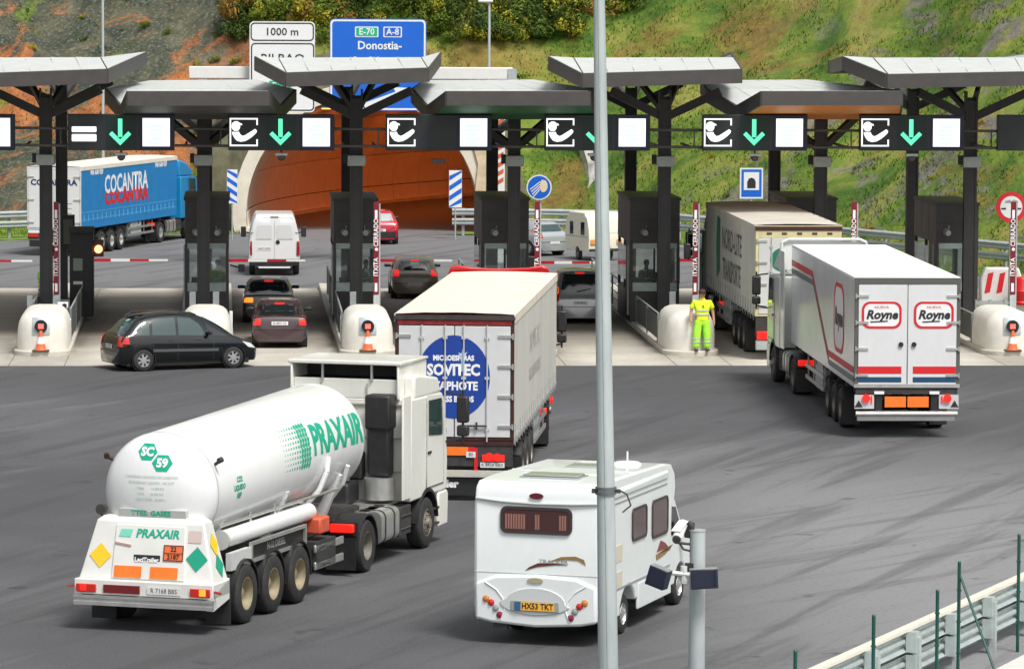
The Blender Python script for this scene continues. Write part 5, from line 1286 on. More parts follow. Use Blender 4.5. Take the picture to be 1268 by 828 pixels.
# rear dome: hexagon badges and faint tables
def hexp(r, n=6): return [(r*1.15*math.cos(2*PI*k/n), r*math.sin(2*PI*k/n)) for k in range(n)]
for dx, dz, tx in ((-.12,.72,'SC'),(.17,.54,'59')):
    h_ = decal([(p[0]+dx,p[1]+dz) for p in hexp(.16)], tb, (0,-3,TC), (1,0,0), (0,0,1), (0,1,0), GREEN_P, T, 'hexagon_badge', .1, .006)
    decal_text(tx, tb, (dx,-3,TC+dz), (1,0,0), (0,0,1), (0,1,0), WHITE_P, h_, .2, .01, off=.012)
for k, ln in enumerate(('CONTENIDO DIOXIDO DE CARBONO','REFRIGERADO LIQUIDO  UN 2187','TARA        14.200 KG','P.M.A       38.000 KG','CAPACIDAD   24.500 L')):
    decal_text(ln, tb, (-.02,-3,TC+.3-.095*k), (1,0,0), (0,0,1), (0,1,0), mat('pale_green_print',(.38,.5,.43),.5), T, .065, 0, .85)
for s in (-1, 1): obj('top_marker', MB().cyl((s*.93,y0+.1,TC+.5),(s*1.03,y0+.05,TC+.56),.03).cyl((s*1.03,y0,TC+.57),(s*1.06,y0+.07,TC+.59),.05), BROWN_H if s<0 else CHAS, T)
# frame, cradles, hose tube
c = MB(); c.box(-.5,-.38,-1.2,7.9,.85,1.12); c.box(.38,.5,-1.2,7.9,.85,1.12)
for a in (0,1.31,2.62): c.cyl((-1,a,.5),(1,a,.5),.07)
c.box(-.45,.45,6.2,7.9,.98,1.14)
obj('chassis', c, CHAS, T)
for y in (-.2, 2.8, 5.6): obj('cradle', MB().prism([(-.95,1.95),(-.6,1.1),(.6,1.1),(.95,1.95),(.85,2.0),(.5,1.35),(-.5,1.35),(-.85,2.0)],'y',y,y+.12), W_TANK, T)
for y in (3.9,): obj('tank_band', MB().lathe([(TR+.004,-.06),(TR+.03,-.05),(TR+.03,.05),(TR+.004,.06)], (0,y,TC), (0,1,0), 48), W_TANK, T) if False else None
pp = [(TR*math.sin(a)*1.02, y_, TC-TR*math.cos(a)*1.02) for a, y_ in [(math.radians(q), 4.3+.004*q) for q in (95,80,60,40,22)]]
obj('tank_pipe', MB().tube(pp,.05), W_TANK, T); pp = [(TR*math.sin(math.radians(q))*1.02, 6.0-.003*q, TC-TR*math.cos(math.radians(q))*1.02) for q in (80,60,40,22)]
obj('tank_pipe', MB().tube(pp,.045), W_TANK, T)
obj('hose_tube', MB().cyl((1.0,-.55,1.5),(1.0,3.75,1.5),.155,n=20), W_TANK, T); obj('tube_cap', MB().cyl((1.0,-.6,1.5),(1.0,-.55,1.5),.17,n=20), mat('grey_cap',(.5,.5,.48),.5), T)
sk = MB().box(1.1,1.2,-.6,.35,.98,1.28); obj('side_panel', sk, mat('tank_skirt_grey',(.55,.56,.54),.5,dirt=.3), T)
fr_ = obj('ladder_rack', MB().add(*(lambda m:(m.v,m.f))(ring_plate([(.35,1.0),(3.1,1.0),(3.1,1.36),(.35,1.36)],[(.42,1.06),(3.03,1.06),(3.03,1.3),(.42,1.3)],(1.16,0,0),(0,1,0),(0,0,1),.05))), ALU, T, smooth=0)
obj('rack_panel', MB().box(1.12,1.15,.42,3.03,1.06,1.3), BLACK, fr_); lettering('N-32 DIESEL', GREY_P, fr_, (1.153,1.7,1.18), (0,1,0), (0,0,1), .17, .004)
obj('valve_rail', MB().cyl((.93,-.5,1.72),(.93,5.5,1.72),.03,n=8).cyl((.93,1.0,1.6),(.93,1.0,1.8),.03).cyl((.93,2.2,1.6),(.93,2.2,1.8),.03), ALU, T)
for s in (-1, 1):
    for a in (0,1.31,2.62): wheel(T, s*(1.275-.2), a, .52, .385, s, mat('ochre_rim',(.36,.31,.2),.5,.2,var=.25,vscale=6,dirt=.5,dcol=(.14,.12,.08))); obj('mudguard', arch(a, s*.82, s*1.26, .58, .03, .52, -8, 188), BLACK, T)
    obj('mudflap', MB().box(min(s*.82,s*1.27),max(s*.82,s*1.27),-.85,-.8,.1,.95), BLACK, T)
    for z in (.55,.86): obj('side_guard', MB().box(min(s*1.2,s*1.25),max(s*1.2,s*1.25),3.45,4.95,z-.07,z+.07), ALU, T, bevel=.015)
obj('tool_box', MB().box(.9,1.25,3.5,4.5,.5,.98), CHAS, T)
obj('extinguisher_box', MB().box(.85,1.27,3.65,4.15,1.1,1.4), mat('orange_red_box',(.6,.1,.05),.45,var=.15,vscale=4), T, bevel=.04); obj('box_knob', MB().cyl((1.05,3.9,1.4),(1.05,3.9,1.5),.07), mat('orange_red_box',(.6,.1,.05)), T)
# rear cabinet: wedge-sided locker
cab_w0, cab_w1 = 1.22, .98
def rg(y0_, y1_, w0, z): return [(-w0,y0_,z),(w0,y0_,z),(w0,y1_,z),(-w0,y1_,z)]
cm = MB().loft([rg(-1.52,-.82,1.24,.86), rg(-1.48,-.84,1.2,1.0), rg(-1.3,-.9,.98,1.86), rg(-1.2,-.95,.9,1.93)]).mesh('cabinet')
obj('rear_cabinet', cm, W_CAB if False else mat('white_locker_paint',(.7,.7,.66),.35,coat=.2,var=.04,dirt=.25,dcol=(.45,.43,.37)), T, bevel=.03); cb = bvh_of(cm)
obj('bumper', MB().box(-1.27,1.27,-1.62,-.84,.62,.88), mat('white_locker_paint',(.7,.7,.66)), T, bevel=.02)
obj('bumper_side', MB().prism([(-1.6,.42),(-.86,.55),(-.86,.9),(-1.6,.66)],'x',1.14,1.27).prism([(-1.6,.42),(-.86,.55),(-.86,.9),(-1.6,.66)],'x',-1.27,-1.14), mat('white_locker_paint',(.7,.7,.66)), T)
obj('underride_bar', MB().box(-1.27,1.27,-1.66,-1.56,.44,.5).box(-1.27,1.27,-1.64,-1.56,.5,.56).box(-1.27,1.27,-1.655,-1.56,.56,.61), ALU, T)
obj('locker_door', MB().loft([[(-.63,-1.53,.9),(.7,-1.53,.9),(.66,-1.34,1.8),(-.6,-1.34,1.8)],[(-.63,-1.5,.9),(.7,-1.5,.9),(.66,-1.31,1.8),(-.6,-1.31,1.8)]]), mat('white_locker_paint',(.7,.7,.66)), T, bevel=.01)
sl_ = .19/.9
def Rr(x, z): return (x, -1.535+(z-.9)*sl_, z)      # point on the leaning door
RU = (0, sl_, 1)
lettering('PRAXAIR', GREEN_P, T, Rr(.16,1.66), (1,0,0), RU, .2, .008, .98, .2)
obj('logo_dots', flat([(-.12,-.06),(.1,-.06),(.13,.07),(-.08,.07)], Rr(-.42,1.66), (1,0,0), RU, .004), mat('mid_green_print',(.18,.62,.45),.5), T, smooth=0)
for x in (-.33, .33): obj('reflector_panel', flat(rrect(.5,.2,.01,1), Rr(x+.0,1.02), (1,0,0), RU, .008), ORANGE, T, smooth=0)
op = obj('hazard_plate', flat(rrect(.36,.27,.01,1), Rr(.48,1.36), (1,0,0), RU, .01), mat('orange_plate',(.75,.15,.04),.5), T, smooth=0)
obj('plate_frame', ring_plate([(-.18,-.135),(.18,-.135),(.18,.135),(-.18,.135)],[(-.165,-.12),(.165,-.12),(.165,.12),(-.165,.12)], (Rr(.48,1.36)[0],Rr(.48,1.36)[1]-.011,Rr(.48,1.36)[2]), (1,0,0), RU, .003), BLACK_P, op, smooth=0)
q = Rr(.48,1.36); lettering('22', BLACK_P, op, (q[0],q[1]-.018+.065*sl_,q[2]+.065), (1,0,0), RU, .11, .003); lettering('2187', BLACK_P, op, (q[0],q[1]-.018-.065*sl_,q[2]-.065), (1,0,0), RU, .11, .003)
obj('plate_divider', MB().bar((q[0]-.17,q[1]-.016,q[2]),(q[0]+.17,q[1]-.016,q[2]),.012,.004), BLACK_P, op)
q = Rr(.0,1.24); lettering('LeciTrailer', WHITE_P, obj('maker_badge', MB().loft([[(q[0]-.24,q[1]-.004,q[2]-.05),(q[0]+.24,q[1]-.004,q[2]-.05),(q[0]+.24,q[1]+.01,q[2]+.07),(q[0]-.24,q[1]+.01,q[2]+.07)],[(q[0]-.24,q[1]+.016,q[2]-.05),(q[0]+.24,q[1]+.016,q[2]-.05),(q[0]+.24,q[1]+.03,q[2]+.07),(q[0]-.24,q[1]+.03,q[2]+.07)]]), BLACK_P, T), (q[0],q[1]-.012,q[2]-.01), (1,0,0), RU, .1, .004)
obj('door_handle', MB().bar(Rr(-.6,1.5),Rr(-.3,1.46),.035,.03), mat('worn_pink_handle',(.55,.36,.3),.5), T)
for s, cm_, x in ((-1,YELL,-.86),(1,mat('placard_green',(.01,.33,.2),.45),.9)):
    decal([(p[0]*.2+x+(.0),p[1]*.21+1.27) for p in ((0,1),(1,0),(0,-1),(-1,0))], cb, (0,-3,0), (1,0,0), (0,0,1), (0,1,0), cm_, T, 'hazard_diamond', .3, .012)
for y, z, cm_ in ((-1.1,1.5,YELL),(-1.08,1.14,mat('placard_green',(.01,.33,.2)))):
    decal([(p[0]*.17,p[1]*.2) for p in ((0,1),(1,0),(0,-1),(-1,0))], cb, (2,y,z), (0,1,0), (0,0,1), (-1,0,0), cm_, T, 'hazard_diamond', .3, .012)
decal(rrect(.24,.2,.01,1), cb, (.84,-3,1.64), (1,0,0), (0,0,1), (0,1,0), mat('faded_pink_label',(.6,.48,.44),.5), T, 'faded_label', .3, .01)
sb = obj('sign_box', MB().box(-.62,.62,-1.22,-1.08,1.92,2.06), mat('silver_box',(.5,.51,.48),.4,.3), T, bevel=.01); lettering('TTES. GASES', GREEN_P, sb, (-.02,-1.226,1.99), (1,0,0), (0,0,1), .12, .004, 1.1)
obj('work_lamp', MB().cyl((-.96,-1.2,2.02),(-.96,-1.08,2.02),.09,n=16).cyl((-.96,-1.12,1.85),(-.96,-1.12,2.0),.02), CHAS, T)
for s in (-1, 1):
    obj('tail_light', MB().box(min(s*.86,s*1.22),max(s*.86,s*1.22),-1.66,-1.6,.66,.8), RED_L, T, bevel=.01)
    obj('brake_lamp', MB().box(min(s*1.03,s*1.15),max(s*1.03,s*1.15),-1.675,-1.655,.68,.79), ORA_LIT if s>0 else RED_LIT, T, bevel=.01)
    obj('marker_arm', MB().bar((s*1.25,-1.58,.75),(s*1.4,-1.58,.73),.04), mat('red_rubber_arm',(.4,.05,.04),.5), T)
obj('dark_lens', MB().box(-.72,-.06,-1.65,-1.6,.66,.8), mat('dark_red_lens',(.16,.012,.015),.25,coat=.5), T)
text_plate(T, 'R 7168 BBS', .38, -1.63, .73, .6, .12)
# tractor
K = thing('tractor_tmp', 'x', 'x'); cabo, cbv = tractor(K, W_CAB, 2.62, 4.98, wm=RIM)
# open-backed roof spoiler
def shell(x0, x1):
    m = MB(); m.box(x0,x1,2.52,4.3,3.66,3.7); m.box(x0,x0+.05,2.52,4.3,3.0,3.66); m.box(x1-.05,x1,2.52,4.3,3.0,3.66); m.box(x0+.05,x1-.05,4.2,4.3,3.0,3.66); m.box(x0+.05,x1-.05,2.62,2.68,3.0,3.38); return m
obj('roof_spoiler', shell(-1.2,1.02), W_CAB, K, bevel=.03)
obj('spoiler_recess', MB().box(-1.14,.96,3.4,3.45,3.36,3.65).box(-1.14,.96,2.7,4.1,3.34,3.37), BLACK, K)
for x in (-.55,.45): obj('spoiler_stay', MB().box(x-.02,x+.02,2.56,2.62,3.36,3.66), ALU, K)
obj('spoiler_lip', MB().prism([(2.5,3.66),(2.5,3.74),(4.3,3.72),(4.3,3.67)],'x',-1.24,1.06), W_CAB, K, bevel=.02)
obj('roof_shoulder', MB().prism([(2.85,2.98),(4.6,2.98),(4.4,3.3),(3.1,3.46),(2.85,3.44)],'x',1.0,1.235), W_CAB, K, bevel=.06, seg=3)
for s in (-1, 1): obj('side_collar', MB().box(min(s*1.2,s*1.24),max(s*1.2,s*1.24),2.12,2.62,1.1,3.1), W_CAB, K, bevel=.015)
for z in (1.6, 2.25, 2.9): obj('panel_seam', MB().box(-1.15,1.15,2.58,2.619,z-.012,z+.012), mat('seam_cream',(.4,.38,.31),.5), K)
for x in (-.6,.35): obj('panel_seam', MB().box(x-.01,x+.01,2.58,2.618,1.62,3.3), mat('seam_cream',(.4,.38,.31),.5), K)
obj('air_intake', MB().box(.48,.92,2.2,2.55,1.55,2.95).box(.44,.96,2.15,2.58,2.45,3.12), BLACK, K, bevel=.05)
obj('exhaust_silencer', MB().cyl((.7,2.3,1.1),(.7,2.3,1.52),.3,n=18), ALU, K)
for k in range(3): obj('air_coil', MB().tube([(-.6+.3*k,2.5,1.7),(-.5+.3*k,2.2,1.3),(-.4+.3*k,1.9,1.5)],.03), BLACK, K)
obj('catwalk_gear', MB().box(-.6,.3,1.6,2.3,1.05,1.45).box(-.3,.35,2.3,2.55,1.45,2.0), BLACK, K, bevel=.05)
obj('warning_tape', MB().box(-.5,.2,1.55,1.6,1.42,1.46), RED_P, K)
lettering('4', DGREEN, K, (1.256,3.95,1.5), (0,1,0), (0,0,1), .3, .01)
rel = (1.229-(-1.062), 80.773-74.3)
sx_ = rel[0]*math.cos(AZ)-rel[1]*math.sin(AZ); sy_ = rel[0]*math.sin(AZ)+rel[1]*math.cos(AZ)
attach(T, sx_, sy_, .3469-AZ)

# ------------------------------------------------------------------ motorhome (front centre)
T = thing('motorhome', 'white coachbuilt motorhome with brown swoosh behind the tall lamp post', 'motorhome', (4.915,71.169,0), -.37)
w = 1.08
prof = [(0,.5),(.0,2.5),(.05,2.63),(.18,2.72),(.9,2.74),(4.0,2.68),(4.5,2.62),(4.72,2.45),(4.78,2.2),(4.7,1.95),(4.55,1.86),(4.5,.55)]
bm_ = MB().prism(prof,'x',-w,w).mesh('body'); bm_ = cut(bm_, [MB().cyl((s*.7,1.8,.34),(s*1.4,1.8,.34),.5,n=24) for s in (-1,1)])
body = obj('body', bm_, W_MOTOR, T, bevel=.07, seg=3); mv = bvh_of(MB().prism(prof,'x',-w,w).mesh('b'))
lowr = MB()
pts = [(-w+.02,.42),(-w+.3,.36),(0,.31),(w-.3,.36),(w-.02,.42),(w-.02,1.02),(.7,1.16),(0,1.2),(-.7,1.16),(-w+.02,1.02)]
obj('rear_bumper', MB().prism(pts,'y',-.05,.1), W_MOTOR, T, bevel=.05, seg=3)
obj('plate_recess', MB().prism([(.62*math.cos(math.radians(a))*(1-.15*(a<180)), .72+(.26 if a<180 else .2)*math.sin(math.radians(a))) for a in range(0,360,15)],'y',-.07,-.045), mat('moulding_grey',(.55,.58,.57),.35), T, bevel=.01)
pl = obj('number_plate', MB().box(-.34,.34,-.095,-.07,.6,.74), mat('plate_amber',(.9,.45,.04),.4), T); lettering('HX53 TKT', BLACK_P, pl, (.05,-.099,.67), (1,0,0), (0,0,1), .14, .004, .86)
obj('plate_band', MB().box(-.345,-.24,-.099,-.07,.598,.742), mat('plate_blue',(.03,.12,.25),.4), pl); obj('plate_holder', MB().box(-.42,.42,-.085,-.07,.585,.755), GREY_P, pl, bevel=.02)
obj('maker_badge', flat([(p[0]*.14,p[1]*.045) for p in disc(1,20)], (0,-.06,1.1), (1,0,0), (0,0,1), .01), mat('gilt_badge',(.5,.45,.3),.4,.4), T)
for s in (-1, 1):
    for k, (dx, dz, m_) in enumerate(((.86,.76,ORANGE),(.77,.7,RED_L),(.69,.61,GREY_P),(.62,.5,mat('maroon_lens',(.25,.01,.04),.2,coat=.5)))):
        r_ = .042; obj('tail_lamp', MB().lathe([(r_+.015,.0),(r_+.015,.012),(r_,.014),(r_*.8,.03),(0,.036)], (s*dx,-.05,dz), (0,-1,0), 18), m_ if k else mat('amber_lens',(.55,.2,.03),.2,coat=.5), T)
    obj('seam', MB().tube([(s*.6,-.055,.42),(s*.53,-.055,.6),(s*.57,-.055,.78),(s*.68,-.055,.92),(s*.88,-.055,1.04)],.011), mat('moulding_white',(.8,.83,.82),.3), T)
obj('rear_window', flat(rrect(1.18,.38,.09,5), (0,-.004,2.1), (1,0,0), (0,0,1), .018), mat('brown_tint_glass',(.06,.022,.02),.1,spec=.7,coat=.5), T)
obj('window_frame', ring_plate(rrect(1.25,.45,.11,5), rrect(1.16,.36,.09,5), (0,-.004,2.1), (1,0,0), (0,0,1), .028), mat('window_rubber',(.05,.035,.035),.4), T, smooth=0)
for x0, x1 in ((-.54,-.18),(-.02,.1),(.4,.54)):  # outer strips are curtains, the middle strip a reflection painted on the pane
    cu_ = MB()
    for k in range(int((x1-x0)/.045)): cu_.box(x0+.045*k,x0+.045*k+.03,-.026,-.023,1.95,2.2)
    obj('curtain', cu_, mat('pinkish_curtain_reflection',(.3,.14,.11),.7), T)
obj('rear_hood_line', MB().tube([(-w+.02,-.01,2.44),(-.6,-.025,2.4),(0,-.03,2.38),(.6,-.025,2.39),(w-.02,-.01,2.41)],.022), mat('hood_line_grey',(.5,.51,.5),.4), T)  # moulding line in mid-grey, darker than the body around it
obj('brand_badge', flat([(p[0]*.12,p[1]*.05) for p in disc(1,20)], (.0,-.0,2.51), (1,0,0), (0,0,1), .035), mat('maroon_badge',(.12,.01,.02),.4), T)
SW1, SW2 = mat('swoosh_brown',(.12,.035,.02),.4), mat('swoosh_gold',(.28,.17,.06),.4)
obj('swoosh', flat([(-.52,-.1),(-.3,-.03),(0,.01),(.22,.02),(.0,.04),(-.3,.03),(-.45,-.04)], (.33,-.004,1.36), (1,0,0), (0,0,1), .006), SW1, T, smooth=0)
obj('swoosh', flat([(-.1,.07),(.2,.11),(.4,.1),(.53,.03),(.5,.12),(.35,.17),(.1,.15)], (.33,-.004,1.36), (1,0,0), (0,0,1), .006), SW2, T, smooth=0)
lettering('TRACKER', GREY_P, T, (.3,-.008,1.42), (1,0,0), (0,0,1), .09, .002, 1.3)
BT = mat('brown_tint_glass',(.06,.022,.02))
for y0_, y1_, z0_, z1_ in ((2.0,2.85,1.58,2.08),(3.25,4.2,1.48,2.08)):
    obj('side_window', flat(rrect(y1_-y0_,z1_-z0_,.09,5), (w+.002,(y0_+y1_)/2,(z0_+z1_)/2), (0,1,0), (0,0,1), .016), BT, T)
    obj('window_frame', ring_plate(rrect(y1_-y0_+.07,z1_-z0_+.07,.11,5), rrect(y1_-y0_-.02,z1_-z0_-.02,.09,5), (w+.002,(y0_+y1_)/2,(z0_+z1_)/2), (0,1,0), (0,0,1), .024), mat('window_rubber',(.05,.035,.035)), T, smooth=0)
obj('side_window', flat(rrect(1.1,.62,.09,5), (-w-.002,3.2,1.95), (0,-1,0), (0,0,1), .016), BT, T)
obj('awning_case', MB().prism([(w,2.42),(w+.03,2.41),(w+.04,2.5),(w,2.56)],'y',.6,4.2), W_MOTOR, T, bevel=.02)
obj('awning_seam', MB().box(w+.0,w+.012,.6,4.2,2.3,2.325), GREY_P, T)
for y, z in ((1.2,1.45),(1.2,1.0)): obj('vent', flat(rrect(.4,.28,.02,2), (w+.001,y,z), (0,1,0), (0,0,1), .008), mat('cream_vent',(.6,.56,.44),.5), T)
obj('belt_trim', MB().box(w,w+.012,.2,4.4,.84,.87), GREY_P, T); [obj('skirt', MB().box(min(s*(w-.05),s*(w+.005)),max(s*(w-.05),s*(w+.005)),2.4,4.5,.34,.8), W_MOTOR, T, bevel=.02) for s in (-1,1)]
[obj('rear_skirt', MB().box(min(s*(w-.05),s*(w+.004)),max(s*(w-.05),s*(w+.004)),.1,1.28,.38,.8), W_MOTOR, T, bevel=.02) for s in (-1,1)]
for s in (-1,1): obj('corner_trim', MB().box(min(s*(w-.005),s*(w+.006)),max(s*(w-.005),s*(w+.006)),.02,.07,.6,2.4), mat('moulding_grey',(.55,.58,.57)), T)
obj('panel_seam', MB().box(-w+.02,w-.02,-.006,.01,1.2,1.212), mat('moulding_grey',(.55,.58,.57)), T)
obj('roof_seam', MB().box(-w+.05,w-.05,1.9,1.93,2.715,2.735), mat('moulding_grey',(.55,.58,.57)), T)
obj('swoosh', flat([(-.45,.0),(-.2,.18),(.1,.1),(.35,-.02),(.1,-.0)], (w+.003,4.0,1.18), (0,1,0), (0,0,1), .006), mat('swoosh_maroon',(.2,.05,.04),.4), T, smooth=0)
obj('swoosh', flat([(-.5,-.04),(-.1,-.02),(.4,-.06),(.6,.02),(.1,-.1),(-.45,-.14)], (w+.003,4.0,1.18), (0,1,0), (0,0,1), .006), SW2, T, smooth=0)
# roof: skylights and aerial
obj('skylight', MB().box(-.5,.55,.6,1.2,2.69,2.76).box(-.45,.5,.65,1.15,2.76,2.79), mat('smoked_skylight',(.3,.32,.31),.2,coat=.3), T, bevel=.03)
obj('roof_bulge', MB().loft([[(x,y,z) for x,y in ((-.7,1.4),(.7,1.4),(.6,2.3),(-.5,2.3))] for z in (2.66,2.74)]), W_MOTOR, T, bevel=.03)
obj('skylight', MB().box(-.3,.4,2.6,3.1,2.64,2.74), mat('smoked_skylight',(.3,.32,.31)), T, bevel=.03)
ae = obj('satellite_dome', MB().lathe([(.26,0),(.28,.03),(.2,.09),(0,.11)], (.5,3.7,2.63), (0,0,1), 22), WHITE_P, T); obj('aerial', MB().cyl((.5,3.7,2.72),(.5,3.7,2.9),.015), WHITE_P, ae)
# driving cab of the van underneath
cw = .98
cabp = [(4.4,.42),(6.35,.42),(6.42,.75),(6.35,1.02),(5.75,1.25),(5.1,1.92),(4.4,1.94)]
cm_ = MB().prism(cabp,'x',-cw,cw).mesh('c'); cm_ = cut(cm_, [MB().cyl((s*.6,5.5,.34),(s*1.3,5.5,.34),.42,n=24) for s in (-1,1)])
obj('driving_cab', cm_, W_MOTOR, T, bevel=.06)
for s in (-1, 1):
    obj('cab_window', flat([(s*.05,1.32),(s*.85,1.3),(s*.4,1.8),(s*.05,1.84)], (s*(cw+.002),4.7,0), (0,s,0), (0,0,1), .01), GLASS, T)
    obj('wing_mirror', MB().bar((s*cw,5.3,1.3),(s*(cw+.18),5.35,1.33),.05).box(s*(cw+.2)-.09,s*(cw+.2)+.09,5.3,5.4,1.22,1.5), BLACK, T, bevel=.03)
    obj('bumper', MB().box(min(s*.2,s*cw),max(s*.2,s*cw),6.3,6.45,.42,.72), BLACK, T, bevel=.03)
    wheel(T, s*(.98-.1), 1.8, .34, .22, s, ALU, 'car'); wheel(T, s*(.98-.13), 5.5, .34, .21, s, ALU, 'car')
obj('windscreen', flat([(-.85,0),(.85,0),(.75,.9),(-.75,.9)], (0,5.77,1.26), (1,0,0), (0,-.7,.7), .01), GLASS, T)
obj('underframe', MB().box(-.9,.9,.15,4.9,.38,.56).box(-.75,-.5,.0,.1,.25,.36), CHAS, T)
# ------------------------------------------------------------------ cars
PIC = mat('black_green_car_paint', (.006,.009,.009), .12, coat=.7, spec=.4)
def cs(*rows): return rows
hatch = lambda L, W, H: [(0,.86,.74,.74,.7),(.05,.93,.86,.86,.7),(.13,.96,.95,.97,.66),(.3,.98,.95,H*.83,.68),(.5,.99,.94,H*.955,.7),(.85,1,.93,H*.992,.73),(1.5,1,.92,H,.745),(2.1,1,.91,H*.985,.74),(2.5,1,.9,H*.93,.72),(3.0,1,.88,H*.72,.72),(3.25,.99,.87,.87,.72),(3.7,.97,.82,.82,.7),(L-.12,.9,.68,.68,.6),(L,.74,.5,.5,.5)]
sedan = lambda L, W, H: [(0,.86,.78,.78,.7),(.06,.95,.93,.93,.7),(.3,.97,.97,.97,.66),(.62,.98,.97,1.0,.66),(.85,.98,.965,H*.83,.66),(1.15,.99,.95,H*.955,.7),(1.6,1,.94,H*.995,.73),(2.1,1,.93,H,.735),(2.5,1,.92,H*.97,.72),(2.9,1,.9,H*.84,.71),(3.25,.99,.89,.92,.72),(3.5,.98,.86,.86,.7),(L-.15,.9,.7,.7,.6),(L,.74,.5,.5,.5)]

# black five-door people carrier crossing in front of the lanes
L, W, H = 4.28, 1.75, 1.62
v = (-3.072, 123.333); a = 1.18; ra = .72
T = thing('people_carrier', 'black people carrier turning across the concrete in front of the second island', 'car', (v[0]-ra*math.sin(a), v[1]-ra*math.cos(a)+.35, 0), -a)
st = [(0,.84,.72,.72,.7),(.05,.93,.9,.9,.7),(.14,.96,1.0,1.02,.66),(.32,.98,1.02,1.24,.66),(.55,.99,1.01,1.44,.68),(.85,1,1.0,1.55,.7),(1.3,1,.98,1.605,.72),(1.8,1,.96,1.62,.73),(2.3,1,.94,1.58,.72),(2.75,1,.92,1.44,.71),(3.2,.99,.9,1.2,.72),(3.5,.985,.88,1.0,.74),(3.75,.96,.84,.84,.72),(4.1,.88,.68,.68,.66),(4.23,.8,.55,.55,.6),(4.28,.7,.45,.45,.5)]
bv, body = car(T, st, PIC, L, W, H, .2, .98, 2.76, ra, .315, GLASSG, (.72,1.0,.24,0), RED_L, '5641 DFR', plz=.7, rw=(0,0,1.06,1.46), rimm=mat('alloy_trim',(.55,.56,.58),.3,.6), bump_m=None)
for s in (-1, 1):
    side_poly(T, bv, [(.42,1.05),(.9,1.02),(.95,1.44),(.78,1.38),(.55,1.2)], s, GLASSG, 'quarter_window')
    side_poly(T, bv, [(.99,1.02),(1.72,1.0),(1.72,1.51),(1.03,1.47)], s, GLASSG, 'side_window')
    side_poly(T, bv, [(1.79,1.0),(2.65,.96),(2.45,1.3),(2.2,1.47),(1.8,1.51)], s, GLASSG, 'side_window')
    side_poly(T, bv, [(2.73,.96),(3.35,.93),(2.95,1.15),(2.62,1.34)], s, GLASS, 'quarter_window')
    side_poly(T, bv, [(1.0,.55),(3.0,.52),(3.0,.6),(1.0,.63)], s, mat('rub_strip',(.09,.09,.09),.4), 'rub_strip', off=.02)
    side_poly(T, bv, [(.02,.8),(.3,.78),(.26,1.02),(.1,1.05)], s, RED_L, 'tail_light', off=.012)
    for y in (1.0, 1.76, 2.85): side_poly(T, bv, [(y,.3),(y+.014,.3),(y+.014,.98),(y,.98)], s, CHAS, 'door_seam', off=.003)
    for y in (1.62, 2.5): side_poly(T, bv, [(y-.16,.84),(y,.84),(y,.87),(y-.16,.87)], s, BLACK, 'door_handle', off=.02, thick=0)
    side_poly(T, bv, [(3.95,.6),(4.2,.56),(4.05,.7),(3.75,.78)], s, mat('headlamp_glass',(.6,.62,.62),.1,coat=.5), 'headlight', off=.01)
    obj('roof_rail', MB().tube([(s*.6,.7,1.5),(s*.6,.9,1.61),(s*.6,2.2,1.63),(s*.6,2.4,1.56)],.02), BLACK, T)
top_poly(T, bv, [(-.6,2.75),(.6,2.75),(.66,3.45),(-.66,3.45)], GLASS, 'windscreen')
top_poly(T, bv, [(-.5,.22),(.5,.22),(.5,.5),(-.5,.5)], mat('sky_lit_rear_glass',(.05,.07,.07),.03,spec=1,coat=.6), 'rear_spoiler_glass') if False else None

def rearcar(name, lab, paint, L, W, H, px, py, stf, a=0, lit=RED_LIT, third=True, tl=(.68,.88,.22,0), plate='', cat='car', plz=.55, glass=GLASS, rimm=RIM, lx=None, belt=.95, rwn=None, bump_m=None, brk=None):
    g = G(px, py); T = thing(name, lab, cat, (g.x, g.y, 0), -a)
    bv, body = car(T, stf(L, W, H), paint, L, W, H, .22, belt, L*.6, .72, .3, glass, tl, lit, plate, bump_m, rimm, rwn or (0,0,belt+.05,H-.12), plz=plz)
    for s in (-1, 1):
        side_poly(T, bv, [(.75,belt+.03),(1.55,belt+.01),(1.55,H-.12),(1.0,H-.15)], s, GLASS, 'side_window')
        side_poly(T, bv, [(1.63,belt+.01),(2.6,belt-.02),(2.2,H-.15),(1.65,H-.11)], s, GLASS, 'side_window')
    if third: decal(rrect(.3,.05,.02,2), bv, (0,-1,H-.09), (1,0,0), (0,0,1), (0,1,0), brk or RED_LIT, T, 'high_brake_light', .1, .02)
    return T, bv
PLUM = mat('plum_car_paint', (.06,.036,.04), .25, coat=.8)
T, bv = rearcar('saloon_car', 'dark plum saloon car braking, nearest in the lane behind the black car', PLUM, 4.3, 1.7, 1.4, 346.5, 432, sedan, .0, tl=(.72,.92,.24,0), plate='BI 4872 CG', plz=.78)
T, bv = rearcar('saloon_car', 'dark grey saloon car with left indicator on, in front of the plum car', mat('dark_metallic',(.1,.09,.088),.25,.3,coat=.8), 4.3, 1.72, 1.42, 333, 401, sedan, .0, tl=(.7,.86,.32,0), lit=ORA_LIT)
for o in [o for o in bpy.data.objects if o.parent is T and o.name.startswith('tail_light')][1:]: o.data.materials[0] = RED_LIT
T, bv = rearcar('hatchback', 'brown-grey hatchback braking in the lane right of the third booth', mat('brown_grey_paint',(.23,.2,.16),.35,.05,coat=.6), 3.9, 1.69, 1.45, 514, 371, hatch, .0, tl=(.82,1.05,.26,0), belt=.98)
decal(rrect(.32,.12,.04,3), bv, (.0,-1,1.25), (1,0,0), (0,0,1), (0,1,0), mat('window_sticker',(.35,.45,.42),.5), T, 'window_sticker', .2, .014)
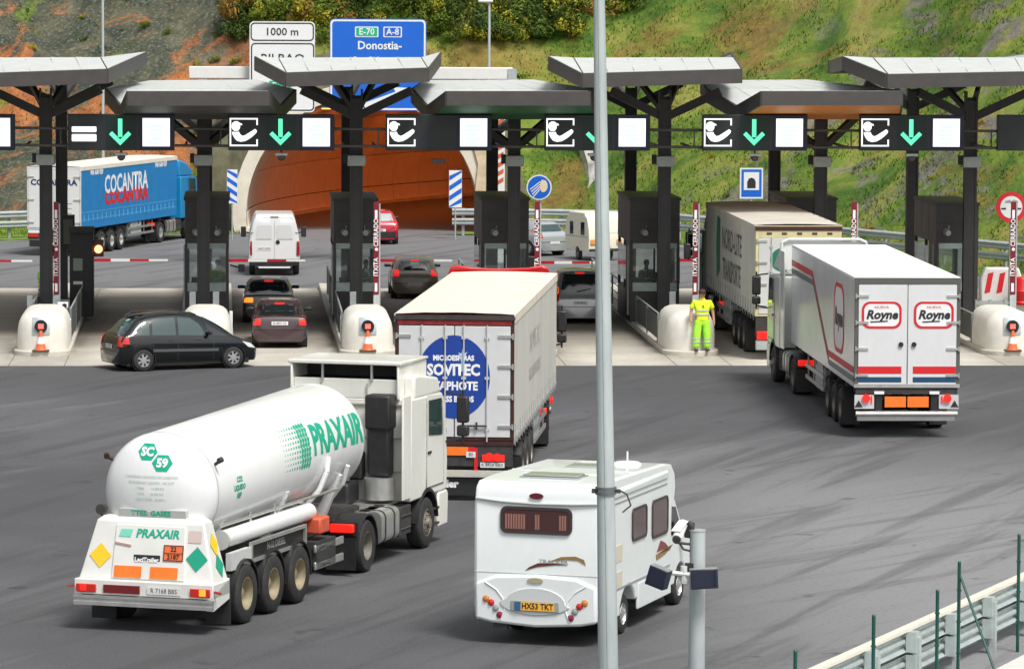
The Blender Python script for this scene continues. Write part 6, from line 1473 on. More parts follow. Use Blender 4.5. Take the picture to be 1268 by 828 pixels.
T, bv = rearcar('minivan', 'silver-grey minivan behind the white lorry, partly hidden by the tall lamp post', mat('silver_grey_paint',(.4,.4,.4),.3,.5,coat=.6), 4.2, 1.76, 1.75, 718.5, 402, hatch, .02, tl=(.75,1.25,.16,0), belt=1.08, lit=RED_L, plate='0364 BHL', plz=.72)
for s in (-1,): decal(rrect(.13,.2,.03,2), bv, (-.78,-1,1.12), (1,0,0), (0,0,1), (0,1,0), ORA_LIT, T, 'indicator', .1, .03)
decal([(-.1,0),(.34,.1),(.36,.13),(-.12,.04)], bv, (0,-1,1.05), (1,0,0), (0,0,1), (0,1,0), CHAS, T, 'wiper', .2, .02)
T, bv = rearcar('hatchback', 'red hatchback with dark bumper entering the tunnel', mat('red_car_paint',(.42,.008,.03),.25,coat=.8), 3.7, 1.65, 1.43, 470.5, 303, hatch, -.05, third=False, tl=(.72,.98,.2,0), lit=RED_L, plate='BI 9206', plz=.62, bump_m=BLACK, glass=mat('sky_bright_glass',(.35,.38,.38),.12,coat=.6), belt=.96)
T, bv = rearcar('hatchback', 'silver hatchback towing the cream caravan', mat('silver_car_paint',(.46,.49,.5),.3,.4,coat=.6), 3.8, 1.66, 1.4, 687, 317, hatch, -.6, third=False, tl=(.75,1.1,.2,0), lit=mat('soft_red_lens',(.5,.06,.06),.3), rimm=ALU, glass=GLASSG)

# white panel van
g = G(339.7, 341.5); L, W, H = 5.4, 1.94, 2.3
T = thing('panel_van', 'white high-roofed panel van driving away towards the tunnel', 'van', (g.x, g.y, 0), .0); w = W/2
def vr(y, zb_, ws, zt_, tw): return [(-w*ws,y,zb_),(w*ws,y,zb_),(w*ws,y,1.2),(w*(ws*.6+tw*.4),y,1.7),(w*tw,y,zt_-.14),(w*tw*.88,y,zt_),(-w*tw*.88,y,zt_),(-w*tw,y,zt_-.14),(-w*(ws*.6+tw*.4),y,1.7),(-w*ws,y,1.2)]
me = MB().loft([vr(0,.45,.98,H-.04,.8),vr(.12,.4,1,H,.81),vr(3.6,.35,1,H,.81),vr(4.0,.35,1,H-.2,.8),vr(4.6,.35,1,1.45,.84),vr(5.3,.35,.95,1.1,.84),vr(5.4,.4,.88,.9,.8)]).mesh('v'); me = cut(me, [MB().cyl((s*.7,y,.34),(s*1.3,y,.34),.4,n=24) for s in (-1,1) for y in (.95,4.3)])
obj('body', me, W_VAN, T, bevel=.04); bv = bvh_of(me)
for s in (-1, 1):
    decal([(s*p[0],p[1]) for p in ((.015,.62),(.88,.62),(.88,1.25),(.76,2.3),(.015,2.3))], bv, (0,-1,0), (1,0,0), (0,0,1), (0,1,0), W_VAN, T, 'rear_door', .3, .012, thick=.01)
    decal([(s*p[0],p[1]) for p in ((.1,1.4),(.7,1.4),(.64,1.92),(.1,1.92))], bv, (0,-1,0), (1,0,0), (0,0,1), (0,1,0), mat('blanked_window_white',(.66,.66,.65),.2,coat=.5), T, 'door_panel', .3, .04)
    decal([(s*p[0],p[1]) for p in ((.84,.78),(.965,.78),(.96,1.32),(.85,1.32))], bv, (0,-1,0), (1,0,0), (0,0,1), (0,1,0), mat('deep_red_lens',(.3,.01,.02),.25,coat=.4), T, 'tail_light', .2, .05)
    wheel(T, s*(w-.13), .95, .34, .22, s, RIM, 'car'); wheel(T, s*(w-.13), 4.3, .34, .22, s, RIM, 'car')
    obj('wing_mirror', MB().bar((s*w*.95,4.1,1.4),(s*(w+.18),4.05,1.45),.05).box(s*(w+.2)-.1,s*(w+.2)+.1,4.0,4.12,1.25,1.65), BLACK, T, bevel=.04)
    obj('door_hinge', MB().box(s*.84-.05,s*.84+.05,-.03,0,1.62,1.66), GREY_P, T)
obj('bumper', MB().box(-w+.02,w-.02,-.1,.15,.38,.64), BLACK, T, bevel=.04); obj('sill', MB().box(-.6,.6,-.13,-.1,.3,.36), WHITE_P, T)
text_plate(T, '6437 CKM', -.38, -.02, 1.03, .52, .12); obj('maker_badge', MB().cyl((.13,-.04,1.28),(.13,-.01,1.28),.08,n=16), BLACK, T); obj('rear_lamp_bar', MB().box(-.15,.15,-.0,.04,H-.1,H-.05), CHAS, T)

# small caravan towed by the silver hatchback
a = -.38; g = G(750, 323)
T = thing('caravan', 'small cream caravan with dark side window, towed by the silver hatchback', 'caravan', (g.x, g.y, 0), -a); w = .93; T.scale = (.84,.66,.86)
pr2 = [(0,.45),(-.08,1.0),(-.02,1.5),(.2,2.0),(.5,2.12),(.55,2.25),(2.7,2.25),(2.75,2.12),(3.1,1.9),(3.3,1.3),(3.15,.45)]
CRM = mat('cream_caravan_paint', (.8,.76,.6), .4, dirt=.2, dcol=(.45,.38,.26)); me = MB().prism(pr2,'x',-w,w).mesh('c'); me = cut(me, [MB().cyl((s*.6,1.55,.28),(s*1.3,1.55,.28),.36,n=20) for s in (-1,1)])
obj('body', me, CRM, T, bevel=.07, seg=3)
for s in (-1, 1):
    for y0_, y1_ in ((.55,1.05),(2.1,2.55)): obj('side_window', flat(rrect(y1_-y0_,.6,.05,3), (s*(w+.002),(y0_+y1_)/2,1.5), (0,s,0), (0,0,1), .015), GLASS, T)
    wheel(T, s*(w-.1), 1.55, .28, .17, s, RIM, 'car'); obj('tail_light', MB().box(min(s*.55,s*.85),max(s*.55,s*.85),-.12,-.03,.78,1.02), mat('amber_lens2',(.75,.3,.06),.3), T, bevel=.02)
    obj('trim_line', MB().box(min(s*w,s*(w+.008)),max(s*w,s*(w+.008)),0.05,3.1,1.1,1.13), GREY_P, T)
obj('rear_window', flat([(-.6,0),(.6,0),(.56,.5),(-.56,.5)], (0,-.03,1.28), (1,0,0), (0,.3,1), .02), mat('hazy_glass',(.28,.27,.25),.2,coat=.4), T); obj('bumper', MB().box(-.9,.9,-.14,.0,.45,.58), CHAS, T, bevel=.03)
text_plate(T, 'BI 07735', 0, -.09, .75); obj('drawbar', MB().bar((-.4,3.1,.45),(0,4.3,.45),.07).bar((.4,3.1,.45),(0,4.3,.45),.07).cyl((0,3.9,.1),(0,3.9,.6),.03), CHAS, T)
obj('jerrycan', MB().box(.98,1.2,.4,.8,1.05,1.3), BLACK, T) if False else None
for o in [o for o in bpy.data.objects if o.name.startswith('tractor_tmp')]: bpy.data.objects.remove(o)
# ------------------------------------------------------------------ people
def skin_mesh(chains, name, root=0, sub=2):
    """chains: lists of (point, radius or (rx, ry)); a point given by a name string joins an earlier one"""
    vs, es, rad, idx = [], [], [], {}
    for ch in chains:
        prev = None
        for it in ch:
            if isinstance(it, str): k = idx[it]
            else:
                nm = it[2] if len(it) > 2 else None; vs.append(it[0]); rad.append(it[1] if isinstance(it[1], tuple) else (it[1], it[1])); k = len(vs)-1
                if nm: idx[nm] = k
            if prev is not None: es.append((prev, k))
            prev = k
    me = bpy.data.meshes.new(name); me.from_pydata(vs, es, []); o = bpy.data.objects.new(name, me); COL.objects.link(o)
    o.modifiers.new('skin', 'SKIN'); sv = me.skin_vertices[0].data if me.skin_vertices else None
    if sv is None:
        bm = bmesh.new(); bm.from_mesh(me); bm.verts.layers.skin.verify(); bm.to_mesh(me); bm.free(); sv = me.skin_vertices[0].data
    for k, r in enumerate(rad): sv[k].radius = r; sv[k].use_root = (k == root)
    s = o.modifiers.new('sub', 'SUBSURF'); s.levels = sub; s.render_levels = sub
    dg = bpy.context.evaluated_depsgraph_get(); dg.update(); out = bpy.data.meshes.new_from_object(o.evaluated_get(dg)); bpy.data.objects.remove(o)
    for p in out.polygons: p.use_smooth = True
    return out
def person(lab, loc, rz, top, bottom, hat=True, arms='down', group=None, seated=False):
    T = thing('person', lab, 'person', loc, rz, group)          # faces -y
    sh, hp = .2, .1; P = lambda *a: tuple(a)
    legs = []; body = [[(P(0,0,.98),(.15,.11),'pel'), (P(0,.0,1.15),(.15,.105)), (P(0,.01,1.35),(.18,.115),'chest'), (P(0,.02,1.47),(.1,.085),'neckb'), (P(0,.01,1.54),(.055,.058)), (P(0,-.005,1.6),(.07,.08)), (P(0,-.01,1.68),(.078,.095)), (P(0,0,1.755),(.06,.075))]]
    arm = {}
    for s in (-1, 1):
        e, wr = ((s*.27,.03,1.14), (s*.285,-.04,.9)) if arms == 'down' else ((s*.26,-.05,1.16), (s*.2,-.28,1.12))
        hd_ = (wr[0]+s*.005, wr[1]-.02, wr[2]-.09) if arms == 'down' else (wr[0], wr[1]-.09, wr[2])
        body.append(['chest', (P(s*.19,.01,1.42),.06), (P(*e),.043), (P(*wr),.028,'w%d'%s), (P(*hd_),(.03,.018),'h%d'%s)])
        dv = Vector(hd_)-Vector(wr); dv.normalize()
        for f in range(4): 
            b = Vector(hd_)+Vector((0,-.03+.02*f,0))+dv*.03; body.append(['h%d'%s, (tuple(b),.0095), (tuple(b+dv*.035+Vector((-s*.006,0,0))),.0085), (tuple(b+dv*(.06+.01*(f in (1,2)))+Vector((-s*.02,0,0))),.007)])
        tb_ = Vector(wr)+dv*.03; body.append(['w%d'%s, (tuple(tb_+Vector((-s*.01,-.035,0))),.011), (tuple(tb_+dv*.045+Vector((-s*.02,-.05,0))),.009)])
        body.append(['pel', (P(s*.1,.0,.88),.09), (P(s*.125,-.02,.5),.06), (P(s*.135,.015,.1),.042), (P(s*.135,.0,.05),.045), (P(s*.15,-.13,.035),(.045,.03))])
    me = skin_mesh(body, 'body'); 
    b_ = obj('body', me, SKIN, T, smooth=60)
    sc = [[(P(0,0,.82),(.19,.15),'a'), (P(0,0,.95),(.185,.145)), (P(0,.0,1.12),(.178,.135)), (P(0,.01,1.34),(.2,.135),'c'), (P(0,.02,1.46),(.11,.1))]]
    for s in (-1, 1):
        e = (s*.262,.03,1.2) if arms == 'down' else (s*.25,-.03,1.2)
        sc.append(['c', (P(s*.19,.01,1.41),.083), (P(*e),.075)])
    shirt = obj('shirt', skin_mesh(sc, 'shirt'), top, T, smooth=60)
    obj('collar', MB().lathe([(.075,0),(.07,.03),(.062,.035)], (0,.015,1.5), (0,0,1), 16), top, shirt)
    obj('lanyard', MB().bar((-.01,-.135,1.33),(.02,-.14,1.27),.03,.01,(0,-1,0)), CHAS, shirt)
    if not seated:
        tc = [[(P(0,0,.98),(.165,.12),'p'), (P(0,0,.9),(.16,.12),'q')]]
        for s in (-1, 1): tc.append(['q', (P(s*.095,.0,.8),(.115,.115)), (P(s*.125,-.015,.5),.105), (P(s*.135,.01,.2),.092), (P(s*.135,.01,.07),.094)])
        tr = obj('trousers', skin_mesh(tc, 'trousers'), bottom, T, smooth=60)
        for s in (-1, 1):
            for z in (.26, .36): obj('reflective_band', MB().lathe([(.098,-.02),(.103,-.015),(.103,.015),(.098,.02)], (s*.133,.005,z), (0,0,1), 20), REFL, tr)
            obj('shoe', skin_mesh([[(P(s*.135,.04,.045),(.05,.045)), (P(s*.14,-.06,.04),(.05,.038)), (P(s*.148,-.16,.035),(.045,.03))]], 'shoe'), BLACK, T, smooth=60)
        for z in (1.06, 1.18):
            rr = MB(); n = 24; rg_ = [[((.172+dr)*math.cos(2*PI*k/n)*1.02, (.135+dr)*math.sin(2*PI*k/n), z+dz) for k in range(n)] for dr, dz in ((.0,-.022),(.012,-.02),(.012,.02),(.0,.022))]
            obj('reflective_band', rr.loft(rg_), REFL, shirt)
    # head: nose, eyes, mouth, ears, hair or cap
    obj('nose', MB().cyl((0,-.1,1.665),(0,-.125,1.635),.01,.016,8), SKIN, b_)
    for s in (-1, 1):
        obj('ear', MB().box(s*.078-.008,s*.078+.008,-.01,.03,1.62,1.68), SKIN, b_, bevel=.006)
        obj('eye', MB().lathe([(.012,0),(.008,.006),(0,.008)], (s*.03,-.094,1.672), (0,-1,0), 10), BLACK_P, b_)
    obj('mouth', MB().box(-.022,.022,-.098,-.088,1.605,1.612), mat('lips',(.35,.1,.08),.5), b_)
    hm_ = MB().lathe([(.089,-.05),(.094,0),(.088,.05),(.06,.085),(0,.1)], (0,.008,1.7), (0,0,1), 20)
    h_ = obj('cap' if hat else 'hair', hm_, mat('maroon_cap',(.06,.012,.02),.7) if hat else HAIR, T, smooth=60)
    if hat: obj('cap_peak', MB().prism([(-.07,-.08),(.07,-.08),(.06,-.15),(0,-.175),(-.06,-.15)],'z',1.7,1.712), mat('maroon_cap',(.06,.012,.02)), h_)
    return T
g = G(867.5, 433, .165)
T = person('toll worker in yellow hi-vis shirt and trousers standing before a crash block', (g.x, 127.95, .165), math.radians(4), HIVIS, HIVISG)
T.scale = (1.22,1.15,1.03)
BLK = mat('dark_trousers', (.02,.02,.03), .7)
gr = 'attendants inside the toll booths'
VEST = mat('lime_vest', (.3,.75,.03), .6); GRN = mat('green_shirt', (.03,.28,.05), .6)
for i, dx, m_, lab in ((1,.35,VEST,'attendant in lime vest inside the booth behind the black car'),(2,.38,GRN,'attendant in green shirt inside the booth in front of the tunnel'),(4,-.15,BLK,'dark-clothed attendant inside the booth left of the man in yellow')):
    t_, xc, b_, zs_ = BO[i]; person(lab, (xc+dx, b_+1.3, zs_-1.12), .3*(-1)**i, m_, BLK, False, 'fwd', gr)
g = Pb(50, 345, 140.5); person('attendant in lime top half hidden by the leftmost column', (g.x+.03, 141.5, .16), 1.2, VEST, BLK, False, 'fwd')

# red and white barrier blocks and drum stacked right of the rightmost column
t = thing('water_barrier', 'red and white striped plastic barrier behind the rightmost crash block', 'barrier', (0,0,0), 0)
c = Pb(1239, 362, 150); t.location = (c.x, 150, .0)
pr3 = [(-.45,0),(.45,0),(.3,.45),(.24,1.25),(-.24,1.25),(-.3,.45)]
obj('body', MB().prism([(-.75,0),(.75,0),(.75,.8),(.6,1.25),(-.55,1.25),(-.75,.9)],'y',-.25,.25), mat('barrier_white',(.7,.69,.66),.45,dirt=.3), t, bevel=.06); 
for k in range(3): obj('stripe', MB().add([(-.62+.42*k,-.26,.35),(-.42+.42*k,-.26,.4),(-.3+.42*k,-.26,1.1),(-.5+.42*k,-.26,1.05)], [(0,1,2,3)]), RED_P, t, smooth=0)
c = Pb(1262, 372, 149); o = obj('plastic_drum', MB().lathe([(0,0),(.38,0),(.4,.1),(.36,.15),(.4,.5),(.36,.55),(.36,.9),(.3,.98),(0,1.0)], (0,0,0), (0,0,1), 22), RED_P, smooth=40); o.location = (c.x+.1, 149, .0); tag(o, 'dark red plastic drum cut by the right edge beside the striped barrier', 'drum')
t = thing('steel_bench', 'low grey steel frame between the rightmost column and crash block', 'steel frame', (0,0,0)); c = Pb(1226, 395, 139); t.location = (c.x, 139, .16)
for x in (-.5, .0, .5): obj('upright', MB().box(x-.05,x+.05,-.05,.05,0,.75), GALV, t)
obj('rail', MB().box(-.6,.6,-.04,.04,.6,.68).box(-.6,.6,.3,.38,.6,.68), GALV, t); obj('sheet', MB().box(-.55,.5,-.02,.02,.2,.55), RAILM, t)
# camera on a stalk beside the leftmost crash block
t = thing('ticket_camera', 'small white camera on a stalk right of the leftmost crash block', 'camera', (0,0,0)); c = Pb(78, 378, 133.5); t.location = (c.x, 133.5, .16); z = c.z-.16
obj('stalk', MB().cyl((.06,0,0),(.06,0,z),.025), GALV, t); obj('body', MB().box(-.16,.16,-.12,.12,z-.08,z+.1), WHITE_P, t, bevel=.02); obj('lens', MB().cyl((.05,-.16,z),(.05,-.1,z),.07), BLACK, t)
t = thing('lane_mirror', 'black convex mirror on a bracket left of the red board', 'mirror', (0,0,0)); c = Pb(851, 311, 134); t.location = (c.x, 134, .16); z = c.z-.16
obj('housing', MB().box(-.11,.11,-.05,.05,z-.25,z+.25), BLACK, t, bevel=.05); obj('stalk', MB().cyl((0,0,z+.2),(0,0,z+.55),.02).cyl((0,0,z+.55),(.3,0,z+.55),.02), CHAS, t)
c = Pb(299, 332, 137); t = thing('lane_mirror', 'black box mirror at the right side of the second booth', 'mirror', (c.x, 137, c.z), 0); obj('housing', MB().box(-.1,.1,-.05,.05,-.12,.12), BLACK, t, bevel=.02); obj('stalk', MB().cyl((-.35,1.5,0),(0,0,0),.025), CHAS, t)
# ------------------------------------------------------------------ foreground: tall lamp post, camera post, guardrail and fence posts
a, b_ = Pb(753, 820, 61), Pb(742, 5, 61)
t = thing('tall_lamp_post', 'tall grey octagonal lamp post crossing the whole photo in front of the motorhome', 'lamp post', (0,61,0))
dx = (b_.x-a.x)/(b_.z-a.z); x0 = a.x-dx*a.z; t.location = (x0, 61, 0)
s1, s2 = 12.7/5345*61, 7.2/5345*61; zr = lambda z: s1+(s2-s1)*(z-a.z)/(b_.z-a.z)
obj('pole', MB().cyl((0,0,0),(dx*17,0,17),zr(0),zr(17),n=12), GALVP, t, smooth=50)
obj('base_plate', MB().box(-.3,.3,-.3,.3,0,.04), GALVP, t)
obj('lamp_arm', MB().cyl((dx*16.9,0,16.9),(dx*16.9+.9,1.2,17.3),.05), GALVP, t); obj('lamp_head', MB().box(dx*17+.7,dx*17+1.2,1.0,1.8,17.2,17.4), GALV, t, bevel=.05)
c = Pb(746, 610, 61); z = c.z; r = zr(z)+.012
cl = obj('clamp_band', MB().lathe([(r-.01,-.02),(r+.012,-.018),(r+.012,.018),(r-.01,.02)], (dx*z,0,z), (0,0,1), 24).lathe([(r-.01,-.02),(r+.012,-.018),(r+.012,.018),(r-.01,.02)], (dx*z,0,z+.07), (0,0,1), 24), mat('band_steel',(.14,.16,.16),.5,.4), t)
obj('cable_bracket', MB().box(dx*z-r-.06,dx*z-r+.03,-.04,.04,z+.0,z+.06), CHAS, t)
obj('cable_bracket', MB().box(dx*z+r-.04,dx*z+r+.07,-.05,.05,z+.0,z+.05), CHAS, t); obj('loose_cable', MB().tube([(dx*z+r+.07,0,z+.03),(dx*z+r+.16,0,z-.02),(dx*z+r+.22,0,z-.18),(dx*z+r+.1,0,z-.28)],.011), CHAS, t)
sm_ = obj('seam_line', MB().cyl((dx*0-.02,-zr(0)*.98,0),(dx*17-.02,-zr(17)*.98,17),.006,n=6), GALV, t)

c0 = Pb(864, 657, 62.5); t = thing('camera_post', 'short galvanised post with two dark floodlights and a white camera', 'camera post', (c0.x,62.5,0)); zt = c0.z; r = 9.6/5345*62.5
obj('pole', MB().cyl((0,0,0),(0,0,zt),r*1.15,r,n=20), GALVP, t, smooth=50); obj('pole_cap', MB().cyl((0,0,zt),(0,0,zt+.02),r*1.08,n=20), GALV, t)
def PX(px): return (px-864)/5345*62.5
def PZ(py): return zt-(py-657)/5345*62.5
obj('crossarm', MB().cyl((PX(812),-.12,PZ(706)),(PX(870),-.12,PZ(713)),.035,n=10).cyl((PX(846),-.1,PZ(700)),(PX(846),-.1,PZ(722)),.05,n=10), mat('off_white_bracket',(.62,.65,.62),.5), t)
for s_, (x, y, tl_) in enumerate(((PX(816.5),PZ(711),.32),(PX(869),PZ(713),0))):
    h = MB().box(-.2,.2,-.16,.0,-.145,.145) if s_ else MB().box(-.15,.15,-.2,.0,-.145,.145)
    F = Matrix.Translation((x,-.26,y)) @ Matrix.Rotation(-.05 if s_ else .0,4,'Y') @ Matrix.Rotation(-.5 if not s_ else .02,4,'Z') @ Matrix.Rotation(0 if s_ else .3,4,'Y')
    h.xf(F); f_ = obj('floodlight', h, mat('floodlight_navy',(.012,.018,.035),.35,var=.2), t, bevel=.012)
    g_ = MB().box(-.17,.17,-.165,-.16,-.115,.115) if s_ else MB().box(-.12,.12,-.205,-.2,-.115,.115); g_.xf(F); obj('glass', g_, mat('floodlight_glass',(.015,.02,.04),.08,coat=.5), f_)
    e_ = MB().box(-.2,.2,-.15,-.01,.146,.152) if s_ else MB().box(-.15,.15,-.19,-.01,.146,.152); e_.xf(F); obj('top_fin', e_, ALU, f_)
    obj('yoke', MB().bar((x,-.14,y-.02),(x*.7+PX(846)*.3,-.1,y),.05,.03), GALV, t)
cam_ = MB().cyl((PX(835),-.3,PZ(664)),(PX(846),.05,PZ(648)),.072,.072,n=18); cc = obj('camera_body', cam_, mat('camera_white',(.7,.7,.66),.35), t)
obj('sun_hood', MB().box(-.075,.075,-.15,.17,.075,.088).xf(Matrix.Translation((PX(841),-.12,PZ(656))) @ Matrix.Rotation(-.5,4,'Z') @ Matrix.Rotation(.4,4,'X')), mat('camera_white',(.7,.7,.66)), cc)
obj('lens', MB().cyl((PX(834),-.33,PZ(665.5)),(PX(836),-.28,PZ(663)),.06,n=16), BLACK, cc)
obj('camera_bracket', MB().tube([(PX(846),.0,PZ(648)),(PX(852),.0,PZ(646)),(PX(857),.0,PZ(652)),(PX(857),.0,PZ(690))],.035).tube([(PX(840),0,PZ(672)),(PX(858),0,PZ(674))],.02).tube([(PX(838),0,PZ(667)),(PX(846),0,PZ(680)),(PX(858),0,PZ(683))],.016), CHAS, t)
obj('clip', MB().box(PX(848),PX(858),-.1,0,PZ(708),PZ(697)), BLACK, t)

# guardrail running up to the right, seen from behind
g1, g2 = G(1018, 828, .95), G(1268, 715, .95); d_ = Vector((g2.x-g1.x, g2.y-g1.y, 0)).normalized(); A = Vector((g1.x,g1.y,0))-d_*9; B_ = Vector((g2.x,g2.y,0))+d_*14
gt = guardrail([(A.x,A.y),(B_.x,B_.y)], 'galvanised double guardrail at the bottom right corner', -1, (.42,.78), 2.1, 0, .86, mat('bright_galvanised',(.46,.52,.51),.5,.45,var=.12,vscale=6), 1.0)
nrm = Vector((d_.y,-d_.x,0))
obj('top_strip', MB().bar(Vector((0,0,.965))-nrm*.05, (B_-A)-nrm*.05+Vector((0,0,.965)), .16, .05), mat('pale_rail_strip',(.68,.64,.54),.5,var=.05), gt)
obj('back_board', MB().bar(Vector((0,0,.55))-nrm*.1, (B_-A)-nrm*.1+Vector((0,0,.55)), .02, .74), mat('rail_backing',(.3,.33,.32),.6,.3,var=.2), gt)
# paved strip and kerb at the foot of the fence
o = MB(); q = [A+nrm*.75-d_*3, B_+nrm*.75, B_+nrm*7, A+nrm*7-d_*3]; struct(obj('pavement', o.prism([(p.x,p.y) for p in q],'z',-.2,.05), mat('pale_paving',(.6,.56,.53),.8,var=.08,vscale=6,bump=.3,bscale=30), smooth=0))
# green fence posts
for k, (px, py, lab) in enumerate(((985,806,'green fence post tip lowest at the bottom edge'),(1082,762,'green fence post crossing the pale rail strip'),(1161,731,'green fence post left of the braced one'),(1188,696,'green fence post with a slanting brace'),(1262,662,'tallest green fence post at the right edge'))):
    zt = 1.95 if k != 2 else 1.85
    g = G(px, py, zt); 
    t = thing('fence_post', lab, 'fence post', (g.x,g.y,.0), 0, 'dark green fence posts by the guardrail')
    obj('tube', MB().cyl((0,0,0),(0,0,zt),.028,n=10), GREENPOST, t); obj('post_cap', MB().cyl((0,0,zt),(0,0,zt+.02),.033,.02,n=10), GREENPOST, t)
    if k == 3: obj('brace', MB().cyl((.02,0,zt-.22),(.5,-1.3,.05),.02,n=8), GREENPOST, t)
    for z in (.5,1.0,1.5): obj('wire_clip', MB().box(-.035,.035,-.035,.035,z,z+.02), GREENPOST, t)
# ------------------------------------------------------------------ vegetation on the cutting
rg = np.random.RandomState(3)
def leafmat(name, cols):
    m = tex_mat(name, lambda N,MR,RAMP,MIX,MATH,xyz,n,L: RAMP(N(1.7,5,.7), *cols), .8, 0); return m
LEAF = [leafmat('leaf_dark', ((.3,(.02,.04,.006)),(.7,(.07,.12,.012)))), leafmat('leaf_mid', ((.3,(.05,.09,.008)),(.7,(.16,.22,.02)))), leafmat('leaf_yellow', ((.3,(.15,.16,.012)),(.7,(.42,.38,.03)))), leafmat('leaf_rust', ((.3,(.16,.09,.02)),(.7,(.38,.24,.05))))]
BARK = mat('shrub_bark', (.07,.05,.03), .9)
def crown_mesh(name, R, n, seed, leaf, flatz=.8):
    r = np.random.RandomState(seed); nl = 9; lob = r.normal(0, .5, (nl,3))*R*np.array([1,1,flatz]); lob[:,2] = np.abs(lob[:,2])*1.0+R*.35; lr = R*(.32+.3*r.rand(nl))
    k = r.randint(0, nl, n); d = r.normal(0,1,(n,3)); d /= np.linalg.norm(d,axis=1)[:,None]; rad = lr[k]*(.55+.5*r.rand(n)); c = lob[k]+d*rad[:,None]
    c[:,2] = np.maximum(c[:,2], .05)
    u = r.normal(0,1,(n,3)); u -= d*(u*d).sum(1)[:,None]*.6; u /= np.linalg.norm(u,axis=1)[:,None]; v = np.cross(u, d+r.normal(0,.5,(n,3))); v /= np.linalg.norm(v,axis=1)[:,None]
    s = leaf*(.6+.8*r.rand(n))[:,None]; V = np.stack([c-u*s, c+v*s*.45, c+u*s, c-v*s*.45], 1).reshape(-1,3)
    me = bpy.data.meshes.new(name); me.vertices.add(len(V)); me.vertices.foreach_set('co', V.ravel()); me.loops.add(4*n); me.loops.foreach_set('vertex_index', np.arange(4*n)); me.polygons.add(n); me.polygons.foreach_set('loop_start', np.arange(n)*4); me.update(calc_edges=True); me.validate(); return me
SH = []
for k in range(4):
    for j in range(3):
        R = 1.0; me = crown_mesh('crown', R, 750, 10*k+j, .1); me.materials.append(LEAF[k])
        st = MB(); rr = random.Random(k*9+j)
        for q in range(4): a = rr.uniform(0,6.28); st.cyl((0,0,-.15),(math.cos(a)*.45,math.sin(a)*.45,.85),.04,.012,6)
        sm2 = st.mesh('stem'); sm2.materials.append(BARK); SH.append((k, me, sm2))
def shrub(x, y, s, kind, lab, grp='shrubs on the cutting above the tunnel'):
    z = hill(x, y)-.05; k, me, sm2 = random.Random(int(x*31+y*17)).choice([q for q in SH if q[0] == kind])
    e = bpy.data.objects.new('shrub', None); COL.objects.link(e); e.location = (x,y,z); e.rotation_euler = (0,0,random.uniform(0,6.28)); e.scale = (s,s,s*random.uniform(.8,1.25)); tag(e, lab, 'shrub', grp)
    for nm, m_ in (('crown', me), ('stem', sm2)): o = bpy.data.objects.new(nm, m_); COL.objects.link(o); o.parent = e
def hill_at(px, py):
    """first point of the slope seen at that pixel"""
    d = ray(px, py).normalized(); h = HBV.ray_cast(CP+d*150, d); return h[0]
KN = ['dark green', 'mid-green', 'yellowing', 'rusty brown']
def zone(px, py):
    if px < 175: return 'low {} shrub clinging to the netted rock slope at the far left'
    if px < 305: return '{} shrub on the orange-streaked bank left of the white sign' if py < 130 else '{} shrub on the bank left of the tunnel mouth'
    if px < 408: return '{} shrub in the thicket behind the white sign'
    if px < 532: return '{} shrub in the thicket behind the blue sign'
    if px < 742 and py < 75: return '{} shrub in the thicket between the blue sign and the tall lamp post'
    if px < 830 and py < 75: return '{} shrub in the thicket just right of the tall lamp post'
    if py < 0: return '{} shrub on the top edge of the right-hand slope'
    return 'small {} shrub on the grass slope behind the booths right of the tunnel'
rnd = random.Random(5)
def place(px, py, s, kind):
    p = hill_at(px, py)
    if p is not None: shrub(p.x, p.y, s, kind, zone(px, py).format(('small ' if s < .6 else 'large ' if s > .85 else 'mid-sized ')+KN[kind] if s > .45 else KN[kind]), 'shrubs on the cutting')
n_ = 0
while n_ < 215:      # dense thicket along the top centre
    px = rnd.uniform(285, 800); py = rnd.uniform(-60, 56)
    if px > 700 and py > 56-(px-700)*.5: continue
    if (312 < px < 388 and py > 40) or (412 < px < 524 and py > 36): continue
    kind = rnd.choices([0,1,2,3], [5,4,3.4,.6] if px > 480 else [5,3.5,1.8,1.2])[0]; place(px, py, rnd.uniform(.5,1.0), kind); n_ += 1
for k in range(12): place(rnd.uniform(1000,1300), rnd.uniform(-45,-15), rnd.uniform(.35,.6), 1)
for k in range(16): place(rnd.uniform(600,1268), rnd.uniform(90,300), rnd.uniform(.12,.28), rnd.choices([0,1,2,3],[1,3,2,1.5])[0])
for k in range(14): place(rnd.uniform(0,170), rnd.uniform(-10,260), rnd.uniform(.1,.22), rnd.choices([0,1,2,3],[1,2,3,2])[0])
for k in range(20): place(rnd.uniform(165,305), rnd.uniform(20,240), rnd.uniform(.18,.4), rnd.choices([0,1,2,3],[1,3,4,1])[0])
for k in range(18): place(rnd.uniform(235,300), rnd.uniform(150,245), rnd.uniform(.2,.4), rnd.choices([0,1,2,3],[3,3,1,1])[0])
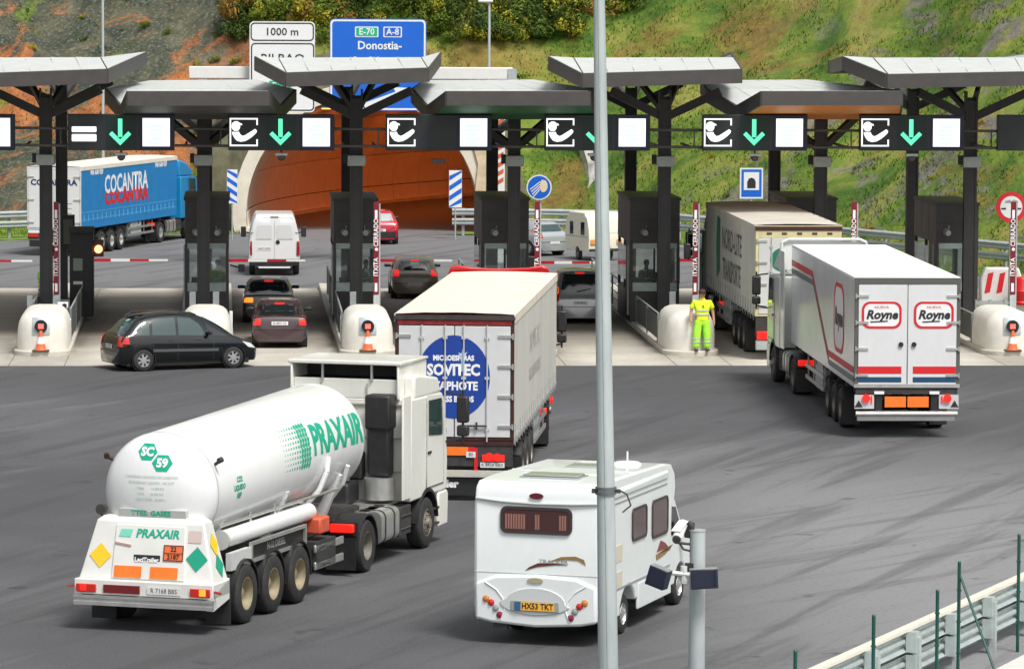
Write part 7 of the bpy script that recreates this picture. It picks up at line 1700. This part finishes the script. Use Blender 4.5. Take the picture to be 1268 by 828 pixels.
# grass blades: one scattered mass following the slope
def grass():
    V = []; n = 0; r = random.Random(2); cnt = 0
    while cnt < 30000:
        if r.random() < .75: x = r.uniform(4, 36)
        else: x = r.uniform(-13, 5)
        y = r.uniform(160, 214); d = polysd(x, y, HB)
        if d < .1 or d > 17: continue
        if abs(x-tun_x(y)) < 6.3 and y < TYC+8: continue
        if x < 4 and mnoise.noise(Vector((x*.35+y*.1, y*.35, 4))) < .12: continue
        if x > 4 and mnoise.noise(Vector((x*.3, y*.3, 8))) < -.22: continue
        z = hill(x, y); h = r.uniform(.06,.17); a = r.uniform(0,6.28); w_ = r.uniform(.02,.05); c, s = math.cos(a)*w_, math.sin(a)*w_; lx, ly = r.uniform(-.12,.12), r.uniform(-.16,.02)
        V += [(x-c,y-s,z-.03),(x+c,y+s,z-.03),(x+lx,y+ly,z+h)]; cnt += 1
    V = np.array(V); n = len(V)//3; me = bpy.data.meshes.new('grass'); me.vertices.add(len(V)); me.vertices.foreach_set('co', V.ravel()); me.loops.add(3*n); me.loops.foreach_set('vertex_index', np.arange(3*n)); me.polygons.add(n); me.polygons.foreach_set('loop_start', np.arange(n)*3); me.update(calc_edges=True)
    me.materials.append(leafmat('grass_blades', ((.25,(.025,.08,.006)),(.42,(.065,.16,.01)),(.56,(.18,.25,.025)),(.72,(.28,.19,.05))))); o = bpy.data.objects.new('grass', me); COL.objects.link(o); stuff(o, 'tufted green and straw-coloured grass on the cutting', 'grass')
grass()
def verge_grass():
    V = []; r = random.Random(4)
    for k in range(9000):
        if k % 2: x = r.uniform(11.5, 40); y = 202-(x-11.5)*1.9+r.uniform(-8,2)
        else: x = r.uniform(-14, 0); y = r.uniform(186,203)+x*.35
        d = polysd(x, y, HB)
        if d > .3 or (x < 5 and d < -13) or (x > 5 and d < -3.2): continue
        h = r.uniform(.08,.3); a = r.uniform(0,6.28); c, s = math.cos(a)*.04, math.sin(a)*.04; V += [(x-c,y-s,.02),(x+c,y+s,.02),(x+r.uniform(-.1,.1),y,h)]
    n = len(V)//3; o = obj('verge_grass', new_mesh('vg', V, [(3*k,3*k+1,3*k+2) for k in range(n)]), bpy.data.materials['grass_blades'], smooth=0); stuff(o, 'bright grass growing along the guardrails', 'grass')
verge_grass()
